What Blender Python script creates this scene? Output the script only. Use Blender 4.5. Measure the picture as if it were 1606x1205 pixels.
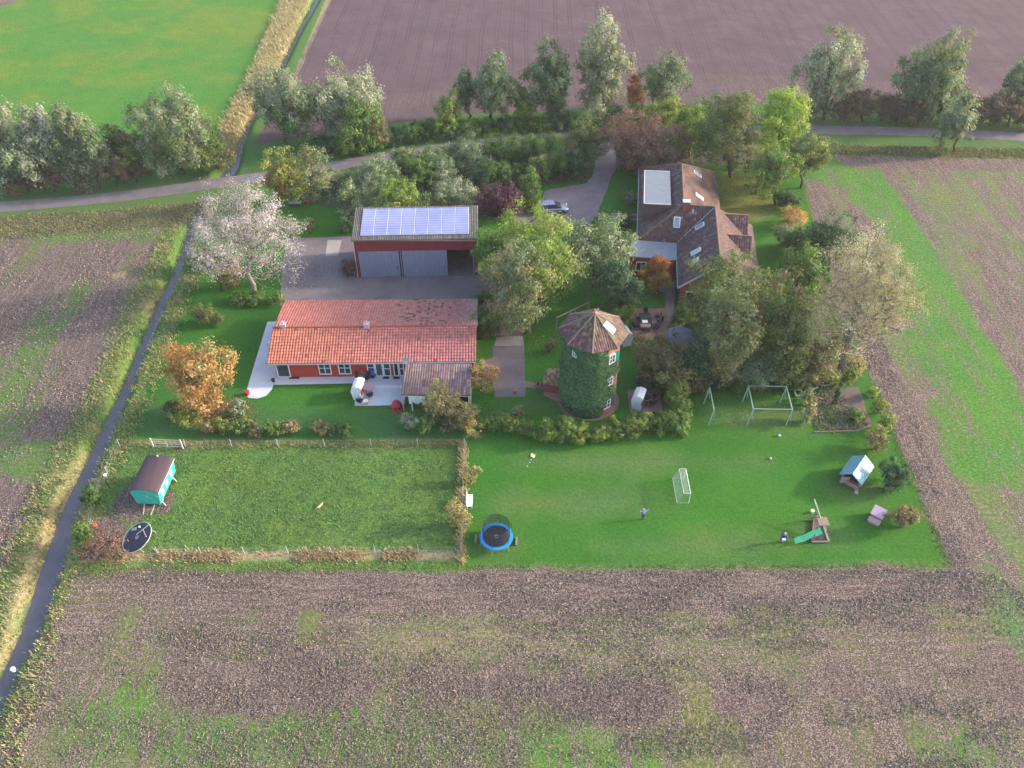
import bpy, bmesh, math, random
import numpy as np
from mathutils import Vector, Matrix

# ------------------------------------------------------------------ camera, sky, sun, exposure
for o in list(bpy.data.objects): bpy.data.objects.remove(o)
SC = bpy.context.scene
COL = SC.collection
CAMH, FPX, PITCH = 60.0, 1340.0, math.radians(43.0)
cam_d = bpy.data.cameras.new("camera"); cam = bpy.data.objects.new("camera", cam_d); COL.objects.link(cam)
cam.location = (0, 0, CAMH); cam.rotation_euler = (math.pi/2-PITCH, 0, 0)
cam_d.sensor_width = 36; cam_d.lens = 36*FPX/1606; cam_d.clip_end = 6000; cam_d.clip_start = 1
SC.camera = cam
SUN_EL, SUN_AZ = math.radians(20), math.radians(9)      # sun to the right (+X), a little behind (+Y)
w = bpy.data.worlds.new("World"); SC.world = w; w.use_nodes = True
nt = w.node_tree; sky = nt.nodes.new('ShaderNodeTexSky'); sky.sky_type = 'NISHITA'; sky.sun_disc = False
sky.sun_elevation = SUN_EL; sky.sun_rotation = math.pi/2-SUN_AZ; sky.air_density = 1.0; sky.dust_density = 2.5; sky.ozone_density = 1.0
bg = nt.nodes['Background']; bg.inputs[1].default_value = 0.15
nt.links.new(sky.outputs[0], bg.inputs[0])
sd = bpy.data.lights.new("sun", 'SUN'); sun = bpy.data.objects.new("sun", sd); COL.objects.link(sun)
sd.energy = 1.9; sd.angle = math.radians(3); sd.color = (1.0, 0.87, 0.72)
sv = Vector((math.cos(SUN_EL)*math.cos(SUN_AZ), math.cos(SUN_EL)*math.sin(SUN_AZ), math.sin(SUN_EL)))
sun.rotation_euler = sv.to_track_quat('Z', 'Y').to_euler(); sun.location = (60, 60, 80)
SC.view_settings.view_transform = 'Standard'; SC.view_settings.look = 'None'
SC.view_settings.exposure = 1.74; SC.view_settings.gamma = 1
SC.render.engine = 'CYCLES'

# ------------------------------------------------------------------ coordinates measured in the photograph
SP, CP = math.sin(PITCH), math.cos(PITCH)
def P(px, py, z=0.0):
    u, v = (px-803)/FPX, (602.5-py)/FPX
    d = (u, CP+v*SP, -SP+v*CP); t = (z-CAMH)/d[2]
    return Vector((d[0]*t, d[1]*t, z))
def depth(p): return p[1]*CP-(p[2]-CAMH)*SP
def topz(p, py):
    v = (602.5-py)/FPX
    return CAMH+p[1]*(v*CP-SP)/(CP+v*SP)
def mpp(p): return depth(p)/FPX         # metres per photo pixel at a point
rnd = random.Random(7)

# ------------------------------------------------------------------ mesh helpers
def link(o, parent=None):
    COL.objects.link(o)
    if parent is not None:
        o.parent = parent
    return o
def tag(o, label=None, cat=None, group=None, kind=None):
    if label: o["label"] = label
    if cat: o["category"] = cat
    if group: o["group"] = group
    if kind: o["kind"] = kind
    return o
def thing(name, label, cat, loc=(0, 0, 0), rz=0, group=None):
    o = bpy.data.objects.new(name, None); o.empty_display_size = .3
    o.location = loc; o.rotation_euler = (0, 0, rz); link(o)
    return tag(o, label, cat, group)
def np_mesh(name, co, faces, mat, parent=None, cols=None, smooth=False, domain='FACE'):
    """faces: (n,k) int array; cols (n,3) per face or per point"""
    me = bpy.data.meshes.new(name)
    co = np.asarray(co, np.float32); faces = np.asarray(faces, np.int32)
    n, k = faces.shape
    me.vertices.add(len(co)); me.vertices.foreach_set('co', co.ravel())
    me.loops.add(n*k); me.loops.foreach_set('vertex_index', faces.ravel())
    me.polygons.add(n); me.polygons.foreach_set('loop_start', np.arange(n, dtype=np.int32)*k)
    me.polygons.foreach_set('loop_total', np.full(n, k, np.int32))
    if smooth: me.polygons.foreach_set('use_smooth', np.ones(n, bool))
    me.update(calc_edges=True)
    if cols is not None:
        a = me.attributes.new('Col', 'FLOAT_COLOR', domain)
        c4 = np.ones((len(cols), 4), np.float32); c4[:, :3] = cols
        a.data.foreach_set('color', c4.ravel())
    if mat: me.materials.append(mat)
    o = bpy.data.objects.new(name, me)
    return link(o, parent)
class MB:
    def __init__(s): s.v = []; s.f = []
    def add(s, vs, fs):
        b = len(s.v); s.v += [tuple(x) for x in vs]; s.f += [tuple(i+b for i in f) for f in fs]; return s
    def box(s, c, d, M=None):
        x, y, z = c; a, b, h = d[0]/2, d[1]/2, d[2]/2
        vs = [Vector((x+i*a, y+j*b, z+k*h)) for k in (-1, 1) for j in (-1, 1) for i in (-1, 1)]
        if M is not None: vs = [M @ q for q in vs]
        return s.add(vs, [(0, 2, 3, 1), (4, 5, 7, 6), (0, 1, 5, 4), (2, 6, 7, 3), (0, 4, 6, 2), (1, 3, 7, 5)])
    def hexa(s, vs):   # bottom 4 ccw, top 4 ccw
        return s.add(vs, [(3, 2, 1, 0), (4, 5, 6, 7), (0, 1, 5, 4), (1, 2, 6, 5), (2, 3, 7, 6), (3, 0, 4, 7)])
    def beam(s, a, b, w=.08, h=None):
        a = Vector(a); b = Vector(b); h = h or w; d = (b-a).normalized()
        up = Vector((0, 0, 1)) if abs(d.z) < .95 else Vector((0, 1, 0))
        r = d.cross(up).normalized(); u = r.cross(d)
        c = [(-1, -1), (1, -1), (1, 1), (-1, 1)]
        return s.hexa([a+r*i*w/2+u*j*h/2 for i, j in c]+[b+r*i*w/2+u*j*h/2 for i, j in c])
    def tube(s, pts, rad, n=6, caps=True):
        pts = [Vector(p) for p in pts]
        if not hasattr(rad, '__len__'): rad = [rad]*len(pts)
        vs = []; fs = []
        for i, p in enumerate(pts):
            d = (pts[min(i+1, len(pts)-1)]-pts[max(i-1, 0)]).normalized()
            up = Vector((0, 0, 1)) if abs(d.z) < .9 else Vector((1, 0, 0))
            r = d.cross(up).normalized(); u = r.cross(d)
            for k in range(n):
                a = 2*math.pi*k/n; vs.append(p+(r*math.cos(a)+u*math.sin(a))*rad[i])
        for i in range(len(pts)-1):
            for k in range(n):
                fs.append((i*n+k, i*n+(k+1) % n, (i+1)*n+(k+1) % n, (i+1)*n+k))
        if caps: fs.append(tuple(range(n))[::-1]); fs.append(tuple((len(pts)-1)*n+k for k in range(n)))
        return s.add(vs, fs)
    def lathe(s, prof, c=(0, 0, 0), n=24, cap=True):
        vs = []; fs = []
        for r, z in prof:
            for k in range(n):
                a = 2*math.pi*k/n; vs.append((c[0]+r*math.cos(a), c[1]+r*math.sin(a), c[2]+z))
        for i in range(len(prof)-1):
            for k in range(n): fs.append((i*n+k, i*n+(k+1) % n, (i+1)*n+(k+1) % n, (i+1)*n+k))
        if cap: fs.append(tuple(range(n))[::-1]); fs.append(tuple((len(prof)-1)*n+k for k in range(n)))
        return s.add(vs, fs)
    def prism(s, poly, z0, z1):
        n = len(poly); vs = [(p[0], p[1], z0) for p in poly]+[(p[0], p[1], z1) for p in poly]
        fs = [tuple(range(n))[::-1], tuple(range(n, 2*n))]+[(i, (i+1) % n, n+(i+1) % n, n+i) for i in range(n)]
        return s.add(vs, fs)
    def slab(s, poly3, th):   # polygon in 3d given thickness downward along its normal
        ps = [Vector(p) for p in poly3]; nrm = (ps[1]-ps[0]).cross(ps[2]-ps[0]).normalized()
        if nrm.z < 0: ps = ps[::-1]; nrm = -nrm
        n = len(ps); vs = [p-nrm*th for p in ps]+ps
        fs = [tuple(range(n))[::-1], tuple(range(n, 2*n))]+[(i, (i+1) % n, n+(i+1) % n, n+i) for i in range(n)]
        return s.add(vs, fs)
    def sphere(s, c, r, nu=12, nv=8, sc=(1, 1, 1)):
        vs = []; fs = []
        for j in range(1, nv):
            t = math.pi*j/nv
            for i in range(nu):
                a = 2*math.pi*i/nu; vs.append((c[0]+r*sc[0]*math.sin(t)*math.cos(a), c[1]+r*sc[1]*math.sin(t)*math.sin(a), c[2]+r*sc[2]*math.cos(t)))
        vs.append((c[0], c[1], c[2]+r*sc[2])); vs.append((c[0], c[1], c[2]-r*sc[2])); T = len(vs)-2
        for j in range(nv-2):
            for i in range(nu): fs.append((j*nu+i, (j+1)*nu+i, (j+1)*nu+(i+1) % nu, j*nu+(i+1) % nu))
        for i in range(nu): fs.append((T, i, (i+1) % nu)); fs.append((T+1, (nv-2)*nu+(i+1) % nu, (nv-2)*nu+i))
        return s.add(vs, fs)
    def build(s, name, mat, parent=None, smooth=False, bevel=0):
        me = bpy.data.meshes.new(name); me.from_pydata(s.v, [], s.f)
        bm = bmesh.new(); bm.from_mesh(me); bmesh.ops.recalc_face_normals(bm, faces=bm.faces)
        bm.to_mesh(me); bm.free()
        if smooth:
            for p in me.polygons: p.use_smooth = True
        if mat: me.materials.append(mat)
        o = bpy.data.objects.new(name, me); link(o, parent)
        if bevel:
            b = o.modifiers.new('bevel', 'BEVEL'); b.width = bevel; b.segments = 2
        return o

# ------------------------------------------------------------------ materials
def N(nt, t, **kw):
    n = nt.nodes.new(t)
    for k, v in kw.items(): setattr(n, k, v)
    return n
def mth(nt, op, a, b=None, c=None, clamp=False):
    n = nt.nodes.new('ShaderNodeMath'); n.operation = op; n.use_clamp = clamp
    for i, x in enumerate((a, b, c)):
        if x is None: continue
        if isinstance(x, (int, float)): n.inputs[i].default_value = x
        else: nt.links.new(x, n.inputs[i])
    return n.outputs[0]
def mixc(nt, f, a, b, mode='MIX'):
    n = nt.nodes.new('ShaderNodeMix'); n.data_type = 'RGBA'; n.blend_type = mode; n.clamp_result = False
    for i, x in ((0, f), (6, a), (7, b)):
        if isinstance(x, (int, float)): n.inputs[i].default_value = x
        elif isinstance(x, tuple): n.inputs[i].default_value = (*x[:3], 1)
        else: nt.links.new(x, n.inputs[i])
    return n.outputs[2]
def noise(nt, vec, scale, detail=4, rough=.55, stretch=None):
    if stretch:
        m = N(nt, 'ShaderNodeMapping'); m.inputs['Scale'].default_value = stretch; nt.links.new(vec, m.inputs[0]); vec = m.outputs[0]
    n = N(nt, 'ShaderNodeTexNoise'); n.inputs['Scale'].default_value = scale; n.inputs['Detail'].default_value = detail
    n.inputs['Roughness'].default_value = rough; nt.links.new(vec, n.inputs['Vector']); return n.outputs[0]
def newmat(name):
    m = bpy.data.materials.new(name); m.use_nodes = True
    return m, m.node_tree, m.node_tree.nodes['Principled BSDF']
def mat(name, col, rough=.7, var=.25, scale=3., bump=.0, metal=0., col2=None, stretch=None, spec=.4, attr=False, bscale=None):
    m, nt, b = newmat(name)
    tc = N(nt, 'ShaderNodeTexCoord').outputs['Object']
    n1 = noise(nt, tc, scale, 5, .6, stretch)
    f = mth(nt, 'MULTIPLY_ADD', mth(nt, 'SUBTRACT', n1, .5), 2.2, .5, clamp=True)
    if attr:
        at = N(nt, 'ShaderNodeAttribute'); at.attribute_name = 'Col'; base = at.outputs['Color']
        dk = mixc(nt, 1, base, (1-var,)*3, 'MULTIPLY'); lt = mixc(nt, 1, base, (1+var*.6,)*3, 'MULTIPLY')
        c = mixc(nt, f, dk, lt)
    else:
        c2 = col2 or tuple(x*(1-var) for x in col)
        c = mixc(nt, f, c2, col)
    nt.links.new(c, b.inputs['Base Color'])
    b.inputs['Roughness'].default_value = rough; b.inputs['Metallic'].default_value = metal
    b.inputs['Specular IOR Level'].default_value = spec
    if bump:
        bp = N(nt, 'ShaderNodeBump'); bp.inputs['Strength'].default_value = bump; bp.inputs['Distance'].default_value = .05
        nt.links.new(noise(nt, tc, bscale or scale*4, 4), bp.inputs['Height']); nt.links.new(bp.outputs[0], b.inputs['Normal'])
    return m
M = {}
M['roof_tile'] = mat('roof_tile', (1, 1, 1), .75, .35, 2.2, attr=True, spec=.3)
M['attr'] = mat('painted', (1, 1, 1), .7, .15, 3, attr=True)
M['red_wall'] = mat('red_wall_paint', (.5, .055, .035), .7, .25, 1.5)
M['barn_red'] = mat('barn_red_cladding', (.27, .035, .045), .7, .3, 1.2, stretch=(4, 4, .4))
M['brick'] = mat('brick', (.33, .1, .075), .85, .35, 6, bump=.3)
M['brick_pale'] = mat('brick_pale', (.42, .2, .15), .85, .3, 6, bump=.3)
M['white'] = mat('white_paint', (.8, .8, .8), .5, .08, 3)
M['offwhite'] = mat('weathered_white', (.62, .6, .58), .6, .2, 3)
M['glass'] = mat('window_glass', (.05, .06, .08), .08, .5, .7, spec=.8)
M['skyglass'] = mat('skylight_glass', (.35, .4, .5), .12, .3, .9, spec=1.)
M['dark'] = mat('dark_interior', (.02, .02, .024), .9, .4, 2)
M['steel'] = mat('grey_steel_sheet', (.36, .36, .47), .45, .3, 1.4, metal=.2, stretch=(5, 5, .5))
M['zinc'] = mat('zinc', (.4, .43, .47), .45, .2, 2, metal=.4)
M['wood'] = mat('weathered_wood', (.3, .23, .16), .85, .35, 4, stretch=(2, 2, 2))
M['woodpale'] = mat('pale_wood', (.42, .44, .36), .8, .3, 4)
M['bark'] = mat('bark', (.14, .1, .07), .95, .45, 5, bump=.5)
M['bark_pale'] = mat('pale_bark', (.27, .235, .19), .9, .4, 4, bump=.4)
M['black'] = mat('black_plastic', (.025, .025, .03), .6, .3, 4)
M['rubber'] = mat('rubber', (.02, .02, .02), .8, .3, 6)
M['panelgrey'] = mat('flat_roof_felt', (.22, .245, .28), .6, .22, 1.2)
M['blue_pad'] = mat('blue_pad', (.02, .28, .75), .4, .1, 2)
M['red_fabric'] = mat('red_fabric', (.4, .03, .05), .8, .2, 6)

# --- leaves: colour from each leaf's own tint
def leafmat():
    m, nt, b = newmat('leaf')
    at = N(nt, 'ShaderNodeAttribute'); at.attribute_name = 'Col'
    nt.links.new(at.outputs['Color'], b.inputs['Base Color']); b.inputs['Roughness'].default_value = .6
    b.inputs['Specular IOR Level'].default_value = .3
    tr = N(nt, 'ShaderNodeBsdfTranslucent'); c = mixc(nt, 1, at.outputs['Color'], (1.15, 1.2, .6), 'MULTIPLY'); nt.links.new(c, tr.inputs[0])
    mx = N(nt, 'ShaderNodeMixShader'); mx.inputs[0].default_value = .38
    nt.links.new(b.outputs[0], mx.inputs[1]); nt.links.new(tr.outputs[0], mx.inputs[2])
    nt.links.new(mx.outputs[0], nt.nodes['Material Output'].inputs[0]); return m
M['leaf'] = leafmat()

# ------------------------------------------------------------------ ground: one sheet, dug out at the ditches
def pxpoly(pts, z=0.): return np.array([[P(x, y, z).x, P(x, y, z).y] for x, y in pts])
def seg_d(pts, X, Y, closed=True):
    best = np.full(X.shape, 1e9); par = np.zeros(X.shape); n = len(pts)
    for i in range(n if closed else n-1):
        a = pts[i]; b = pts[(i+1) % n]; d = b-a; L = (d**2).sum()+1e-9
        t = np.clip(((X-a[0])*d[0]+(Y-a[1])*d[1])/L, 0, 1)
        q = np.hypot(X-a[0]-t*d[0], Y-a[1]-t*d[1]); k = q < best
        best = np.where(k, q, best); par = np.where(k, i+t, par)
    return best, par
def inside(pts, X, Y):
    r = np.zeros(X.shape, bool); n = len(pts); j = n-1
    for i in range(n):
        xi, yi = pts[i]; xj, yj = pts[j]
        c = ((yi > Y) != (yj > Y)) & (X < (xj-xi)*(Y-yi)/(yj-yi+1e-12)+xi); r ^= c; j = i
    return r
def vnoise(X, Y, s, seed):
    r = np.random.RandomState(seed); T = r.rand(256, 256)
    x = X/s; y = Y/s; i = np.floor(x).astype(int); j = np.floor(y).astype(int); fx = x-i; fy = y-j
    fx = fx*fx*(3-2*fx); fy = fy*fy*(3-2*fy)
    g = lambda a, b: T[a % 256, b % 256]
    return (g(i, j)*(1-fx)+g(i+1, j)*fx)*(1-fy)+(g(i, j+1)*(1-fx)+g(i+1, j+1)*fx)*fy
def fbm(X, Y, s, seed): return .5*vnoise(X, Y, s, seed)+.3*vnoise(X, Y, s/2.1, seed+1)+.2*vnoise(X, Y, s/4.3, seed+2)

WZ = -.85
ditchA = [(-60, 1235, 38), (0, 1098, 34), (50, 990, 38), (81, 898, 42), (110, 806, 34), (160, 698, 28), (204, 600, 20), (245, 500, 20), (277, 433, 19), (289, 403, 17), (306, 350, 20), (312, 338, 20)]
ditchB = [(352, 284, 26), (366, 262, 20), (376, 228, 14), (388, 202, 10), (400, 182, 10), (420, 148, 9), (445, 101, 9), (461, 67, 8), (479, 34, 8), (498, 0, 8), (560, -110, 6), (640, -250, 5)]
def ditch_pts(d):
    c = np.array([[P(x, y, WZ).x, P(x, y, WZ).y] for x, y, _ in d]); wd = np.array([q*mpp(P(x, y, WZ)) for x, y, q in d])*.5
    return c, wd
dA, wA = ditch_pts(ditchA); dB, wB = ditch_pts(ditchB)
def ditch_z(X, Y):
    z = np.zeros(X.shape); dist = np.full(X.shape, 99.)
    for c, wd, bank in ((dA, wA, 1.2), (dB, wB, 1.3)):
        d, par = seg_d(c, X, Y, closed=False); hw = np.interp(par, np.arange(len(wd)), wd)-.45
        e = d-hw; t = np.clip((e+.35)/(bank+.35), 0, 1); zz = -1.35*(1-t*t*(3-2*t)); z = np.minimum(z, zz); dist = np.minimum(dist, e)
    return z, dist

fine = lambda a, b, s: np.arange(a, b, s)
xs = np.concatenate([-np.geomspace(2500, 112, 24), fine(-110, 112, .4), np.geomspace(114, 2500, 24)])
ys = np.concatenate([np.linspace(-300, 12, 12), fine(16, 184, .4), np.geomspace(186, 3500, 40)])
GX, GY = np.meshgrid(xs, ys); X = GX.ravel(); Y = GY.ravel()
Zd, Ed = ditch_z(X, Y)
Zg = Zd+(fbm(X, Y, 1.6, 3)-.5)*.10*(np.abs(X) < 130)
n_big = fbm(X, Y, 22, 11); n_mid = fbm(X, Y, 6, 21); n_st = fbm(X, Y*.13, 1.6, 31); n_sy = fbm(X*.13, Y, 1.6, 41)
veg = np.tile(np.array([.07, .16, .035]), (len(X), 1)); soil = np.zeros(len(X)); straw = np.zeros(len(X)); rough = np.full(len(X), .5); furrow = np.zeros(len(X))
def zone(pts, feather=.5, v=None, s=None, st=None, r=None, f=None, world=False, wob=.5):
    pp = np.array(pts) if world else pxpoly(pts)
    x0, y0 = pp.min(0)-3; x1, y1 = pp.max(0)+3
    k = np.where((X > x0) & (X < x1) & (Y > y0) & (Y < y1))[0]
    if not len(k): return
    d, _ = seg_d(pp, X[k], Y[k]); sd_ = np.where(inside(pp, X[k], Y[k]), d, -d)+(n_mid[k]-.5)*wob
    t = np.clip(sd_/feather+.5, 0, 1)
    if v is not None: veg[k] = veg[k]*(1-t[:, None])+(v[k] if hasattr(v, 'shape') else np.array(v))*t[:, None]
    for arr, val in ((soil, s), (straw, st), (rough, r), (furrow, f)):
        if val is not None: arr[k] = arr[k]*(1-t)+(val[k] if hasattr(val, 'shape') else val)*t
def blob(cx, cy, rx, ry, **kw):
    c = P(cx, cy); m = mpp(c); ax = rx*m; ay = abs(P(cx, cy-ry).y-c.y)
    zone([(c.x+ax*math.cos(a), c.y+ay*math.sin(a)) for a in np.linspace(0, 2*math.pi, 14)[:-1]], world=True, **kw)
# meadow beyond the road (left)
yel = np.clip((fbm(X, Y, 20, 61)-.5)*4.5+(fbm(X, Y, 6, 71)-.5)*4+.3, 0, 1)[:, None]
meadow = np.array([.07, .19, .03])*(1-yel)+np.array([.115, .195, .03])*yel
zone([(-4000, 330), (-4000, -500), (560, -500), (450, 0), (400, 115), (350, 245), (0, 318)], v=meadow, r=.7, s=.0)
zone([(-4000, -20), (0, 12), (60, -10), (300, -60), (300, -500), (-4000, -500)], s=.85, wob=3)
# far ploughed field
zone([(396, 228), (465, 106), (512, 0), (585, -150), (900, -560), (6000, -560), (6000, 190), (1606, 172), (1300, 162), (1000, 168), (720, 180), (600, 197)], .4, v=(.1, .1, .05), s=1.25, r=.3, f=1., st=.0, wob=.3)
zone([(560, 190), (600, 150), (1080, 113), (1606, 138), (4000, 160), (6000, 190), (1606, 172), (1000, 168), (720, 180)], .5, f=.55, wob=.2)
zone([(462, 112), (510, 0), (585, -150), (592, -150), (520, 0), (472, 112), (440, 165)], .4, s=.5, st=1., wob=.6)
# dry reed bank of the far ditch
zone([(345, 262), (350, 200), (395, 118), (445, 0), (520, -160), (565, -160), (484, 0), (432, 108), (388, 196), (368, 240)], .8, v=(.34, .28, .16), st=1., r=.7)
# left field
lf = [(-900, 390), (0, 372), (255, 352), (276, 362), (262, 400), (238, 445), (198, 525), (160, 610), (122, 690), (86, 770), (45, 860), (0, 950), (-400, 1700), (-4000, 1700)]
zone(lf, .8, v=(.1, .15, .045), s=.4+1.0*n_st-.35*(1-n_big), r=1., st=.35)
for b_ in ((150, 370, 110, 14), (30, 590, 40, 90), (110, 480, 26, 40), (60, 720, 60, 40)): blob(*b_, feather=3, s=.35, v=(.09, .17, .04), wob=4)
zone([(0, 930), (45, 850), (90, 760), (125, 700), (145, 705), (120, 760), (82, 850), (40, 950), (0, 1040)], 1.2, v=(.27, .23, .13), st=.75, s=.0, r=1., wob=2.5)
blob(185, 432, 12, 6, feather=1, s=.3, st=1., v=(.3, .2, .1))
# tall grass between road and left field
zone([(-900, 365), (0, 340), (150, 332), (330, 312), (330, 350), (262, 354), (0, 374), (-900, 392)], 1., v=(.17, .16, .08), st=.55, r=1.)
# strips beside the ditch
k = (Ed < 4.2) & (Y < 88); tt = np.clip((4.2-Ed)/2, 0, 1)*k*np.clip((n_mid-.25)*3, 0, 1)
straw = np.maximum(straw, tt*.8); veg = veg*(1-(tt*.6)[:, None])+np.array([.19, .18, .06])*(tt*.6)[:, None]; soil = soil*(1-np.clip((3.3-Ed), 0, 1))
# garden lawn
lawn = np.array([.042, .148, .017])*(1+.35*(n_big-.5))[:, None]*(1+.25*(n_mid-.5))[:, None]
LAWN = [(318, 372), (345, 340), (430, 315), (560, 262), (880, 228), (1278, 226), (1262, 300), (1300, 430), (1345, 540), (1372, 605), (1480, 884), (728, 887), (728, 690), (186, 694), (256, 560), (302, 440)]
zone(LAWN, .3, v=lawn, s=.0, st=.0, r=.4, wob=.2)
for bx, by, rx, ry in ((1280, 845, 36, 14), (1345, 770, 28, 9), (778, 860, 34, 12), (1205, 655, 60, 12), (1115, 650, 24, 9), (900, 790, 160, 20), (1090, 860, 160, 14), (850, 640, 60, 16), (600, 655, 60, 10), (1000, 725, 200, 12)):
    blob(bx, by, rx, ry, feather=3, v=(.085, .155, .045), r=.6, s=.08, wob=4)
zone([(230, 620), (420, 640), (640, 645), (760, 640), (750, 690), (200, 690)], 3, v=(.05, .135, .035), r=.5, wob=3)
# darker planted ground under the shrubs
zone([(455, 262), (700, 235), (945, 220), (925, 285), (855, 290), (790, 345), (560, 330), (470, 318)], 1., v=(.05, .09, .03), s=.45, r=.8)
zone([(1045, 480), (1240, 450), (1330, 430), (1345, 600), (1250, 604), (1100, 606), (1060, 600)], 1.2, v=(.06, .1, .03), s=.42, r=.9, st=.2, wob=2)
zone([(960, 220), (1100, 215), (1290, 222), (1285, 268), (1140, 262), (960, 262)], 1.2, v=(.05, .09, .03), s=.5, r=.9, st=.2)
zone([(1125, 268), (1200, 270), (1225, 330), (1190, 345), (1130, 340)], 1.5, v=(.15, .17, .04), r=.6, wob=3)
# under the autumn tree, by the wagon, the bonfire spot
blob(345, 650, 45, 22, feather=2, v=(.14, .1, .04), s=.5, r=.8, st=.3, wob=1.5)
PAD = [(187, 699), (727, 697), (723, 868), (200, 872), (150, 800)]
zone(PAD, .5, v=np.array([.092, .175, .04])*(.75+.5*n_mid)[:, None], s=.12, st=.12, r=1.)
zone([(186, 690), (728, 689), (728, 701), (186, 703)], .5, v=(.2, .2, .07), st=.7, r=1.)
zone([(197, 866), (728, 863), (728, 880), (195, 884)], .5, v=(.32, .25, .15), st=.9, r=1.)
zone([(180, 880), (728, 876), (728, 893), (130, 903)], .6, v=(.105, .2, .045), st=.25, r=.9, s=.1)
blob(215, 785, 32, 30, feather=.8, s=1.2, st=.1, r=.9)
blob(262, 790, 16, 18, feather=.9, s=.95, st=.1, r=.9)
blob(162, 842, 30, 34, feather=.8, s=1.15, st=.35, v=(.3, .12, .08), r=1.)
blob(283, 702, 12, 5, feather=.6, s=1.2); blob(566, 712, 18, 4, feather=.8, s=.8); blob(470, 780, 160, 60, feather=12, s=.22, st=.25, wob=6)
for bx, by in ((330, 790), (600, 800), (520, 850), (320, 830)): blob(bx, by, 30, 8, feather=3, s=.3, st=.3, wob=4)
# big lawn mown edge
zone([(728, 884), (1480, 881), (1500, 896), (728, 896)], .4, v=(.085, .15, .05), st=.25, r=1.)
# bottom field
bs = .5+.6*(n_sy*np.clip((Y-36)/10, 0, 1)+n_st*np.clip(1-(Y-36)/10, 0, 1))-.5+.35*(n_big-.4)
zone([(118, 906), (200, 897), (1480, 890), (1545, 885), (1700, 985), (3000, 3000), (-900, 3000), (-20, 1150)], .8, v=(.13, .15, .055), s=bs+.2, r=1., st=.6, wob=1.2)
zone([(190, 897), (1500, 893), (1555, 930), (1400, 950), (800, 955), (300, 950), (200, 930)], 1.5, s=.78+.3*n_mid, st=.35, wob=1.5)
for bx, by, rx, ry in ((430, 1080, 150, 26), (760, 1075, 120, 30), (990, 1100, 60, 30), (1190, 1095, 45, 30), (1310, 1075, 50, 28), (470, 1050, 30, 16), (1590, 1060, 40, 50), (1420, 1090, 40, 14), (880, 1090, 60, 18)):
    blob(bx, by, rx, ry, feather=2., s=1.0+.3*n_mid, st=.1, wob=4)
for bx, by, rx, ry in ((545, 1160, 110, 55), (700, 1180, 30, 40), (330, 1170, 60, 40), (400, 970, 60, 20), (330, 1010, 60, 16), (830, 1160, 50, 50), (1470, 1060, 90, 25), (1000, 1010, 130, 16), (600, 970, 60, 12), (180, 1130, 80, 50), (1380, 980, 60, 30), (1240, 1070, 50, 16), (950, 1190, 90, 30), (1500, 1170, 80, 40)):
    blob(bx, by, rx, ry, feather=3.5, s=(.3 if by > 1120 else .5)+.35*n_st, v=(.09, .2, .035) if by > 1120 else (.11, .175, .05), st=.2, wob=6)
blob(700, 1010, 170, 26, feather=4, s=.5, st=.8, wob=5); blob(1010, 1030, 170, 26, feather=4, s=.52, st=.8, wob=5)
# right fields
RF = [(1300, 262), (4000, 300), (4000, 1500), (1900, 1300), (1606, 960), (1548, 890), (1482, 884), (1374, 604), (1346, 540), (1262, 300)]
zone(RF, .8, v=(.12, .165, .06), s=.17+1.15*n_st-.35*n_big, r=1., st=.5)
zone([(1545, 890), (1900, 930), (2500, 1300), (1750, 1300), (1560, 960)], 2, v=(.1, .18, .06), s=.2+.5*n_st, r=1., st=.3, wob=3)
zone([(1272, 262), (1370, 264), (1440, 330), (1490, 430), (1560, 545), (1640, 660), (1700, 800), (1500, 745), (1440, 600), (1405, 530), (1415, 430), (1350, 330)], 1.6, v=(.075, .195, .032), s=.25+.5*np.clip(n_st-.3, 0, 1), r=1., st=.2, wob=5)
zone([(1262, 282), (1300, 300), (1382, 530), (1430, 632), (1492, 780), (1535, 895), (1545, 940), (1505, 950), (1484, 885), (1440, 765), (1378, 610), (1350, 545), (1290, 380)], 2., s=.95, r=1., st=.45, wob=1.5)
zone([(1418, 312), (1490, 318), (1560, 375), (1640, 470), (1700, 600), (1640, 640), (1530, 480), (1470, 400)], 1.6, s=.6+.7*(n_st-.5), r=1., st=.4, wob=3)
zone([(1520, 395), (1540, 395), (1700, 640), (1660, 640)], 1, s=1.1, r=1., wob=2)
zone([(1300, 243), (1606, 249), (4000, 280), (4000, 300), (1606, 269), (1335, 262)], .8, s=.85, st=.4, v=(.15, .13, .06), r=1.)
zone([(1285, 226), (1606, 232), (4000, 262), (4000, 280), (1606, 249), (1290, 244)], .8, s=.15, st=.6, v=(.13, .15, .06), r=1.)
# verges of the road
RD = [(-400, 352), (-150, 338), (0, 325), (100, 318), (200, 308), (300, 294), (400, 279), (480, 268), (560, 255), (640, 242), (720, 229), (800, 220), (880, 214), (960, 209), (1050, 205), (1150, 203), (1290, 204), (1400, 206), (1500, 209), (1606, 215), (1800, 229), (2400, 275), (4500, 440)]
rdc = pxpoly(RD); rd_d, _ = seg_d(rdc, X, Y, closed=False)
t = np.clip((4.2-rd_d)/1.5+(n_mid-.5)*.8, 0, 1); veg = veg*(1-t[:, None])+np.array([.085, .15, .045])*t[:, None]; soil *= 1-t; straw = straw*(1-t)+.2*t
Zg *= np.clip((rd_d-2.)/2, 0, 1)**.5*np.where(Ed < 2.5, 1, 1) if False else 1
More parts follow.
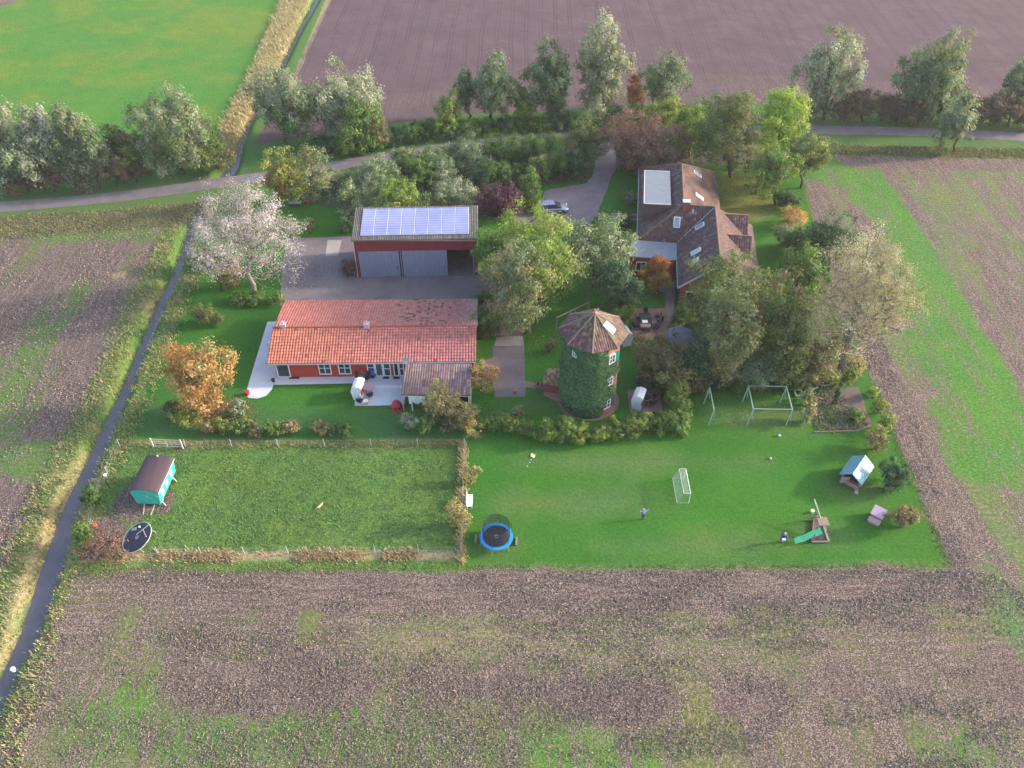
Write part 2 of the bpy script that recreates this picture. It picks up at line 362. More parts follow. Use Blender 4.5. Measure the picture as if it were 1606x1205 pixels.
# flatten small bumps where sheets of paving lie
nx = len(xs); ny = len(ys); idx = np.arange(nx*ny).reshape(ny, nx)
F = np.stack([idx[:-1, :-1].ravel(), idx[:-1, 1:].ravel(), idx[1:, 1:].ravel(), idx[1:, :-1].ravel()], 1)
flat = [LAWN]
kin = inside(pxpoly(LAWN), X, Y) | (rd_d < 3.4)
Zg = np.where(kin, np.minimum(Zd, 0)-.0, Zg)
co = np.stack([X, Y, Zg], 1)
def groundmat():
    m, nt, b = newmat('ground')
    pos = N(nt, 'ShaderNodeNewGeometry').outputs['Position']
    a1 = N(nt, 'ShaderNodeAttribute'); a1.attribute_name = 'Col'
    a2 = N(nt, 'ShaderNodeAttribute'); a2.attribute_name = 'Mask'
    sp = N(nt, 'ShaderNodeSeparateColor'); nt.links.new(a2.outputs['Color'], sp.inputs[0])
    so, stw, ro = sp.outputs[0], sp.outputs[1], sp.outputs[2]; fu = a2.outputs['Alpha']
    nf = noise(nt, pos, 3.2, 6, .7); nm = noise(nt, pos, .9, 4, .6); nff = noise(nt, pos, 9., 3, .7); nl = noise(nt, pos, .16, 3, .5)
    syy = N(nt, 'ShaderNodeSeparateXYZ'); nt.links.new(pos, syy.inputs[0])
    band = mth(nt, 'MULTIPLY', mth(nt, 'MULTIPLY_ADD', syy.outputs[1], .4, -12.6, clamp=True), mth(nt, 'MULTIPLY_ADD', syy.outputs[1], -2., 85., clamp=True))
    ns1 = noise(nt, pos, 2.2, 4, .65, (1, .12, 1)); ns2 = noise(nt, pos, 2.2, 4, .65, (.1, 1.3, 1))
    nm_ = N(nt, 'ShaderNodeMix'); nt.links.new(band, nm_.inputs[0]); nt.links.new(ns1, nm_.inputs[2]); nt.links.new(ns2, nm_.inputs[3]); nstr = nm_.outputs[0]
    # streaky combination
    na = mth(nt, 'ADD', mth(nt, 'MULTIPLY', nf, .55), mth(nt, 'MULTIPLY', nstr, .45))
    sf = mth(nt, 'ADD', so, mth(nt, 'MULTIPLY', mth(nt, 'SUBTRACT', na, .5), 2.1))
    sf = mth(nt, 'MULTIPLY_ADD', mth(nt, 'SUBTRACT', sf, .5), 3.2, .5, clamp=True)
    sf = mth(nt, 'MULTIPLY', sf, mth(nt, 'MULTIPLY', so, 6., clamp=True), clamp=True)
    # vegetation colour
    k = mth(nt, 'MULTIPLY_ADD', mth(nt, 'SUBTRACT', mth(nt, 'ADD', mth(nt, 'MULTIPLY', nf, .5), mth(nt, 'MULTIPLY', nff, .5)), .5), mth(nt, 'MULTIPLY_ADD', ro, 3.0, 1.0), 1.0)
    kk = N(nt, 'ShaderNodeCombineColor')
    for i in range(3): nt.links.new(mth(nt, 'MAXIMUM', k, .25), kk.inputs[i])
    v = mixc(nt, 1, a1.outputs['Color'], kk.outputs[0], 'MULTIPLY')
    v = mixc(nt, mth(nt, 'MULTIPLY_ADD', mth(nt, 'SUBTRACT', nl, .42), 2.6, 0, clamp=True), v, mixc(nt, 1, v, (1.35, 1.08, .85), 'MULTIPLY'))
    v = mixc(nt, mth(nt, 'MULTIPLY_ADD', mth(nt, 'SUBTRACT', nm, .5), 2., .2, clamp=True), v, mixc(nt, 1, v, (.78, .9, .95), 'MULTIPLY'))
    # straw
    s1 = mth(nt, 'MULTIPLY_ADD', mth(nt, 'SUBTRACT', mth(nt, 'ADD', stw, mth(nt, 'MULTIPLY', mth(nt, 'SUBTRACT', nf, .5), 2.6)), .62), 3., 0, clamp=True)
    v = mixc(nt, mth(nt, 'MULTIPLY', s1, .75), v, (.34, .27, .15))
    # soil
    cr = N(nt, 'ShaderNodeValToRGB'); e = cr.color_ramp.elements
    e[0].position = .3; e[0].color = (.06, .042, .04, 1); e[1].position = .76; e[1].color = (.33, .255, .205, 1)
    x = e.new(.5); x.color = (.14, .1, .09, 1)
    far = mth(nt, 'MULTIPLY_ADD', mth(nt, 'SUBTRACT', nff, .5), .25, mth(nt, 'MULTIPLY_ADD', nl, .2, .34))
    near = mth(nt, 'ADD', mth(nt, 'MULTIPLY_ADD', mth(nt, 'SUBTRACT', nff, .5), 1.9, .47), mth(nt, 'ADD', mth(nt, 'MULTIPLY', mth(nt, 'SUBTRACT', nf, .5), .7), mth(nt, 'MULTIPLY', mth(nt, 'SUBTRACT', nstr, .5), .5)))
    mixf = N(nt, 'ShaderNodeMix'); nt.links.new(fu, mixf.inputs[0]); nt.links.new(near, mixf.inputs[2]); nt.links.new(far, mixf.inputs[3])
    nt.links.new(mixf.outputs[0], cr.inputs[0])
    s_ = mixc(nt, fu, cr.outputs[0], mixc(nt, 1, cr.outputs[0], (.98, .9, 1.08), 'MULTIPLY'))
    # straw flecks on soil
    vor = N(nt, 'ShaderNodeTexVoronoi'); vor.inputs['Scale'].default_value = 5.; nt.links.new(pos, vor.inputs['Vector'])
    fl = mth(nt, 'MULTIPLY', mth(nt, 'LESS_THAN', vor.outputs['Distance'], .26), mth(nt, 'MULTIPLY_ADD', mth(nt, 'SUBTRACT', mth(nt, 'ADD', nf, stw), .75), 3., 0, clamp=True))
    s_ = mixc(nt, mth(nt, 'MULTIPLY', fl, mth(nt, 'SUBTRACT', .75, mth(nt, 'MULTIPLY', fu, .6))), s_, (.42, .33, .25))
    # drill lines in the far field: pairs of wheel tracks every 2.7 m
    sx = N(nt, 'ShaderNodeSeparateXYZ'); nt.links.new(pos, sx.inputs[0])
    xx = mth(nt, 'ADD', sx.outputs[0], mth(nt, 'MULTIPLY', sx.outputs[1], -.015))
    xx = mth(nt, 'ADD', xx, mth(nt, 'MULTIPLY', mth(nt, 'SUBTRACT', noise(nt, pos, .03, 2), .5), 1.2))
    fr = mth(nt, 'FRACT', mth(nt, 'DIVIDE', mth(nt, 'ADD', xx, 2000.), 2.72))
    l1 = mth(nt, 'LESS_THAN', mth(nt, 'ABSOLUTE', mth(nt, 'SUBTRACT', fr, .3)), .07)
    l2 = mth(nt, 'LESS_THAN', mth(nt, 'ABSOLUTE', mth(nt, 'SUBTRACT', fr, .48)), .055)
    l3 = mth(nt, 'LESS_THAN', mth(nt, 'ABSOLUTE', mth(nt, 'SUBTRACT', fr, .38)), .03)
    fr2 = mth(nt, 'FRACT', mth(nt, 'DIVIDE', mth(nt, 'ADD', xx, 2000.), .45))
    fine_ = mth(nt, 'LESS_THAN', fr2, .4)
    brk = mth(nt, 'MULTIPLY_ADD', mth(nt, 'SUBTRACT', noise(nt, pos, .35, 4, .7, (1, .12, 1)), .42), 3.2, .3, clamp=True)
    dk = mth(nt, 'MULTIPLY', mth(nt, 'MULTIPLY', mth(nt, 'MAXIMUM', l1, l2), fu), brk)
    s_ = mixc(nt, mth(nt, 'MULTIPLY', dk, .7), s_, (.075, .048, .058))
    s_ = mixc(nt, mth(nt, 'MULTIPLY', mth(nt, 'MULTIPLY', l3, fu), .06), s_, (.3, .23, .25))
    s_ = mixc(nt, mth(nt, 'MULTIPLY', mth(nt, 'MULTIPLY', fine_, fu), .14), s_, (.09, .06, .07))
    out = mixc(nt, sf, v, s_); nt.links.new(out, b.inputs['Base Color'])
    b.inputs['Roughness'].default_value = .95; b.inputs['Specular IOR Level'].default_value = .15
    h = mth(nt, 'ADD', mth(nt, 'MULTIPLY', nf, mth(nt, 'MULTIPLY_ADD', ro, .8, .15)), mth(nt, 'MULTIPLY', nff, mth(nt, 'MULTIPLY_ADD', ro, .25, .12)))
    h = mth(nt, 'SUBTRACT', h, mth(nt, 'MULTIPLY', dk, .25))
    bp = N(nt, 'ShaderNodeBump'); bp.inputs['Strength'].default_value = .65; bp.inputs['Distance'].default_value = .22
    nt.links.new(h, bp.inputs['Height']); nt.links.new(bp.outputs[0], b.inputs['Normal'])
    return m
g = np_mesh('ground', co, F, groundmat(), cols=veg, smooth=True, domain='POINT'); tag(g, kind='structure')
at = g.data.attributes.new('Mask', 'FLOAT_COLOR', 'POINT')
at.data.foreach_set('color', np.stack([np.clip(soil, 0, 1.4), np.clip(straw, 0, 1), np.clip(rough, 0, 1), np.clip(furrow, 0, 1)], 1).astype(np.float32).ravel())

# ditch water
def watermat():
    m, nt, b = newmat('ditch_water'); pos = N(nt, 'ShaderNodeNewGeometry').outputs['Position']
    b.inputs['Base Color'].default_value = (.05, .05, .055, 1); b.inputs['Roughness'].default_value = .25; b.inputs['Specular IOR Level'].default_value = .6
    n = noise(nt, pos, .5, 3); nt.links.new(mixc(nt, n, (.1, .085, .1), (.18, .155, .18)), b.inputs['Base Color'])
    bp = N(nt, 'ShaderNodeBump'); bp.inputs['Strength'].default_value = .08; nt.links.new(noise(nt, pos, 4, 3), bp.inputs['Height']); nt.links.new(bp.outputs[0], b.inputs['Normal'])
    return m
M['water'] = watermat()
def ribbon(c, hw):
    c = np.array(c); d = np.gradient(c, axis=0); d /= np.linalg.norm(d, axis=1)[:, None]+1e-9; nrm = np.stack([d[:, 1], -d[:, 0]], 1)
    hw = np.asarray(hw)[:, None] if hasattr(hw, '__len__') else hw
    return c+nrm*hw, c-nrm*hw
def resample(c, step=1.5, extra=None):
    c = np.array(c); L = np.r_[0, np.cumsum(np.linalg.norm(np.diff(c, axis=0), axis=1))]; t = np.arange(0, L[-1]+step, step); t[-1] = L[-1]
    # smooth through the points
    r = np.stack([np.interp(t, L, c[:, 0]), np.interp(t, L, c[:, 1])], 1)
    for _ in range(8): r[1:-1] = (r[:-2]+2*r[1:-1]+r[2:])/4
    return (r, np.interp(t, L, extra)) if extra is not None else r
def ribbon_mesh(name, c, hw, z, mat_, jit=0., **kw):
    a, b = ribbon(c, hw); n = len(a)
    if jit: a = a+(np.random.RandomState(5).rand(n, 2)-.5)*jit; b = b+(np.random.RandomState(6).rand(n, 2)-.5)*jit
    co = np.r_[np.c_[a, np.full(n, z)], np.c_[b, np.full(n, z)]]; i = np.arange(n-1)
    o = np_mesh(name, co, np.stack([i, i+1, i+1+n, i+n], 1), mat_, **kw); tag(o, kind='structure'); return o
for c, wd in ((dA, wA), (dB, wB)):
    r, ww = resample(c, 2., wd); ribbon_mesh('water', r, ww+.9, WZ, M['water'])

# ------------------------------------------------------------------ paving sheets
def pavemat(name, c1, c2, grid=0, scale=.5, stain=(.1, .09, .09), bump=.2, rough=.85, fine=10.):
    m, nt, b = newmat(name); pos = N(nt, 'ShaderNodeNewGeometry').outputs['Position']
    f = mth(nt, 'MULTIPLY_ADD', mth(nt, 'SUBTRACT', noise(nt, pos, scale, 6, .65), .5), 2.4, .5, clamp=True)
    c = mixc(nt, f, c1, c2)
    c = mixc(nt, mth(nt, 'MULTIPLY_ADD', mth(nt, 'SUBTRACT', noise(nt, pos, .22, 5, .7), .55), 5., 0, clamp=True), c, stain)
    c = mixc(nt, mth(nt, 'MULTIPLY', noise(nt, pos, fine, 2, .8), .5), c, mixc(nt, 1, c, (.55, .55, .55), 'MULTIPLY'))
    if grid:
        br = N(nt, 'ShaderNodeTexBrick'); br.inputs['Scale'].default_value = 1/grid; br.inputs['Mortar Size'].default_value = .02; br.inputs['Row Height'].default_value = .5
        nt.links.new(pos, br.inputs['Vector']); c = mixc(nt, mth(nt, 'MULTIPLY', br.outputs['Fac'], .45), c, stain)
    nt.links.new(c, b.inputs['Base Color']); b.inputs['Roughness'].default_value = rough
    bp = N(nt, 'ShaderNodeBump'); bp.inputs['Strength'].default_value = bump; bp.inputs['Distance'].default_value = .03
    nt.links.new(noise(nt, pos, fine, 3, .7), bp.inputs['Height']); nt.links.new(bp.outputs[0], b.inputs['Normal']); return m
M['asphalt'] = pavemat('asphalt', (.15, .13, .145), (.225, .195, .21), stain=(.11, .09, .105))
M['yard'] = pavemat('yard_concrete', (.13, .105, .11), (.27, .225, .225), stain=(.08, .072, .095), scale=.22)
M['drive'] = pavemat('drive_gravel', (.19, .15, .155), (.28, .23, .23), stain=(.15, .115, .12), fine=14.)
M['terrace'] = pavemat('terrace_slabs', (.6, .59, .62), (.74, .73, .77), grid=.6, stain=(.5, .49, .52), rough=.7, bump=.05)
M['brickpave'] = pavemat('brick_paving', (.24, .13, .1), (.34, .2, .16), grid=.35, stain=(.17, .11, .09))
M['gravel'] = pavemat('pale_gravel', (.33, .28, .26), (.46, .4, .38), stain=(.24, .2, .19), fine=14)
M['bed'] = pavemat('bed_soil', (.1, .07, .068), (.2, .14, .13), stain=(.12, .12, .07), bump=.8, fine=5)
rr = resample(rdc, 2.); ribbon_mesh('road', rr, 1.35, .03, M['asphalt'], jit=.12)
def sheet(name, pts, z, m, kind='structure', jit=.0):
    pp = pxpoly(pts)
    out = []
    for i in range(len(pp)):
        a = pp[i]; b = pp[(i+1) % len(pp)]; L = np.linalg.norm(b-a); n = max(1, int(L/1.0)) if jit else 1
        for k in range(n):
            q = a+(b-a)*k/n
            if jit: q = q+np.array([rnd.uniform(-jit, jit), rnd.uniform(-jit, jit)])
            out.append((q[0], q[1], z))
    me = bpy.data.meshes.new(name); bm = bmesh.new(); f = bm.faces.new([bm.verts.new(v) for v in out]); bm.normal_update()
    if f.normal.z < 0: f.normal_flip()
    bmesh.ops.triangulate(bm, faces=[f]); bm.to_mesh(me); bm.free(); me.materials.append(m)
    o = bpy.data.objects.new(name, me); link(o); tag(o, kind=kind); return o
sheet('driveway', [(944, 207), (962, 207), (966, 235), (966, 261), (958, 282), (950, 302), (936, 337), (925, 352), (800, 352), (795, 335), (848, 322), (856, 299), (880, 295), (920, 288), (931, 272), (935, 250), (938, 230)], .022, M['drive'], jit=.12)
sheet('yard', [(452, 374), (500, 372), (558, 371), (560, 420), (770, 420), (795, 440), (815, 480), (822, 528), (775, 528), (768, 485), (745, 480), (440, 480), (440, 440), (445, 400)], .018, M['yard'], jit=.1)
sheet('driveway', [(773, 543), (822, 543), (824, 622), (776, 623), (772, 600), (757, 600), (757, 566), (773, 562)], .02, M['yard'], jit=.04)
sheet('gravel_strip', [(779, 529), (819, 527), (823, 543), (775, 543)], .026, M['gravel'], jit=.05)
sheet('yard_slab', [(514, 377), (536, 377), (530, 402), (510, 402)], .026, M['gravel'])
sheet('path', [(1028, 452), (1060, 440), (1056, 500), (1040, 520), (1030, 520), (1042, 490), (1044, 462)], .02, M['drive'], jit=.05)
sheet('patio', [(990, 484), (1046, 484), (1044, 530), (990, 530)], .024, M['brickpave'])
sheet('patio', [(984, 612), (1034, 611), (1040, 646), (988, 647)], .022, M['brickpave'], jit=.03)
sheet('path', [(822, 598), (860, 604), (880, 612), (886, 628), (870, 622), (855, 612), (822, 607)], .024, M['brickpave'])
sheet('path', [(960, 334), (1002, 336), (1002, 346), (955, 345)], .02, M['drive'], jit=.05)
sheet('terrace', [(419.5, 505), (452, 504), (440, 594), (430.5, 597), (429, 604), (426.5, 611.5), (418, 621), (404, 625.5), (389, 624.5), (386.5, 614), (395, 585)], .03, M['terrace'])
sheet('terrace', [(430, 597.2), (438, 588), (556.5, 586), (556.5, 601.8), (430, 604.2)], .034, M['terrace'])
sheet('terrace', [(557, 586), (640, 584), (634, 636), (556.5, 637.3)], .038, M['terrace'])
sheet('vegetable_bed', [(1284, 610), (1345, 607), (1352, 622), (1366, 668), (1340, 676), (1280, 678), (1270, 640)], .02, M['bed'], jit=.1)

# ------------------------------------------------------------------ buildings
def wloc(o):
    v = Vector((0, 0, 0))
    while o is not None: v += o.location; o = o.parent
    return v
def put(mb, name, m, parent, **kw):      # world-coordinate mesh under an unrotated parent
    t = wloc(parent); mb.v = [(x-t.x, y-t.y, z-t.z) for x, y, z in mb.v]; return mb.build(name, m, parent, **kw)
def tiles(name, poly, parent, tw=.3, th=.38, amp=.035, step=.03, col=None, thick=.12, m=None, world=True, sub=4, flat=False, under=(.12, .09, .08), up=None):
    """real corrugated / pantile surface clipped to a planar convex polygon, plus a slab underneath"""
    ps = [Vector(p) for p in poly]; nrm = Vector((0, 0, 0))
    for i in range(len(ps)): nrm += (ps[i]-ps[0]).cross(ps[(i+1) % len(ps)]-ps[0])
    nrm.normalize()
    if nrm.z < 0: nrm = -nrm; ps = ps[::-1]
    if up is not None: f = (Vector(up)-nrm*Vector(up).dot(nrm)).normalized()
    else: f = (Vector((0, 0, 1))-nrm*nrm.z).normalized()
    e = f.cross(nrm).normalized(); O = ps[0]
    us = [(p-O).dot(e) for p in ps]; vs = [(p-O).dot(f) for p in ps]; u0, u1, v0, v1 = min(us), max(us), min(vs), max(vs)
    nc = max(1, round((u1-u0)/tw)); nr = max(1, round((v1-v0)/th)); tw = (u1-u0)/nc; th = (v1-v0)/nr
    bm = bmesh.new(); L = bm.faces.layers.float_color.new('Col'); r_ = random.Random(len(name)*37+int(abs(O.x)*10))
    prof = [0, .55, 1, .55] if sub == 4 else [0, 1]
    nu = nc*sub+1
    for j in range(nr):
        rows = []
        for t, dz in ((0, step), (1, 0.)):
            rows.append([bm.verts.new(O+e*(u0+i*tw/sub)+f*(v0+(j+t)*th)+nrm*(dz+amp*prof[i % sub])) for i in range(nu)])
        cc = [col((i+.5)/nc, (j+.5)/nr, r_) for i in range(nc)]
        for i in range(nu-1):
            fc = bm.faces.new((rows[0][i], rows[0][i+1], rows[1][i+1], rows[1][i])); fc[L] = (*cc[min(i//sub, nc-1)], 1)
        if step and j < nr:   # riser
            for i in range(nu-1):
                a, b = rows[0][i].co, rows[0][i+1].co
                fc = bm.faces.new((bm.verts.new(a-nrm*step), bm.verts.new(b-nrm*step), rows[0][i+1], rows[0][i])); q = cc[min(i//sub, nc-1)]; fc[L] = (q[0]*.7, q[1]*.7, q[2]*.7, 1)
    n = len(ps); cen = sum(ps, Vector((0, 0, 0)))/n
    for i in range(n):
        a, b = ps[i], ps[(i+1) % n]; pn = (b-a).cross(nrm)
        if pn.dot(cen-a) > 0: pn = -pn
        bmesh.ops.bisect_plane(bm, geom=bm.verts[:]+bm.edges[:]+bm.faces[:], plane_co=a, plane_no=pn, clear_outer=True)
    lo = [bm.verts.new(p-nrm*thick) for p in ps]; hi = [bm.verts.new(p-nrm*.01) for p in ps]
    fs = [bm.faces.new(lo[::-1]), bm.faces.new(hi)]+[bm.faces.new((lo[i], lo[(i+1) % n], hi[(i+1) % n], hi[i])) for i in range(n)]
    for fc in fs: fc[L] = (*under, 1)
    t = wloc(parent) if world else Vector((0, 0, 0))
    bmesh.ops.translate(bm, verts=bm.verts[:], vec=-t)
    me = bpy.data.meshes.new(name); bm.to_mesh(me); bm.free(); me.materials.append(m or M['roof_tile'])
    o = bpy.data.objects.new(name, me); link(o, parent); return o
def jit(c, r_, a=.15):
    k = 1+r_.uniform(-a, a); return (c[0]*k, c[1]*k, c[2]*k)
def lerp3(a, b, t): t = max(0, min(1, t)); return tuple(x*(1-t)+y*t for x, y in zip(a, b))
def window(parent, x0, x1, z0, z1, y, cols_=2, rows=2, fr=.09, name='window', fm='white', gm='glass', axis='x', sgn=-1):
    """window in a wall facing -y (axis x) or +-x (axis y); frame proud of the wall, pane inside it"""
    mb = MB(); d = .1
    def bx(a0, a1, b0, b1, dd, off):
        c = ((a0+a1)/2, y+sgn*off, (b0+b1)/2); s_ = (a1-a0, dd, b1-b0)
        if axis == 'y': c = (y+sgn*off, (a0+a1)/2, (b0+b1)/2); s_ = (dd, a1-a0, b1-b0)
        return c, s_
    for a0, a1, b0, b1 in ((x0, x0+fr, z0, z1), (x1-fr, x1, z0, z1), (x0+fr, x1-fr, z0, z0+fr), (x0+fr, x1-fr, z1-fr, z1)): mb.box(*bx(a0, a1, b0, b1, d, .045))
    for i in range(1, cols_): xx = x0+(x1-x0)*i/cols_; mb.box(*bx(xx-fr*.35, xx+fr*.35, z0+fr, z1-fr, d*.7, .04))
    for j in range(1, rows): zz = z0+(z1-z0)*j/rows; mb.box(*bx(x0+fr, x1-fr, zz-fr*.35, zz+fr*.35, d*.6, .037))
    w_ = put(mb, name, M[fm], parent); g_ = MB().box(*bx(x0+fr*.9, x1-fr*.9, z0+fr*.9, z1-fr*.9, .02, .022)); put(g_, 'pane', M[gm], w_)
    return w_

# --- long red house
def long_house():
    ze = 2.4; A = P(418, 571, ze); Bq = P(746, 567.3, ze); zr = 3.6; zb = 2.05
    yr = None
    lo, hi = A.y, A.y+12
    for _ in range(40):
        ym = (lo+hi)/2
        if topz((0, ym, 0), 512.8) > zr: lo = ym
        else: hi = ym
    yr = ym; C = P(749, 468.5, zb); D = P(446, 473, zb); yf = (A.y+Bq.y)/2; sl = (Bq.y-A.y)/(Bq.x-A.x)
    xa, xb = A.x, Bq.x; Y = lambda x, y: y+sl*(x-(xa+xb)/2)
    yb = (C.y+D.y)/2
    T = thing('house', 'long single-storey red house under an orange pantile roof', 'house', ((xa+xb)/2, (yf+yb)/2, 0))
    w0, w1 = xa+.55, xb-.25; y0 = yf+.55; y1 = yb-.4
    wall = MB(); zt = 2.45
    wall.prism([(w0, Y(w0, y0)), (w1, Y(w1, y0)), (w1, Y(w1, y1)), (w0, Y(w0, y1))], 0, 2.1)
    for x in (w0+.1, w1-.1):
        wall.add([(x-.1, Y(x, y0), 2.1), (x+.1, Y(x, y0), 2.1), (x+.1, Y(x, y1), 2.1), (x-.1, Y(x, y1), 2.1), (x-.1, Y(x, y0), 2.45), (x+.1, Y(x, y0), 2.45), (x+.1, Y(x, yr), zr-.12), (x-.1, Y(x, yr), zr-.12)], [(0, 4, 7, 3), (1, 2, 6, 5), (4, 5, 6, 7), (7, 6, 2, 3), (0, 1, 5, 4)])
    wall.box(((w0+w1)/2, y0+.1, 2.28), (w1-w0-.4, .16, .4))
    put(wall, 'wall', M['red_wall'], T)
    put(MB().box(((w0+w1)/2, y0-.012, .12), (w1-w0+.02, .05, .22)), 'plinth', M['zinc'], T)
    def cf(u, v, r_):
        base = lerp3((.5, .165, .105), (.42, .15, .135), (u-.1)*1.5); 
        if r_.random() < (.02 if v > .8 else .004): base = (.2, .09, .07)
        return jit(base, r_, .14)
    def cb(u, v, r_):
        u_ = u
        base = lerp3((.44, .145, .115), (.38, .155, .13), u_*1.6)
        if .5 < u_ < .9 and r_.random() < .16*max(0, 1-abs(u_-.72)*5): base = (.12, .055, .05)
        if u_ > .9: base = lerp3(base, (.4, .3, .29), (u_-.9)*6)
        return jit(base, r_, .12)
    cb_ = lambda u, v, r_: cb(1-u, v, r_)
    F0, F1, F2, F3 = (xa, Y(xa, yf), ze), (xb, Y(xb, yf), ze), (xb, Y(xb, yr), zr), (xa, Y(xa, yr), zr)
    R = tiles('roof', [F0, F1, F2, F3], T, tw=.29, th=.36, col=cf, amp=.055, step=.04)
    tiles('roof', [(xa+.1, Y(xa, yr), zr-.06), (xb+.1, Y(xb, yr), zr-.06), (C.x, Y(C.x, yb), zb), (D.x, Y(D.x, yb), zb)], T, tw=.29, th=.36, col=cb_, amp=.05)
    rid = MB(); n = 60
    for i in range(n):
        a = Vector(F3)+(Vector(F2)-Vector(F3))*(i/n); b = Vector(F3)+(Vector(F2)-Vector(F3))*((i+1.06)/n); rid.tube([a+Vector((0, 0, .02)), b+Vector((0, 0, .035))], .11, 8)
    put(rid, 'ridge', mat('ridge_tile', (.4, .1, .055), .8, .3, 4), T)
    put(MB().tube([(xa, Y(xa, yf)-.07, ze-.06), (xb, Y(xb, yf)-.07, ze-.06)], .07, 8), 'gutter', M['zinc'], T)
    put(MB().tube([(xa+.62, Y(xa, yf)+.44, ze-.1), (xa+.62, Y(xa, yf)+.44, .05)], .045, 8), 'downpipe', M['zinc'], T)
    for cx_ in (443.5, 574.5):
        p = P(cx_, 511, zr+.3); c = MB(); c.box((p.x, yr-.05, zr+.18), (.5, .45, .5)); c.box((p.x, yr-.05, zr+.46), (.62, .57, .07)); c.tube([(p.x, yr-.05, zr+.48), (p.x, yr-.05, zr+.8)], .09, 8)
        put(c, 'chimney', mat('chimney_metal', (.5, .45, .47), .6, .2, 3), T)
    yw = yf+.55; dd = depth((0, yw, 1.2)); X_ = lambda px: (px-803)/FPX*dd
    for a, b, z0, c_, r_ in ((434, 454.5, .12, 1, 1), (500, 519.5, .45, 2, 2), (531, 550.5, .45, 2, 2), (576, 588, .45, 1, 2), (601, 612.5, .1, 1, 2), (625.5, 633.5, .1, 1, 2)):
        xx0, xx1 = X_(a), X_(b); window(T, xx0, xx1, z0, 2.12, Y((xx0+xx1)/2, yw)-.01, c_, r_)
    for a, b, l_ in ((588.5, 600.5, 'white framed glazed terrace door'), (617, 625, 'dark open terrace door')):
        xx0, xx1 = X_(a), X_(b); d_ = window(T, xx0, xx1, .08, 2.12, Y((xx0+xx1)/2, yw)-.012, 1, 1, name='door', gm='glass' if a < 600 else 'dark')
        put(MB().box((xx1-.16, Y(xx1, yw)-.12, 1.05), (.03, .06, .14)), 'handle', M['black'], d_)
    return T, yf, yw, X_
LH, yf, yw, Xw = long_house()

# --- lean-to with corrugated roof and posts
def lean_to():
    zt, zb = 2.72, 2.25; a = P(629, 619, zb); b = P(737.5, 619.5, zb); c = P(740, 567.5, zt); d = P(633, 568.5, zt)
    c = Vector((c.x, yf-.12, zt)); d = Vector((a.x, yf-.12, zt)); b.x = c.x = (b.x+c.x)/2; zt = 2.3
    T = thing('carport', 'open lean-to with brown corrugated roof against the red house', 'carport', ((a.x+b.x)/2, (a.y+c.y)/2, 0))
    c.z = d.z = 2.36; a.z = b.z = 2.2
    def cr(u, v, r_): return jit(lerp3((.16, .09, .09), (.27, .19, .18), r_.random()*.9), r_, .15)
    tiles('roof', [tuple(a), tuple(b), tuple(c), tuple(d)], T, tw=.24, th=1.2, amp=.05, step=.01, col=cr)
    fr = MB(); fr.beam((a.x, a.y+.06, 2.08), (b.x, b.y+.06, 2.08), .1, .16)
    put(fr, 'beam', M['white'], T)
    for px in (631, 645, 690, 735.5):
        x = P(px, 640, 1).x; x = min(max(x, a.x+.08), b.x-.08); put(MB().beam((x, a.y+.06, 0), (x, a.y+.06, 2.0), .12), 'post', M['white'] if px > 631 else M['woodpale'], T)
    for x in (a.x+.1, b.x-.1): put(MB().beam((x, a.y+.1, 2.06), (x, c.y-.1, 2.2), .09, .14), 'rafter', M['white'], T)
    put(MB().box((b.x-.05, (a.y+c.y)/2, 1.0), (.06, c.y-a.y-.6, 2.0)), 'side_panel', M['woodpale'], T)
    # scalloped white cloth hung from the beam
    n = 40; vs = []; x0, x1 = P(641, 625, 1.6).x, P(667, 625, 1.6).x
    cl = MB()
    for i in range(n+1):
        t = i/n; x = x0+(x1-x0)*t; dr = .75+.28*abs(math.cos(t*2*math.pi)); yy = a.y-.02+.03*math.sin(t*30)
        vs += [(x, yy, 2.0), (x, yy, 2.0-dr), (x, yy+.02, 2.0), (x, yy+.02, 2.0-dr)]
    fs = []
    for i in range(n):
        k = i*4; fs += [(k, k+4, k+5, k+1), (k+2, k+3, k+7, k+6), (k+1, k+5, k+7, k+3), (k, k+2, k+6, k+4)]
    cl.add(vs, fs); o = cl.build('awning', M['white']); tag(o, 'white scalloped cloth hanging from the lean-to front beam', 'awning')
    return a, b
LTa, LTb = lean_to()

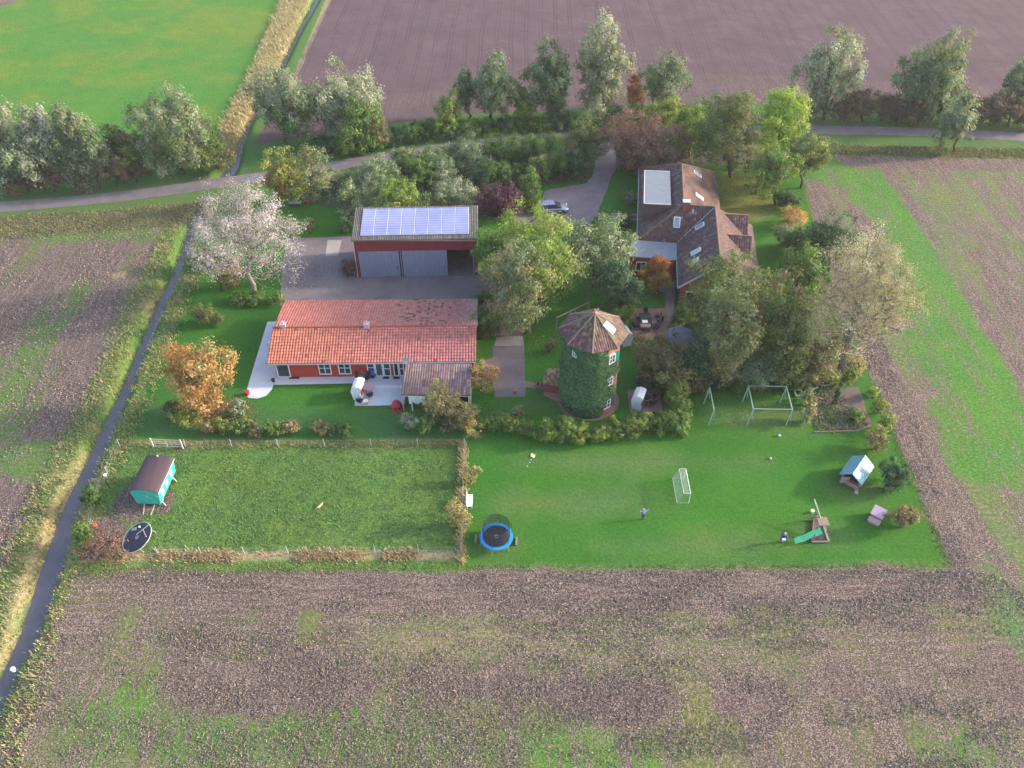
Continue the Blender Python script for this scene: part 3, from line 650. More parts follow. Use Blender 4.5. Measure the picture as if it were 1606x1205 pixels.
# --- barn with solar roof
def barn():
    FL, FR = P(563, 435), P(748.5, 431.5); zf = 5.25; zb = 6.0
    FL.x -= .0; u = (FR-FL).normalized(); W_ = (FR-FL).length; yb = 88.75; v = Vector((-u.y, u.x, 0)); Dp = yb-(FL.y+FR.y)/2
    L = lambda a, b, z: FL+u*a+v*b+Vector((0, 0, z))
    T = thing('barn', 'dark red machine barn carrying eight columns of solar panels on its roof', 'barn', tuple(L(W_/2, Dp/2, 0)))
    wl = MB()
    zd = 3.62
    def seg(a0, b0, a1, b1, z0, z1, z2=None, z3=None, t=.12):   # wall panel between two plan points
        A, Bp = L(a0, b0, 0), L(a1, b1, 0); d = (Bp-A).normalized(); n = Vector((-d.y, d.x, 0))*t/2; z2 = z1 if z2 is None else z2
        wl.hexa([A-n+Vector((0, 0, z0)), Bp-n+Vector((0, 0, z0)), Bp+n+Vector((0, 0, z0)), A+n+Vector((0, 0, z0)), A-n+Vector((0, 0, z1)), Bp-n+Vector((0, 0, z2)), Bp+n+Vector((0, 0, z2)), A+n+Vector((0, 0, z1))])
    seg(0, .06, W_, .06, zd, zf-.1); seg(.0, .14, .0, Dp, 0, zf-.1, zb-.12); seg(W_, .14, W_, Dp, 0, zf-.1, zb-.12); seg(.07, Dp-.07, W_-.07, Dp-.07, 0, zb-.14)
    seg(0, .06, .28, .06, 0, zd-.005); seg(W_-.32, .06, W_, .06, 0, zd-.005)
    put(wl, 'wall', M['barn_red'], T)
    def cr(u_, v_, r_): return jit((.12, .11, .1), r_, .25)
    R = tiles('roof', [tuple(L(-.25, -.2, zf)), tuple(L(W_+.25, -.2, zf)), tuple(L(W_+.25, Dp+.2, zb)), tuple(L(-.25, Dp+.2, zb))], T, tw=.2, th=1.6, amp=.05, step=.012, col=cr, under=(.2, .19, .17))
    put(MB().box(tuple(L(W_/2, -.24, zf-.1)), (W_+.5, .06, .14)), 'gutter', M['wood'], T)
    # panels
    sl = (zb-zf)/(Dp+.4)
    zz = lambda b: zf+(b+.2)*sl+.13
    pa0, pa1 = .75, W_-.75; b0, b1 = .55, Dp-.25; n = 8
    for i in range(n):
        a = pa0+(pa1-pa0)*i/n; b = pa0+(pa1-pa0)*(i+1)/n-.07
        fr = MB(); rows = 11
        fr.slab([L(a, b0, zz(b0)), L(b, b0, zz(b0)), L(b, b1, zz(b1)), L(a, b1, zz(b1))], .05); f_ = put(fr, 'solar_panel', M['white'], T)
        for j in range(rows):
            c0 = b0+(b1-b0)*j/rows+.02; c1 = b0+(b1-b0)*(j+1)/rows-.015
            mb = MB(); mb.slab([L(a+.04, c0, zz(c0)+.012), L(b-.04, c0, zz(c0)+.012), L(b-.04, c1, zz(c1)+.012), L(a+.04, c1, zz(c1)+.012)], .02); put(mb, 'cell', M['solar'], f_)
    # sliding doors of ribbed steel, floor, interior
    for a, b, nm in ((.3, 5.0, 0), (5.35, 10.6, 1)):
        mb = MB(); k = int((b-a)/.2)
        for i in range(k):
            x0 = a+(b-a)*i/k; x1 = a+(b-a)*(i+1)/k; xm = (x0+x1)/2
            mb.hexa([L(x0, -.02, .03), L(x1, -.02, .03), L(x1, .04, .03), L(x0, .04, .03), L(x0, -.02, zd-.01), L(x1, -.02, zd-.01), L(x1, .04, zd-.01), L(x0, .04, zd-.01)])
            mb.hexa([L(xm-.04, -.06, .03), L(xm+.04, -.06, .03), L(xm+.04, -.021, .03), L(xm-.04, -.021, .03), L(xm-.04, -.06, zd-.01), L(xm+.04, -.06, zd-.01), L(xm+.04, -.021, zd-.01), L(xm-.04, -.021, zd-.01)])
        o = put(mb, 'sliding_door', M['steel'], T)
        put(MB().box(tuple(L(b-.3, -.1, 1.3)), (.05, .06, .3)), 'handle', M['black'], o)
    for a in (5.18, W_-.36): put(MB().beam(L(a, .2, 0), L(a, .2, zd), .12), 'post', M['zinc'], T)
    put(MB().box(tuple(L(W_/2, Dp/2, .02)), (W_-.2, Dp-.2, .04)), 'floor', M['yard'], T)
    for a in (-.09, W_+.09): put(MB().beam(L(a, -.04, 0), L(a, -.04, zf-.15), .07, .05), 'corner_trim', M['offwhite'] if a < 0 else M['wood'], T)
    # stored things on the left wall
    t2 = thing('barrel', 'blue-green barrel standing against the left wall of the barn', 'barrel', tuple(L(-.6, 1.6, 0)))
    MB().lathe([(.28, 0), (.3, .1), (.33, .45), (.3, .8), (.28, .9)], n=14).build('body', mat('teal_plastic', (.05, .2, .22), .5), t2); MB().lathe([(.29, .9), (.29, .95), (.1, .97)], n=14).build('lid', M['black'], t2)
    t3 = thing('wheelbarrow', 'dark wheelbarrow tipped beside the right corner of the barn', 'wheelbarrow', tuple(L(W_+.7, -.3, 0)), .7)
    mb = MB(); mb.add([(-.4, -.3, .35), (.4, -.22, .3), (.4, .22, .3), (-.4, .3, .35), (-.55, -.38, .68), (.6, -.3, .6), (.6, .3, .6), (-.55, .38, .68)], [(3, 2, 1, 0), (0, 1, 5, 4), (1, 2, 6, 5), (2, 3, 7, 6), (3, 0, 4, 7)]); mb.build('tray', M['zinc'], t3)
    for s_ in (-1, 1): MB().tube([(.75, .08*s_, .2), (.2, .2*s_, .3), (-1.1, .3*s_, .62)], .02, 6).build('handle', M['black'], t3); MB().tube([(-.35, .26*s_, .36), (-.45, .26*s_, 0.02)], .018, 6).build('leg', M['black'], t3)
    MB().lathe([(.0, -.05), (.2, -.05), (.2, .05), (0, .05)], n=16).build('wheel', M['rubber'], t3).matrix_local = Matrix.Translation((.8, 0, .2)) @ Matrix.Rotation(math.pi/2, 4, 'X')
def solarmat():
    m, nt, b = newmat('solar_cell'); b.inputs['Base Color'].default_value = (.17, .2, .42, 1); b.inputs['Roughness'].default_value = .18; b.inputs['Specular IOR Level'].default_value = 1.; b.inputs['Coat Weight'].default_value = .8; b.inputs['Coat Roughness'].default_value = .1
    pos = N(nt, 'ShaderNodeNewGeometry').outputs['Position']; n = noise(nt, pos, .35, 4, .6); nt.links.new(mixc(nt, n, (.14, .16, .34), (.36, .37, .62)), b.inputs['Base Color']); return m
M['solar'] = solarmat()
barn()

# --- farmhouse
def farmhouse():
    O = Vector((15.1, 86.9, 0)); u = Vector((.9925, -.122, 0)); v = Vector((.122, .9925, 0)); e = 2.6
    L = lambda a, b, z: O+u*a+v*b+Vector((0, 0, z))
    ZR, va, vb, ub = 6.0, 3.0, 12.9, 8.8
    T = thing('farmhouse', 'large brick farmhouse with dark steep tiled roofs, dormers and skylights', 'house', tuple(L(7, 5, 0)))
    w = MB()
    def block(a0, b0, a1, b1, am, gz, z=e):
        w.hexa([L(a0, b0, 0), L(a1, b0, 0), L(a1, b1, 0), L(a0, b1, 0), L(a0, b0, z), L(a1, b0, z), L(a1, b1, z), L(a0, b1, z)])
        if b0 < 0:
            for bb, s_ in ((b0, .2),): w.add([L(a0, bb, z), L(a1, bb, z), L(am, bb, gz), L(a0, bb+s_, z), L(a1, bb+s_, z), L(am, bb+s_, gz)], [(0, 1, 2), (3, 5, 4), (0, 2, 5, 3), (1, 4, 5, 2)])
    k = (ZR-e)/(13.9-ub)
    block(.35, .35, 9.9, 17.2, 5.1, ZR-.3, e+.02); block(5.0, -8.6, 13.5, 4.8, ub, ZR-.3, e+.02)
    put(w, 'wall', M['brick'], T)
    def cdk(u_, v_, r_): return jit((.12, .07, .068) if r_.random() > .12 else (.2, .14, .11), r_, .2)
    def clt(u_, v_, r_):
        n = vn(u_*9, v_*7); return jit(lerp3((.145, .08, .065), (.07, .042, .04), n*1.9-.55), r_, .12)
    def vn(x, y): return float(vnoise(np.array([x*1.]), np.array([y*1.]), 1., 91)[0])
    tk = dict(tw=.3, th=.36, amp=.035, thick=.15)
    TT = lambda col, *q: tiles('roof', [tuple(L(*x)) for x in q], T, col=col, **tk)
    cbr = lambda a, b, r_: jit(lerp3((.15, .085, .075), (.1, .06, .055), r_.random()), r_, .1)
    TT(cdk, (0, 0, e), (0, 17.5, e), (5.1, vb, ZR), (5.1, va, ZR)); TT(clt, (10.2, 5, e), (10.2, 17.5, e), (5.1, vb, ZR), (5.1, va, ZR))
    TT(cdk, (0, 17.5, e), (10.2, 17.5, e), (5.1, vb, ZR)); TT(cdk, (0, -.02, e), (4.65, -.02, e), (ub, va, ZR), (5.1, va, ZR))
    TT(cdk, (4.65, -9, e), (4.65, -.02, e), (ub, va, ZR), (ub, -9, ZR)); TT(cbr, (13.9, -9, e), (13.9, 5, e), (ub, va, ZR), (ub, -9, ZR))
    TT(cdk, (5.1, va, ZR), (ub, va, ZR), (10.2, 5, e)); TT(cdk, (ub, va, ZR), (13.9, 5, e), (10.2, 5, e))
    rid = MB()
    for a, b in ((L(5.1, va, ZR), L(5.1, vb, ZR)), (L(ub, -9, ZR), L(ub, va, ZR)), (L(5.1, va, ZR), L(ub, va, ZR)), (L(0, 0, e+.05), L(5.1, va, ZR)), (L(0, 17.5, e+.05), L(5.1, vb, ZR)), (L(10.2, 17.5, e+.05), L(5.1, vb, ZR))):
        n = int((b-a).length/.38)
        for i in range(n): rid.tube([a+(b-a)*i/n+Vector((0, 0, .03)), a+(b-a)*(i+1.05)/n+Vector((0, 0, .05))], .11, 6)
    put(rid, 'ridge', mat('mossy_ridge', (.22, .16, .1), .9, .5, 3), T)
    put(MB().beam(L(4.75, .05, e+.12), L(ub-.05, va, ZR+.06), .22, .04), 'valley_flashing', M['zinc'], T)
    gt = MB(); gt.tube([L(-.05, -.1, e-.05), L(4.6, -.1, e-.05)], .07, 6); gt.tube([L(-.08, 0, e-.05), L(-.08, 17.5, e-.05)], .07, 6); gt.tube([L(4.6, -.15, e-.05), L(4.6, -9, e-.05)], .07, 6)
    put(gt, 'gutter', M['zinc'], T)
    # barge boards on gables
    bb = MB()
    for b_ in (-9.03,): bb.beam(L(4.6, b_, e-.05), L(ub, b_, ZR-.02), .05, .22); bb.beam(L(13.95, b_, e-.05), L(ub, b_, ZR-.02), .05, .22)
    put(bb, 'barge_board', M['offwhite'], T)
    # flat box dormer on the left slope
    zf = ZR-.45; q = [P(1011, 269, zf), P(1050.5, 270.5, zf), P(1052.5, 322.5, zf), P(1010, 320.5, zf)]
    d = MB(); d.add([tuple(x) for x in q]+[(x.x, x.y, zf-2.6 if i in (0, 3) else zf-.2) for i, x in enumerate(q)], [(0, 1, 2, 3), (0, 3, 7, 4), (3, 2, 6, 7), (1, 0, 4, 5), (2, 1, 5, 6), (7, 6, 5, 4)]); dm = put(d, 'flat_dormer', mat('dormer_wall', (.16, .09, .085), .8), T)
    cap = MB(); cap.slab([(x.x, x.y, zf+.1) for x in q], .08); put(cap, 'roof', M['panelgrey'], dm)
    ed = MB(); 
    for a, b in ((q[3], q[0]), (q[0], q[1]), (q[3], q[2])): ed.beam(a+Vector((0, 0, .1)), b+Vector((0, 0, .1)), .1, .1)
    put(ed, 'roof_trim', M['offwhite'], dm)
    # skylights
    def sky(cx, cy, wdt, hgt, planeu, nm='skylight'):
        # planeu: function (a,b)->z and basis
        c, e1, e2 = planeu(cx, cy); fr = MB(); n = e1.cross(e2).normalized(); n = n if n.z > 0 else -n
        fr.hexa([c+e1*i*wdt/2+e2*j*hgt/2+n*.02 for i, j in ((-1, -1), (1, -1), (1, 1), (-1, 1))]+[c+e1*i*wdt/2+e2*j*hgt/2+n*.13 for i, j in ((-1, -1), (1, -1), (1, 1), (-1, 1))])
        o = put(fr, nm, M['white'], T); g_ = MB(); g_.hexa([c+e1*i*(wdt/2-.1)+e2*j*(hgt/2-.1)+n*.131 for i, j in ((-1, -1), (1, -1), (1, 1), (-1, 1))]+[c+e1*i*(wdt/2-.1)+e2*j*(hgt/2-.1)+n*.145 for i, j in ((-1, -1), (1, -1), (1, 1), (-1, 1))]); put(g_, 'pane', M['skyglass'], o)
    def onplane(p0, p1, p2):
        n = (p1-p0).cross(p2-p0).normalized(); n = n if n.z > 0 else -n; f = (Vector((0, 0, 1))-n*n.z).normalized(); ee = f.cross(n)
        def g(px, py):
            ro = Vector((0, 0, CAMH)); rd = (P(px, py, 0)-ro); t = n.dot(p0-ro)/n.dot(rd); return ro+rd*t, ee, f
        return g
    pAr = onplane(L(10.2, va, e), L(10.2, 17.5, e), L(5.1, vb, ZR)); pF = onplane(L(0, 0, e), L(4.65, 0, e), L(5.1, va, ZR)); pB = onplane(L(4.65, -9, e), L(4.65, 0, e), L(ub, -9, ZR))
    sky(1093.5, 274, .75, 1.25, pAr); sky(1096.5, 309.5, .75, 1.25, pAr); sky(1061.5, 349, .8, 1.3, pF); sky(1098, 355.5, .8, 1.2, pB); sky(1092, 395.5, .8, 1.3, pB); sky(1091, 409.5, .75, .9, pB)
    c, _, _ = pF(1075.5, 330); ch = MB(); ch.box(tuple(c+Vector((0, .2, .4))), (.8, .6, 1.4)); co_ = put(ch, 'chimney', M['brick'], T); put(MB().box(tuple(c+Vector((0, .2, 1.14))), (.92, .72, .08)), 'chimney_cap', M['offwhite'], co_)
    c, _, _ = pF(1086, 335); put(MB().tube([c-Vector((0, 0, .1)), c+Vector((0, 0, .5))], .07, 8), 'vent_pipe', M['offwhite'], T)
    # two gabled dormers on the right slope
    for vc in (2.9, -1.6):
        zr_ = ZR-.8; ze_ = e+1.1; wd = 1.8; uo = 12.9; ui = ub+(ZR-zr_)/k
        uie = ub+(ZR-ze_)/k
        dw = MB(); dw.add([L(uo-.25, vc-wd+.2, e-.1), L(uo-.25, vc+wd-.2, e-.1), L(uo-.25, vc+wd-.2, ze_), L(uo-.25, vc, zr_-.12), L(uo-.25, vc-wd+.2, ze_), L(uie, vc-wd+.2, ze_), L(uie, vc+wd-.2, ze_), L(ui, vc, zr_-.12), L(uo-.6, vc-wd+.2, e-.1), L(uo-.6, vc+wd-.2, e-.1)], [(0, 1, 2, 3, 4), (0, 4, 5, 8), (1, 9, 6, 2), (4, 3, 7, 5), (3, 2, 6, 7)])
        do = put(dw, 'dormer', M['brick'], T)
        for s_ in (-1, 1):
            tiles('roof', [tuple(L(uo, vc+s_*wd, ze_-.02)), tuple(L(uie-.2, vc+s_*wd, ze_-.02)), tuple(L(ui, vc, zr_)), tuple(L(uo, vc, zr_))], do, tw=.3, th=.36, col=cdk, thick=.1)
        rr_ = MB()
        for i in range(10): a = L(ui+(uo-ui)*i/10, vc, zr_+.03); rr_.tube([a, a+u*(uo-ui)/9.5], .09, 6)
        put(rr_, 'ridge', M['brick_pale'], do)
    # annex with flat roof
    zA = 2.75; qa = [P(986.5, 402, zA), P(1061, 408, zA), P(1062, 382, zA), P(991, 376, zA)]
    AN = MB(); AN.add([(x.x, x.y, 0) for x in qa]+[(x.x, x.y, zA-.2) for x in qa], [(3, 2, 1, 0), (4, 5, 6, 7), (0, 1, 5, 4), (1, 2, 6, 5), (2, 3, 7, 6), (3, 0, 4, 7)])
    c = sum(qa, Vector((0, 0, 0)))/4; an = put(MB_scaled(AN, c, .94), 'annex', M['red_wall'], T)
    cp = MB(); cp.slab([(x.x, x.y, zA) for x in qa], .18); put(cp, 'roof', M['panelgrey'], an)
    ym = qa[0].y+.12
    window(an, qa[1].x-1.7, qa[1].x-.6, .15, 2.2, ym+.02, 1, 2)
    window(an, qa[0].x+.9, qa[0].x+2.1, .8, 2.1, ym-.3, 2, 1)
    # windows of the front gable and brick shed corner behind the trees
    gy = L(7, -8.6, 0).y
    for a in (6.2, 9.3, 12.0):
        p = L(a, -8.6, 0); o = MB(); o.box((p.x, p.y-.05, 1.3), (1.15, .12, 1.3)); wv = put(o, 'window', M['white'], T); put(MB().box((p.x, p.y-.115, 1.3), (.95, .03, 1.1)), 'pane', M['glass'], wv)
def MB_scaled(mb, c, s):
    mb.v = [((x-c.x)*s+c.x, (y-c.y)*s+c.y, z) for x, y, z in mb.v]; return mb
farmhouse()

# --- ivy-covered tower
def tower():
    c = P(922, 626); r = 2.68; zt = 8.9; za = 11.0
    T = thing('tower', 'round brick mill tower thickly covered with dark ivy', 'tower', tuple(c))
    put(MB().lathe([(r+.05, 0), (r, .4), (r-.06, zt+.1)], c=tuple(c), n=48), 'wall', M['brick_pale'], T)
    ring = MB(); ring.lathe([(r+.45, 0), (r+.45, .06), (r+.02, .06)], c=tuple(c), n=48); put(ring, 'plinth', M['brickpave'], T)
    # octagonal roof
    re = 3.3; pts = []
    for k in range(8):
        a = math.radians(-90-6+45*k); pts.append(Vector((c.x+re*math.cos(a), c.y+re*math.sin(a), zt)))
    ap = Vector((c.x, c.y, za))
    for k in range(8):
        def cf(u_, v_, r_, k=k):
            base = (.12, .065, .06) if r_.random() > .35 else (.18, .11, .09)
            if r_.random() < v_*.9-.15: base = (.19, .15, .08)
            if k == 1 and r_.random() < .45: base = (.2, .14, .08)
            return jit(base, r_, .15)
        tiles('roof', [tuple(pts[k]), tuple(pts[(k+1) % 8]), tuple(ap)], T, tw=.24, th=.34, col=cf, thick=.1)
    h = MB()
    for p in pts: h.tube([p+Vector((0, 0, .03)), ap+Vector((0, 0, .05))], .075, 6)
    put(h, 'hip_ridge', mat('hip_tile', (.27, .2, .15), .85, .3, 3), T)
    f = MB(); f.lathe([(.2, 0), (.14, .12), (.05, .2)], c=(ap.x, ap.y, ap.z-.02), n=10); f.beam(ap+Vector((-.25, -.1, .12)), ap+Vector((.35, .25, .42)), .1); put(f, 'finial', M['brick_pale'], T)
    # skylight on the right front facet
    m0 = (pts[1]+pts[2])/2; cc = ap+(m0-ap)*.52+Vector((-.12, -.1, 0)); fv = (ap-m0).normalized(); ev = (pts[2]-pts[1]).normalized(); n = ev.cross(fv).normalized(); n = n if n.z > 0 else -n
    fr = MB(); fr.hexa([cc+ev*i*.42+fv*j*.62+n*.03 for i, j in ((-1, -1), (1, -1), (1, 1), (-1, 1))]+[cc+ev*i*.42+fv*j*.62+n*.16 for i, j in ((-1, -1), (1, -1), (1, 1), (-1, 1))]); s_ = put(fr, 'skylight', M['zinc'], T)
    g_ = MB(); g_.hexa([cc+ev*i*.32+fv*j*.52+n*.161 for i, j in ((-1, -1), (1, -1), (1, 1), (-1, 1))]+[cc+ev*i*.32+fv*j*.52+n*.175 for i, j in ((-1, -1), (1, -1), (1, 1), (-1, 1))]); put(g_, 'pane', mat('bright_pane', (.55, .57, .62), .15, .05), s_)
    # windows with shutters on the right, one on the left
    def win(adeg, z, w_, h_, shut=0):
        a = math.radians(adeg); d = Vector((math.cos(a), math.sin(a), 0)); t = Vector((-d.y, d.x, 0)); q = c+d*(r+.02)+Vector((0, 0, z))
        Mx = Matrix((( t.x, d.x, 0, q.x), (t.y, d.y, 0, q.y), (0, 0, 1, q.z), (0, 0, 0, 1)))
        m_ = MB(); fw = .08
        for b_ in (((-w_/2+fw/2, 0, 0), (fw, .3, h_)), ((w_/2-fw/2, 0, 0), (fw, .3, h_)), ((0, 0, h_/2-fw/2), (w_-2*fw, .3, fw)), ((0, 0, -h_/2+fw/2), (w_-2*fw, .3, fw)), ((0, 0, 0), (.05, .26, h_-2*fw)), ((0, 0, 0), (w_-2*fw, .24, .05))): m_.box(*b_, M=Mx)
        wv = put(m_, 'window', M['white'], T); p_ = MB(); p_.box((0, 0, 0), (w_-fw, .2, h_-fw), M=Mx); put(p_, 'pane', M['glass'], wv)
        if shut:
            s2 = MB(); s2.box((w_/2+.3, .06, 0), (.5, .06, h_+.05), M=Mx); put(s2, 'shutter', mat('shutter_green', (.02, .3, .2), .5) if z > 6 else mat('shutter_dark', (.03, .1, .09), .6), T)
    win(-53, 7.35, .75, 1.05, 1); win(-53, 4.5, .7, 1.0, 0); win(-54, 1.5, .8, 1.1, 1); win(-131, 7.9, .5, .8, 0); win(-128, 1.0, .4, .35, 0)
    # ivy: leaves hugging the wall from the left round to the right front
    rng = np.random.RandomState(3); n = 26000
    a = np.radians(rng.uniform(-218, -14, n)); z = rng.uniform(.1, zt-.02, n)
    lim = np.radians(-38+9*np.sin(z*1.5-1.2)+5*np.sin(z*3.7+1)+np.where(z < 2.9, (z-2.9)*12, 0)+np.where(z > 6.6, -(z-6.6)*13, 0))
    k = (a < lim+rng.normal(size=n)*.05)
    for ad, zz_, hw, hh in ((-51, 7.35, .52, .66), (-53, 4.5, .42, .6), (-52, 1.5, .55, .7), (-131, 7.9, .3, .46), (-128, 1.0, .25, .22)):
        k &= ~((np.abs((a-math.radians(ad)))*r < hw) & (np.abs(z-zz_) < hh))
    a = a[k]; z = z[k]; n = len(a); bul = .08+.5*vnoise(a*r*1.+40, z, .95, 51)**1.8+.06*rng.rand(n)
    rr_ = r+bul; pos = np.c_[rr_*np.cos(a), rr_*np.sin(a), z]; nr = np.c_[np.cos(a), np.sin(a), np.full(n, .35)]+rng.normal(size=(n, 3))*.5; nr /= np.linalg.norm(nr, axis=1)[:, None]
    t1 = np.cross(nr, rng.normal(size=(n, 3))); t1 /= np.linalg.norm(t1, axis=1)[:, None]; t2 = np.cross(nr, t1); s1 = .09*(.6+.8*rng.rand(n, 1))
    V = np.stack([pos-t1*s1, pos+t2*s1, pos+t1*s1, pos-t2*s1], 1).reshape(-1, 3); cs = np.array([(.08, .17, .075), (.11, .23, .09), (.055, .13, .065), (.17, .28, .11)])
    cl = cs[rng.randint(0, 4, n)]*(.7+.6*rng.rand(n, 1))
    np_mesh('ivy', V, np.arange(n*4).reshape(n, 4), M['leaf'], T, cols=cl)
    # small tiled side building at the left foot
    S = thing('shed', 'small brick porch with mossy tiled roof at the left foot of the tower', 'shed', tuple(P(865, 612)))
    z1 = 2.1; z0 = 1.55; q = [P(850.5, 603, z0), P(877, 606, z0), P(877.5, 577.5, z1), P(855.5, 578, z1)]
    tiles('roof', [tuple(x) for x in q], S, tw=.2, th=.3, col=lambda a_, b_, r_: jit((.3, .25, .09) if r_.random() < .55 else (.2, .11, .08), r_, .15))
    qb = [q[0]+Vector((.15, .25, 0)), q[1]+Vector((0, .25, 0)), q[2]+Vector((0, -.15, 0)), q[3]+Vector((.15, -.15, 0))]
    wb = MB(); wb.add([(p_.x, p_.y, 0) for p_ in qb]+[(p_.x, p_.y, p_.z-.13) for p_ in qb], [(3, 2, 1, 0), (4, 5, 6, 7), (0, 1, 5, 4), (1, 2, 6, 5), (2, 3, 7, 6), (3, 0, 4, 7)]); put(wb, 'wall', M['brick'], S)
    H_ = thing('cellar_hatch', 'low brick cellar entrance with two dark hatch doors beside the tower path', 'hatch', tuple(P(848, 606)))
    q = [P(840, 608.5), P(853, 611), P(853.5, 604), P(841, 602)]
    hb = MB(); hb.add([(p_.x, p_.y, 0) for p_ in q]+[(p_.x, p_.y, .35) for p_ in q], [(3, 2, 1, 0), (4, 5, 6, 7), (0, 1, 5, 4), (1, 2, 6, 5), (2, 3, 7, 6), (3, 0, 4, 7)]); put(hb, 'frame', M['brick_pale'], H_)
    for i in range(2):
        A_ = q[0].lerp(q[1], .06+.48*i); B_ = q[0].lerp(q[1], .46+.48*i); C_ = q[3].lerp(q[2], .46+.48*i); D_ = q[3].lerp(q[2], .06+.48*i); cen = (A_+B_+C_+D_)/4
        s_ = MB(); s_.slab([tuple(cen+(x-cen)*.8+Vector((0, 0, .4))) for x in (A_, B_, C_, D_)], .045); put(s_, 'hatch_door', M['black'], H_)
    rp = [P(853, 612), P(878, 624), P(884, 634), P(872, 630), P(853, 620)]
    rw = MB(); rw.prism([(p_.x, p_.y) for p_ in rp], 0, .3); o = rw.build('garden_wall', M['brick_pale']); tag(o, 'low pinkish brick ramp curving to the tower foot', 'wall')
tower()

# --- old green wagon
def wagon():
    f1 = P(216, 799); f2 = P(256, 797); b2 = P(276, 752); ang = math.atan2(b2.y-f2.y, b2.x-f2.x)-math.pi/2
    W_, Ln = 2.1, 3.9; cen = (f1+f2)/2+Vector((-math.sin(ang), math.cos(ang), 0))*(Ln/2+.1)
    T = thing('wagon', 'turquoise wooden site wagon with rounded dark roof in the paddock', 'wagon', tuple(cen), ang)
    z0, z1, zr = .55, 2.15, 2.6; o_ = .22
    wl = MB(); nb = 13
    def gab(y): 
        prof = [(-W_/2, z0), (W_/2, z0), (W_/2+o_, z1)]+[((W_/2+o_)*math.cos(t), z1+(zr-z1-.06)*math.sin(t)) for t in np.linspace(0, math.pi, 9)[1:-1]]+[(-W_/2-o_, z1)]
        return [(x, y, z) for x, z in prof]
    a, b = gab(-Ln/2), gab(Ln/2); n = len(a); wl.add(a+b, [tuple(range(n)), tuple(range(2*n-1, n-1, -1))]+[(i, (i+1) % n, n+(i+1) % n, n+i) for i in range(n)][::-1])
    m, nt, bs = newmat('turquoise_boards'); tc = N(nt, 'ShaderNodeTexCoord').outputs['Object']
    f = mth(nt, 'MULTIPLY_ADD', mth(nt, 'SUBTRACT', noise(nt, tc, 1.1, 5, .7), .56), 9., 0, clamp=True)
    nt.links.new(mixc(nt, f, mixc(nt, noise(nt, tc, 3, 3), (.015, .33, .27), (.04, .5, .4)), (.5, .46, .42)), bs.inputs['Base Color']); bs.inputs['Roughness'].default_value = .7
    wl.build('body', m, T)
    rf = MB(); N_ = 14; vs = []
    for y in (-Ln/2-.12, Ln/2+.12):
        for t in np.linspace(0, math.pi, N_):
            vs.append(((W_/2+o_+.06)*math.cos(t), y, z1+.0+(zr-z1)*math.sin(t)))
        for t in np.linspace(0, math.pi, N_):
            vs.append(((W_/2+o_+.06)*math.cos(t), y, z1-.05+(zr-z1)*math.sin(t)))
    fs = []
    for i in range(N_-1): fs += [(i, i+1, 2*N_+i+1, 2*N_+i), (N_+i, 3*N_+i, 3*N_+i+1, N_+i+1), (i, N_+i, N_+i+1, i+1), (2*N_+i, 2*N_+i+1, 3*N_+i+1, 3*N_+i)]
    fs += [(0, 2*N_, 3*N_, N_), (N_-1, 2*N_-1, 4*N_-1, 3*N_-1)]
    rf.add(vs, fs); rf.build('roof', mat('rusty_felt', (.1, .055, .055), .8, .45, .9, col2=(.045, .035, .06), stretch=(1.5, .35, 1)), T)
    ed = MB(); ed.beam((W_/2+o_+.04, -Ln/2-.12, z1-.02), (W_/2+o_+.04, Ln/2+.12, z1-.02), .05, .09); ed.build('roof_edge', M['offwhite'], T)
    for y in (-1.2, -.2, .95): MB().box((W_/2+.13, y, 1.38), (.05, .55, .62), M=Matrix.Rotation(0, 4, 'X')).build('shutter', mat('faded_shutter', (.35, .42, .4), .8), T)
    for y in (-1.25, 1.25):
        for s_ in (-1, 1):
            wh = MB().lathe([(.08, -.06), (.3, -.06), (.32, 0), (.3, .06), (.08, .06)], n=18).build('wheel', M['rubber'], T); wh.matrix_local = Matrix.Translation((s_*.85, y, .32)) @ Matrix.Rotation(math.pi/2, 4, 'Y')
            MB().lathe([(0, -.07), (.12, -.07), (.12, .07), (0, .07)], n=10).build('rim', M['offwhite'], wh)
    MB().beam((-.8, 0, .45), (.8, 0, .45), .1).build('chassis', M['black'], T)
    for x in (-.45, .5): MB().beam((x, -Ln/2, .5), (x*.7, -Ln/2-.9, .12), .07).build('drawbar', M['woodpale'], T)
    for y in (-1.5, 1.3): MB().beam((W_/2-.1, y, .5), (W_/2+.25, y-.2, .03), .09).build('prop', M['woodpale'], T)
    MB().lathe([(.06, 0), (.06, .2), (.1, .22)], c=(0, Ln/2-.1, zr-.08), n=8).build('stove_pipe', M['offwhite'], T)
wagon()

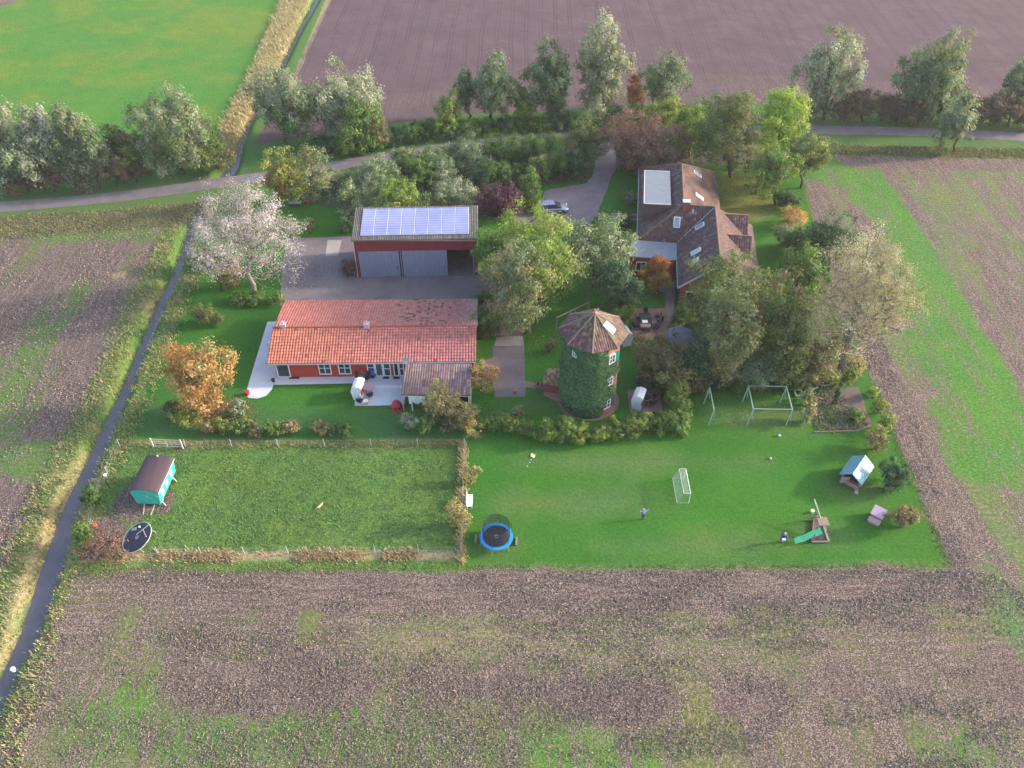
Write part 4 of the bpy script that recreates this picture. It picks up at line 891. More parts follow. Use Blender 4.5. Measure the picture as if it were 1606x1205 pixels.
# ------------------------------------------------------------------ garden objects
def strandkorb(label, px, py, rz, tilt=0.):
    T = thing('beach_chair', label, 'beach chair', tuple(P(px, py)+Vector((0, 0, .03))), rz, 'hooded beach chairs'); T.scale = (1.2, 1.2, 1.15)
    W_ = 1.2
    side = [(-.35, .05), (.4, .05), (.42, .55), (.3, .62), (.32, .95), (.48, 1.42), (.3, 1.58), (-.05, 1.62), (-.38, 1.45), (-.5, 1.0), (-.42, .5)]
    for s_ in (-1, 1):
        mb = MB(); y0 = s_*W_/2-.03; n = len(side); mb.add([(x, y0, z) for x, z in side]+[(x, y0+.06, z) for x, z in side], [tuple(range(n))[::-1], tuple(range(n, 2*n))]+[(i, (i+1) % n, n+(i+1) % n, n+i) for i in range(n)]); mb.build('side_panel', M['white'], T)
    sh = side[5:]+[]; mb = MB(); k = len(sh)   # hood and back
    inn = [(x*.9+.01, (z-1)*.93+1) for x, z in sh]
    vs = [(x, y, z) for y in (-W_/2+.031, W_/2-.031) for x, z in sh+inn]; f = []
    for i in range(k-1): f += [(i, i+1, 2*k+i+1, 2*k+i), (k+i, 3*k+i, 3*k+i+1, k+i+1)]
    f += [(0, 2*k, 3*k, k), (k-1, 2*k-1, 4*k-1, 3*k-1)]
    mb.add(vs, f); mb.build('hood', M['white'], T)
    MB().box((.0, 0, .3), (.76, W_-.065, .36)).build('base', M['offwhite'], T)
    MB().box((.03, 0, .53), (.7, W_-.08, .1)).build('seat', M['red_fabric'], T)
    MB().add([(-.3, -W_/2+.04, .58), (-.3, W_/2-.04, .58), (-.38, W_/2-.04, 1.38), (-.38, -W_/2+.04, 1.38), (-.2, -W_/2+.04, .58), (-.2, W_/2-.04, .58), (-.3, W_/2-.04, 1.38), (-.3, -W_/2+.04, 1.38)], [(3, 2, 1, 0), (4, 5, 6, 7), (0, 1, 5, 4), (1, 2, 6, 5), (2, 3, 7, 6), (3, 0, 4, 7)]).build('backrest', M['red_fabric'], T)
    return T
strandkorb('white hooded beach chair on the pale terrace of the long house', 564, 621, -.1)
strandkorb('white hooded beach chair on the brick patio below the tower hedge', 1000, 636, -.35)
strandkorb('red-lined beach chair half hidden behind the tower roof', 979, 538, 3.5)
CH = {}
def chair(label, px, py, rz, m='black', group=None, key='a', loc=None):
    pos = loc or tuple(P(px, py)+Vector((0, 0, .03)))
    if key in CH:
        src = CH[key]; r = src.copy(); COL.objects.link(r); r.location = pos; r.rotation_euler = (0, 0, rz); r['label'] = label
        for ch in src.children: c_ = ch.copy(); c_.parent = r; COL.objects.link(c_)
        return r
    T = thing('garden_chair', label, 'chair', pos, rz, group); CH[key] = T
    MB().box((0, 0, .42), (.48, .5, .05)).build('seat', M[m], T, bevel=.01); MB().box((-.27, 0, .75), (.05, .5, .6), M=Matrix.Rotation(-.15, 4, 'Y')).build('backrest', M[m], T, bevel=.01)
    for x in (-.2, .2):
        for y in (-.21, .21): MB().tube([(x, y, .4), (x*1.1, y*1.05, 0)], .02, 6).build('leg', M['zinc'], T)
    for y in (-.27, .27): MB().beam((-.25, y, .63), (.22, y, .6), .04).build('armrest', M[m], T)
    return T
G1 = 'dark garden chairs'
chair('dark reclining chair with footrest at the back of the terrace', 576, 598, -2.0, group=G1, loc=(P(576, 598).x, P(576, 598).y, .035)); chair('dark garden chair below the round terrace table', 580, 624, 2.2); chair('dark garden chair in the lower left corner of the terrace', 566, 633, 1.2)
def table(label, px, py, r=None, box=None, m='brickpave', h=.72, rz=0., cat='table', edge=None):
    T = thing('garden_table', label, cat, tuple(P(px, py)+Vector((0, 0, .03))), rz)
    if r:
        MB().lathe([(r, h-.04), (r, h)], n=8 if edge is None else 28).build('table_top', M[m], T)
        if edge: MB().lathe([(r+.001, h-.05), (r+.05, h-.05), (r+.05, h+.02), (r+.001, h+.02)], n=28, cap=False).build('rim', M[edge], T)
        for k in range(4): a = k*math.pi/2+.4; MB().tube([(r*.3*math.cos(a), r*.3*math.sin(a), h-.05), (r*.6*math.cos(a), r*.6*math.sin(a), 0)], .025, 6).build('leg', M['black'], T)
    else:
        MB().box((0, 0, h-.03), (box[0], box[1], .06)).build('table_top', M[m], T)
        for x in (-1, 1):
            for y in (-1, 1): MB().beam((x*(box[0]/2-.08), y*(box[1]/2-.08), 0), (x*(box[0]/2-.08), y*(box[1]/2-.08), h-.06), .07).build('leg', M[m], T)
    return T
M['tan'] = mat('tan_top', (.36, .27, .26), .7, .15, 3)
table('brownish polygonal table on the pale terrace', 579.5, 615, r=.62, m='tan'); table('small round white table at the terrace corner', 574, 634.5, r=.27, m='white', h=.5)
for i, (a, b) in enumerate(((606, 590.5), (622, 590.5))):
    p = P(a, b); o = MB().box((p.x, p.y-.25, .045), (.65, .38, .03)).build('doormat', M['black']); tag(o, 'dark doormat before the %s' % ('white framed window door', 'open dark terrace door')[i], 'doormat')
p = P(462, 592); o = MB().box((p.x, p.y-.1, .05), (1.1, .35, .06)).build('doormat', M['black']); tag(o, 'long dark mat lying by the wall right of the tall window', 'doormat')
# blue pram-like trailer
T = thing('bike_trailer', 'blue child bike trailer with white frame by the terrace windows', 'bike trailer', tuple(P(584, 589)+Vector((0, -.1, .03))), .05)
mb = MB(); mb.add([(-.5, -.35, .25), (.5, -.35, .25), (.5, .35, .25), (-.5, .35, .25), (-.45, -.33, .75), (.2, -.3, .95), (.2, .3, .95), (-.45, .33, .75)], [(3, 2, 1, 0), (4, 5, 6, 7), (0, 1, 5, 4), (1, 2, 6, 5), (2, 3, 7, 6), (3, 0, 4, 7)]); mb.build('body', mat('blue_cloth', (.06, .16, .6), .6, .3, 5), T, bevel=.04)
for s_ in (-1, 1): w_ = MB().lathe([(.17, -.02), (.22, -.02), (.22, .02), (.17, .02)], n=20).build('wheel', M['rubber'], T); w_.matrix_local = Matrix.Translation((.1, s_*.42, .24)) @ Matrix.Rotation(math.pi/2, 4, 'X')
MB().tube([(-.5, -.3, .6), (-1.0, -.3, .8), (-1.0, .3, .8), (-.5, .3, .6)], .02, 6).build('handle', M['offwhite'], T)
# potted conifer
T = thing('potted_conifer', 'slender dark potted conifer behind the terrace beach chair', 'potted plant', tuple(P(562, 602)+Vector((0, 0, .03))))
MB().lathe([(.2, 0), (.28, .4), (.25, .4), (.2, .35)], n=14).build('pot', M['black'], T)
rng = np.random.RandomState(1); n = 1500; zc = rng.rand(n)**.8; ang_ = rng.rand(n)*6.28; rr_ = .32*(1-zc)*(.6+.4*rng.rand(n)); pos = np.c_[rr_*np.cos(ang_), rr_*np.sin(ang_), .35+zc*1.35]
d1 = rng.normal(size=(n, 3))*.05; d2 = rng.normal(size=(n, 3))*.05; np_mesh('foliage', np.stack([pos-d1, pos+d2, pos+d1, pos-d2], 1).reshape(-1, 3), np.arange(n*4).reshape(n, 4), M['leaf'], T, cols=np.array([(.025, .06, .03)])*(.6+.8*rng.rand(n, 1)))
# red play tent with dark windows at the terrace corner
T = thing('play_tent', 'small red play tent with dark openings beside the lean-to', 'tent', tuple(P(622.5, 641)+Vector((0, 0, 0))), .2)
mb = MB(); K = 8; Rr = .62; vs = [(Rr*math.cos(2*math.pi*k/K), Rr*math.sin(2*math.pi*k/K), 0) for k in range(K)]+[(Rr*.85*math.cos(2*math.pi*k/K), Rr*.85*math.sin(2*math.pi*k/K), .6) for k in range(K)]+[(Rr*.4*math.cos(2*math.pi*k/K), Rr*.4*math.sin(2*math.pi*k/K), 1.0) for k in range(K)]+[(0, 0, 1.1)]
mb.add(vs, [(i, (i+1) % K, K+(i+1) % K, K+i) for i in range(K)]+[(K+i, K+(i+1) % K, 2*K+(i+1) % K, 2*K+i) for i in range(K)]+[(2*K+i, 2*K+(i+1) % K, 3*K) for i in range(K)]+[tuple(range(K))[::-1]]); mb.build('cover', mat('tent_red', (.5, .03, .04), .6, .3, 4), T)
for k in (6, 7, 5):
    a = 2*math.pi*(k+.5)/K; d = Vector((math.cos(a), math.sin(a), 0)); MB().sphere((0, 0, 0), .16, 10, 6, (1, .2, 1)).build('window', M['dark'], T).matrix_local = Matrix.Translation(d*Rr*.84+Vector((0, 0, .4))) @ Matrix.Rotation(a+math.pi/2, 4, 'Z')
# white chair and red bin by the west wall
chair('white garden chair on the narrow terrace left of the long house', 425, 542, 3.0, m='white', key='w')
o = MB().lathe([(.2, 0), (.27, .4), (.27, .45), (.2, .45)], c=tuple(P(388, 619)), n=14).build('flower_tub', M['red_fabric']); tag(o, 'red flower tub at the rounded end of the west terrace', 'flower pot')
o = MB().lathe([(.13, 0), (.2, .35), (.17, .36)], c=tuple(P(429, 599)+Vector((0, 0, .02))), n=14).build('flower_pot', M['black']); tag(o, 'black pot at the corner between the two terraces', 'flower pot')
o = MB().lathe([(.13, 0), (.2, .35), (.17, .36)], c=tuple(P(808, 616)), n=14).build('flower_pot', M['brick_pale']); tag(o, 'plant pot at the near end of the lower driveway', 'flower pot')
T = thing('satellite_dish', 'grey satellite dish on a short mast at the lean-to roof corner', 'satellite dish', (LTa.x+.15, yf-.35, 2.3))
MB().tube([(0, 0, -.1), (0, 0, .75)], .025, 8).build('mast', M['zinc'], T)
MB().lathe([(0, 0), (.15, .01), (.3, .05), (.36, .09), (.36, .1), (.3, .07), (0, .03)], n=20).build('dish', M['zinc'], T).matrix_local = Matrix.Translation((0, -.06, .75)) @ Matrix.Rotation(1.2, 4, 'X')
# dark dining set behind the tower
table('dark dining table with pale runner on the brick patio by the garden path', 1011.5, 508, box=(1.3, 1.9), m='black')
table('small wooden side table at the near end of the dark dining table', 1011.5, 519.5, box=(1.1, .6), m='wood', h=.76)
p = P(1011.5, 504.5, .75); o = MB().box((p.x, p.y, p.z+.02), (.6, .5, .03)).build('tablecloth', M['white']); tag(o, 'white cloth lying on the dark dining table', 'tablecloth')
for i, (a, b, rz, l_) in enumerate(((1030, 501, 3.1, 'dark chair at the right far corner of the dining table'), (1033, 509, 3.3, 'dark chair at the right side of the dining table'), (1027, 519, 2.6, 'dark chair at the right near corner of the dining table'), (997, 516, .5, 'dark chair at the left near corner of the dining table'), (1001, 504, 0., 'dark chair with white paper left of the dining table'), (1012, 497, -1.6, 'dark chair at the far head of the dining table'))): chair(l_, a, b, rz)
T = thing('parasol', 'grey parasol standing among shrubs right of the brown bush', 'parasol', tuple(P(1064, 548)))
MB().tube([(0, 0, 0), (0, 0, 2.3)], .03, 8).build('pole', M['zinc'], T); MB().lathe([(1.75, 1.85), (1.72, 1.88), (0.05, 2.42), (0, 2.42)], n=8, cap=False).build('canopy', mat('grey_cloth', (.2, .2, .25), .8), T)
MB().lathe([(.3, 0), (.3, .08), (.05, .12)], n=16).build('foot', M['black'], T)
# set on the near patio
table('round dark garden table with a pale rim beside the lower beach chair', 1013, 631, r=.5, m='black', edge='tan')
for a, b, rz, l_ in ((1025, 626, 3.3, 'dark chair right of the round patio table'), (1010, 622, -1.2, 'dark chair behind the round patio table'), (1021, 637, 2.4, 'dark chair at the near right of the round patio table')): chair(l_, a, b, rz)
# wooden swing behind the tower
T = thing('garden_swing', 'tall wooden swing frame standing behind the tower roof', 'swing', tuple(P(900, 512)))
a, b = P(872, 524), P(922, 500); z = 2.3; t0 = T.location
for q, s_ in ((a, 0), (b, 1)):
    for d in (-.6, .6): put(MB().beam((q.x+(.2 if d > 0 else -.0), q.y+d, 0), (q.x, q.y, z), .1), 'leg', M['wood'], T)
put(MB().beam((a.x, a.y, z), (b.x, b.y, z), .1), 'beam', M['wood'], T)
mid = (a+b)/2
for dx in (-.25, .25): put(MB().tube([(mid.x+dx, mid.y, z), (mid.x+dx, mid.y, .5)], .012, 5), 'rope', M['offwhite'], T)
put(MB().box((mid.x, mid.y, .48), (.6, .2, .04)), 'seat', M['wood'], T)
# far garden bench set and red tub below the yellow tree
o = MB().box(tuple(P(463, 322)+Vector((0, 0, .35))), (1.6, .6, .08)).add([], []).build('bench_top', M['steel']);
o.name = 'garden_bench'; tag(o, 'blue-grey bench in the shade below the yellow tree', 'bench')
for dx in (-.65, .65): l_ = MB().box((P(463, 322).x+dx, P(463, 322).y, .15), (.08, .5, .3)).build('leg', M['black'], o)
o = MB().lathe([(.18, 0), (.26, .4), (.2, .42)], c=tuple(P(480, 320)), n=14).build('flower_tub', M['red_fabric']); tag(o, 'red tub on the lawn right of the blue-grey bench', 'flower pot')
# low hedge rail and fence between yard and lower drive
T = thing('fence', 'low wooden fence across the lower driveway end of the yard', 'fence', tuple(P(790, 527)))
a, b = P(748, 526), P(820, 525.5)
for z in (.45, .85): put(MB().beam((a.x, a.y, z), (b.x, b.y, z), .05, .09), 'rail', M['wood'], T)
for i in range(7): q = a.lerp(b, i/6); put(MB().beam((q.x, q.y, 0), (q.x, q.y, 1), .08), 'post', M['wood'], T)

# ------------------------------------------------------------------ car
def car(px, py, rz):
    T = thing('car', 'silver-blue estate car on the gravel behind the big tree', 'car', tuple(P(px, py)+Vector((0, 0, .03))), rz)
    L_, W_ = 4.5, 1.78
    st = [(-2.25, .35, .62, .62), (-2.2, .28, .85, .8), (-1.6, .25, .9, .86), (-.8, .22, .92, .88), (0, .22, .92, .88), (.9, .22, .9, .88), (1.35, .24, .88, .87), (2.0, .28, .78, .83), (2.22, .36, .6, .66)]
    mb = MB(); vs = []; n = 10
    for x, z0, z1, hw in st:
        vs += [(x, -hw*.95, z0), (x, -hw, z0+.15), (x, -hw, z1-.18), (x, -hw*.93, z1-.04), (x, -hw*.75, z1), (x, hw*.75, z1), (x, hw*.93, z1-.04), (x, hw, z1-.18), (x, hw, z0+.15), (x, hw*.95, z0)]
    fs = [tuple(range(n))[::-1], tuple(len(vs)-n+k for k in range(n))]
    for i in range(len(st)-1):
        for k in range(n): fs.append((i*n+k, i*n+(k+1) % n, (i+1)*n+(k+1) % n, (i+1)*n+k))
    paint = mat('car_paint', (.28, .3, .42), .25, .05, 1, metal=.5)
    mb.add(vs, fs).build('body', paint, T, smooth=True, bevel=0)
    g = MB(); gv = [(-2.15, .86, .74), (-1.75, 1.38, .6), (.35, 1.42, .6), (1.3, .88, .72)]
    g.add([(x, s_*y, z) for s_ in (-1, 1) for x, z, y in gv], [(0, 1, 2, 3), (7, 6, 5, 4), (0, 4, 5, 1), (1, 5, 6, 2), (2, 6, 7, 3), (3, 7, 4, 0)]); cb = g.build('windows', M['glass'], T)
    MB().add([(x, s_*.61, z) for s_ in (-1, 1) for x, z in ((-1.8, 1.37), (-1.78, 1.42), (.3, 1.47), (.42, 1.41))], [(0, 1, 2, 3), (7, 6, 5, 4), (0, 4, 5, 1), (1, 5, 6, 2), (2, 6, 7, 3), (3, 7, 4, 0)]).build('roof', paint, T)
    for x in (-1.4, 1.38):
        for s_ in (-1, 1):
            w_ = MB().lathe([(.2, -.1), (.31, -.1), (.33, -.05), (.33, .05), (.31, .1), (.2, .1)], n=22).build('wheel', M['rubber'], T); w_.matrix_local = Matrix.Translation((x, s_*.8, .33)) @ Matrix.Rotation(math.pi/2, 4, 'X')
            MB().lathe([(0, -.09), (.2, -.09), (.2, .09), (0, .09)], n=14).build('rim', M['zinc'], w_)
    for s_ in (-1, 1):
        MB().box((2.12, s_*.6, .66), (.18, .3, .14)).build('headlight', M['white'], T, bevel=.03); MB().box((-2.2, s_*.66, .78), (.1, .2, .2)).build('tail_light', M['red_fabric'], T, bevel=.02); MB().box((.75, s_*.95, .98), (.12, .18, .12)).build('wing_mirror', paint, T, bevel=.02)
car(864, 333, .12)

# ------------------------------------------------------------------ play things on the lawn
def netmat(name, c, op):
    m, nt, b = newmat(name); b.inputs['Base Color'].default_value = (*c, 1); b.inputs['Roughness'].default_value = .8
    pos = N(nt, 'ShaderNodeTexCoord').outputs['Object']; tr = N(nt, 'ShaderNodeBsdfTransparent'); mx = N(nt, 'ShaderNodeMixShader')
    nt.links.new(mth(nt, 'MULTIPLY_ADD', noise(nt, pos, 3, 2), .3, op-.15), mx.inputs[0]); nt.links.new(tr.outputs[0], mx.inputs[1]); nt.links.new(b.outputs[0], mx.inputs[2]); nt.links.new(mx.outputs[0], nt.nodes['Material Output'].inputs[0]); return m
M['net_dark'] = netmat('net_dark', (.03, .03, .045), .42); M['net_pale'] = netmat('net_pale', (.5, .55, .55), .2)
def trampoline_blue():
    T = thing('trampoline', 'round blue trampoline with safety net on the big lawn', 'trampoline', tuple(P(778.5, 850)))
    r = 1.43; h = .75
    MB().lathe([(r*.8, h), (r*.8, h+.02)], n=40).build('mat', M['black'], T)
    MB().lathe([(r*.8+.001, h+.0), (r, h-.02), (r, h+.05), (r*.8+.001, h+.06)], n=40, cap=False).build('pad', M['blue_pad'], T)
    MB().lathe([(.13, h+.025), (.17, h+.025), (.17, h+.035), (.13, h+.035)], n=20, cap=False).build('mat_marking', M['offwhite'], T)
    for k in range(6):
        a = k*math.pi/3+.3; MB().tube([(r*.95*math.cos(a), r*.95*math.sin(a), h), (r*1.02*math.cos(a), r*1.02*math.sin(a), 0)], .025, 6).build('leg', M['zinc'], T)
        MB().tube([(r*.97*math.cos(a), r*.97*math.sin(a), h), (r*.97*math.cos(a), r*.97*math.sin(a), h+1.1), (r*.8*math.cos(a), r*.8*math.sin(a), h+1.6)], .022, 6).build('net_pole', M['black'], T)
    rg = MB(); rg.tube([(r*.8*math.cos(t), r*.8*math.sin(t), h+1.6) for t in np.linspace(0, 2*math.pi, 37)], .018, 6, caps=False); rg.build('top_ring', M['black'], T)
    nt_ = MB(); A_ = np.linspace(0, 2*math.pi, 73)
    for t in A_[:-1]: nt_.tube([(r*.82*math.cos(t), r*.82*math.sin(t), h+.03), (r*.8*math.cos(t), r*.8*math.sin(t), h+1.6)], .006, 3, caps=False)
    for z in np.linspace(h+.1, h+1.5, 12): nt_.tube([(r*.81*math.cos(t), r*.81*math.sin(t), z) for t in A_[::2]], .006, 3, caps=False)
    nt_.lathe([(r*.825, h+.03), (r*.805, h+1.6)], n=48, cap=False); nt_.build('net', M['net_dark'], T)
    for i, (a, b, c_) in enumerate(((745.5, 846, 'left'), (809.5, 850, 'right'))):
        q = P(a, b); o = MB().beam((q.x, q.y-.45, .1), (q.x+.05, q.y+.4, .1), .16, .16).build('log', M['wood']); tag(o, 'short wooden log lying just %s of the blue trampoline' % c_, 'log')
trampoline_blue()
def trampoline_old():
    c = P(215, 843, .55); T = thing('trampoline', 'old black trampoline without pad, leaning by the bonfire spot', 'trampoline', tuple(c))
    R_ = Matrix.Rotation(math.radians(-22), 4, Vector((math.cos(2.0), math.sin(2.0), 0)))
    r = 1.42
    def b(mb, nm, m): o = mb.build(nm, m, T); o.matrix_local = R_; return o
    b(MB().lathe([(r-.02, 0), (r-.02, .015)], n=44), 'mat', mat('tramp_mat', (.05, .05, .075), .6, .3, 2))
    b(MB().tube([(r*math.cos(t), r*math.sin(t), .02) for t in np.linspace(0, 2*math.pi, 45)], .035, 6, caps=False), 'rim', M['offwhite'])
    b(MB().lathe([(.13, .02), (.17, .02), (.17, .03), (.13, .03)], n=18, cap=False).box((0, 0, .026), (.05, .26, .012)), 'mat_marking', M['offwhite'])
    for a in (.3, 1.9, 3.6, 5.2): b(MB().tube([(r*math.cos(a), r*math.sin(a), 0), (r*1.03*math.cos(a), r*1.03*math.sin(a), -.55)], .025, 6), 'leg', M['zinc'])
    b(MB().beam((-.1, .25, .06), (1.0, 1.0, .06), .05), 'pole', M['offwhite']); b(MB().beam((.5, .62, .1), (1.1, -.25, .1), .045), 'pole', M['offwhite'])
    o = b(MB().box((-.5, .85, .08), (.45, .28, .1)), 'board', M['woodpale']); b(MB().sphere((.05, .95, .1), .1), 'ball', M['white'])
trampoline_old()
def goal():
    T = thing('football_goal', 'small white football goal with net standing on the big lawn', 'goal', tuple(P(1070, 765)))
    h = topz(P(1061, 742), 730); h = 1.6
    n0, f0 = P(1080, 789), P(1077, 750); nb, fb = P(1059, 791), P(1059, 754); f0 = Vector((n0.x, f0.y, 0)); h = 1.3
    nt0, ft0 = n0+Vector((0, 0, h)), Vector((n0.x, f0.y, h)); bt = .6; nb.x = fb.x = n0.x-1.05
    fr = MB(); fr.tube([n0, nt0, ft0, f0], .03, 8); put(fr, 'frame', M['white'], T)
    s_ = MB(); nbt, fbt = nt0+Vector((-bt, 0, 0)), ft0+Vector((-bt, 0, 0)); s_.tube([n0, (nb.x, n0.y, 0), (nb.x, f0.y, 0), f0], .02, 6); s_.tube([nt0, nbt, (nb.x, n0.y, 0)], .02, 6); s_.tube([ft0, fbt, (nb.x, f0.y, 0)], .02, 6); s_.tube([nbt, fbt], .02, 6); put(s_, 'stay', M['offwhite'], T)
    nn = MB(); k = 22
    for i in range(k+1):
        y = n0.y+(f0.y-n0.y)*i/k; nn.tube([(n0.x, y, h), (nbt.x, y, h), (nb.x, y, .02)], .006, 3, caps=False)
    for t in np.linspace(0, 1, 12): nn.tube([(nbt.x+(nb.x-nbt.x)*t, n0.y, h*(1-t)), (nbt.x+(nb.x-nbt.x)*t, f0.y, h*(1-t))], .006, 3, caps=False)
    for t in np.linspace(0, 1, 6): nn.tube([(n0.x-bt*t, n0.y, h), (n0.x-bt*t, f0.y, h)], .006, 3, caps=False)
    for yy in (n0.y, f0.y):
        for t in np.linspace(.1, .9, 7): nn.tube([(n0.x, yy, h*t), (nbt.x+(nb.x-nbt.x)*(1-t), yy, h*t)], .006, 3, caps=False)
    nn.add([(nbt.x, n0.y, h), (nbt.x, f0.y, h), (nb.x, f0.y, .02), (nb.x, n0.y, .02), (n0.x, n0.y, h), (n0.x, f0.y, h)], [(0, 1, 2, 3), (4, 5, 1, 0)])
    put(nn, 'net', M['net_pale'], T)
goal()
def aframe(T, x, y, h, m, sp=.75, axis=1):
    for d in (-sp, sp):
        o = MB().beam((x+(d if axis == 0 else 0), y+(d if axis else 0), 0), (x, y, h), .09).build('leg', M[m], T); o.location = -T.location
def swings():
    h = 1.85
    a1, a2 = P(1113.5, 632), P(1120, 663)
    M['greenwood'] = mat('green_pole', (.36, .46, .38), .7, .2, 3)
    T = thing('swing_frame', 'narrow pale swing frame, left of the double one', 'swing', tuple((a1+a2)/2))
    aw, an = P(1113, 623), P(1121, 661)
    def fr(T, far, near):
        for q in (far, near):
            for dx, dy in ((-.35, -.35), (.3, .35)): put(MB().beam((q.x+dx, q.y+dy, 0), (q.x, q.y, h), .075), 'leg', M['greenwood'], T)
        put(MB().beam((far.x, far.y, h), (near.x, near.y, h), .09), 'beam', M['greenwood'], T)
    pf = lambda px, py: P(px, py, h)
    def down(v): return Vector((v.x, v.y, 0))
    fr(T, down(pf(1113, 608)), down(pf(1120, 643)))
    T = thing('swing_frame', 'double pale swing frame with two ridge poles near the vegetable bed', 'swing', tuple(down(pf(1208, 622))))
    A, B, C, D = down(pf(1174, 606)), down(pf(1181.5, 642)), down(pf(1233.5, 607)), down(pf(1243, 643)); fr(T, A, B); fr(T, C, D)
    for p_, q_ in ((A, C), (B, D)): put(MB().beam((p_.x, p_.y, h+.05), (q_.x, q_.y, h+.05), .06), 'cross_pole', M['greenwood'], T)
swings()
def slide_set():
    T = thing('playground', 'weathered wooden play frame with sand box and long side beam', 'play frame', tuple(P(1282, 838)))
    W_ = lambda px, py, z=0.: P(px, py, z)
    bx = [W_(1272, 852), W_(1300, 851.5), W_(1288, 812), W_(1276, 813)]
    fl = MB(); fl.prism([(q.x, q.y) for q in bx], .02, .1); put(fl, 'sand_box', M['bed'], T)
    for i in range(4): a, b = bx[i], bx[(i+1) % 4]; put(MB().beam((a.x, a.y, .14), (b.x, b.y, .14), .09, .2), 'board', M['wood'], T)
    a, b = W_(1298, 850), W_(1285, 815); top = W_(1277, 783, 1.9)
    put(MB().beam((a.x, a.y, .2), (top.x, top.y, 1.9), .1), 'long_beam', M['woodpale'], T)
    for q in (W_(1273, 851), W_(1296, 838), W_(1278, 838), W_(1284, 818), W_(1275, 816)): put(MB().beam((q.x, q.y, 0), (q.x, q.y, 1.15), .09), 'post', M['wood'], T)
    c = (W_(1296, 838)+W_(1278, 838)+W_(1284, 818)+W_(1275, 816))/4; put(MB().box((c.x+.1, c.y-.2, 1.1), (.9, .9, .06)), 'platform', M['wood'], T)
    put(MB().beam((W_(1262, 817).x, W_(1262, 817).y, .12), (W_(1277, 817).x, W_(1277, 817).y, .12), .1), 'low_bar', M['wood'], T)
    S = thing('slide', 'light green wavy plastic slide at the play frame', 'slide', tuple(W_(1246, 850)))
    s0 = W_(1246.5, 850, .15); s1 = W_(1288, 833, 1.15); n = 24; mb = MB(); d = (s1-s0); dh = Vector((d.x, d.y, 0)).normalized(); pr = Vector((-dh.y, dh.x, 0)); prof = [(-.27, .14), (-.24, .14), (-.2, .02), (.2, .02), (.24, .14), (.27, .14), (.24, -.03), (-.24, -.03)]
    vs = []
    for i in range(n+1):
        t = i/n; q = s0+Vector((d.x*t, d.y*t, 0)); z = .15+(1.0)*(t**1.15)+.06*math.sin(t*math.pi*4); vs += [tuple(q+pr*a_+Vector((0, 0, z-s0.z+b_))) for a_, b_ in prof]
    k = len(prof); fs = [tuple(range(k)), tuple(n*k+i for i in range(k))[::-1]]
    for i in range(n): fs += [(i*k+j, i*k+(j+1) % k, (i+1)*k+(j+1) % k, (i+1)*k+j) for j in range(k)]
    put(mb.add(vs, fs), 'chute', mat('mint_plastic', (.16, .72, .33), .4, .1, 2), S)
    e_ = s1; put(MB().beam((e_.x, e_.y, 0), (e_.x, e_.y, 1.1), .07), 'support', M['wood'], S)
    p = W_(1273.5, 804); o = MB().lathe([(.12, 0), (.16, .28), (.17, .3)], c=tuple(p), n=12).build('bucket', M['white']); tag(o, 'white bucket on the lawn above the play frame', 'bucket')
slide_set()
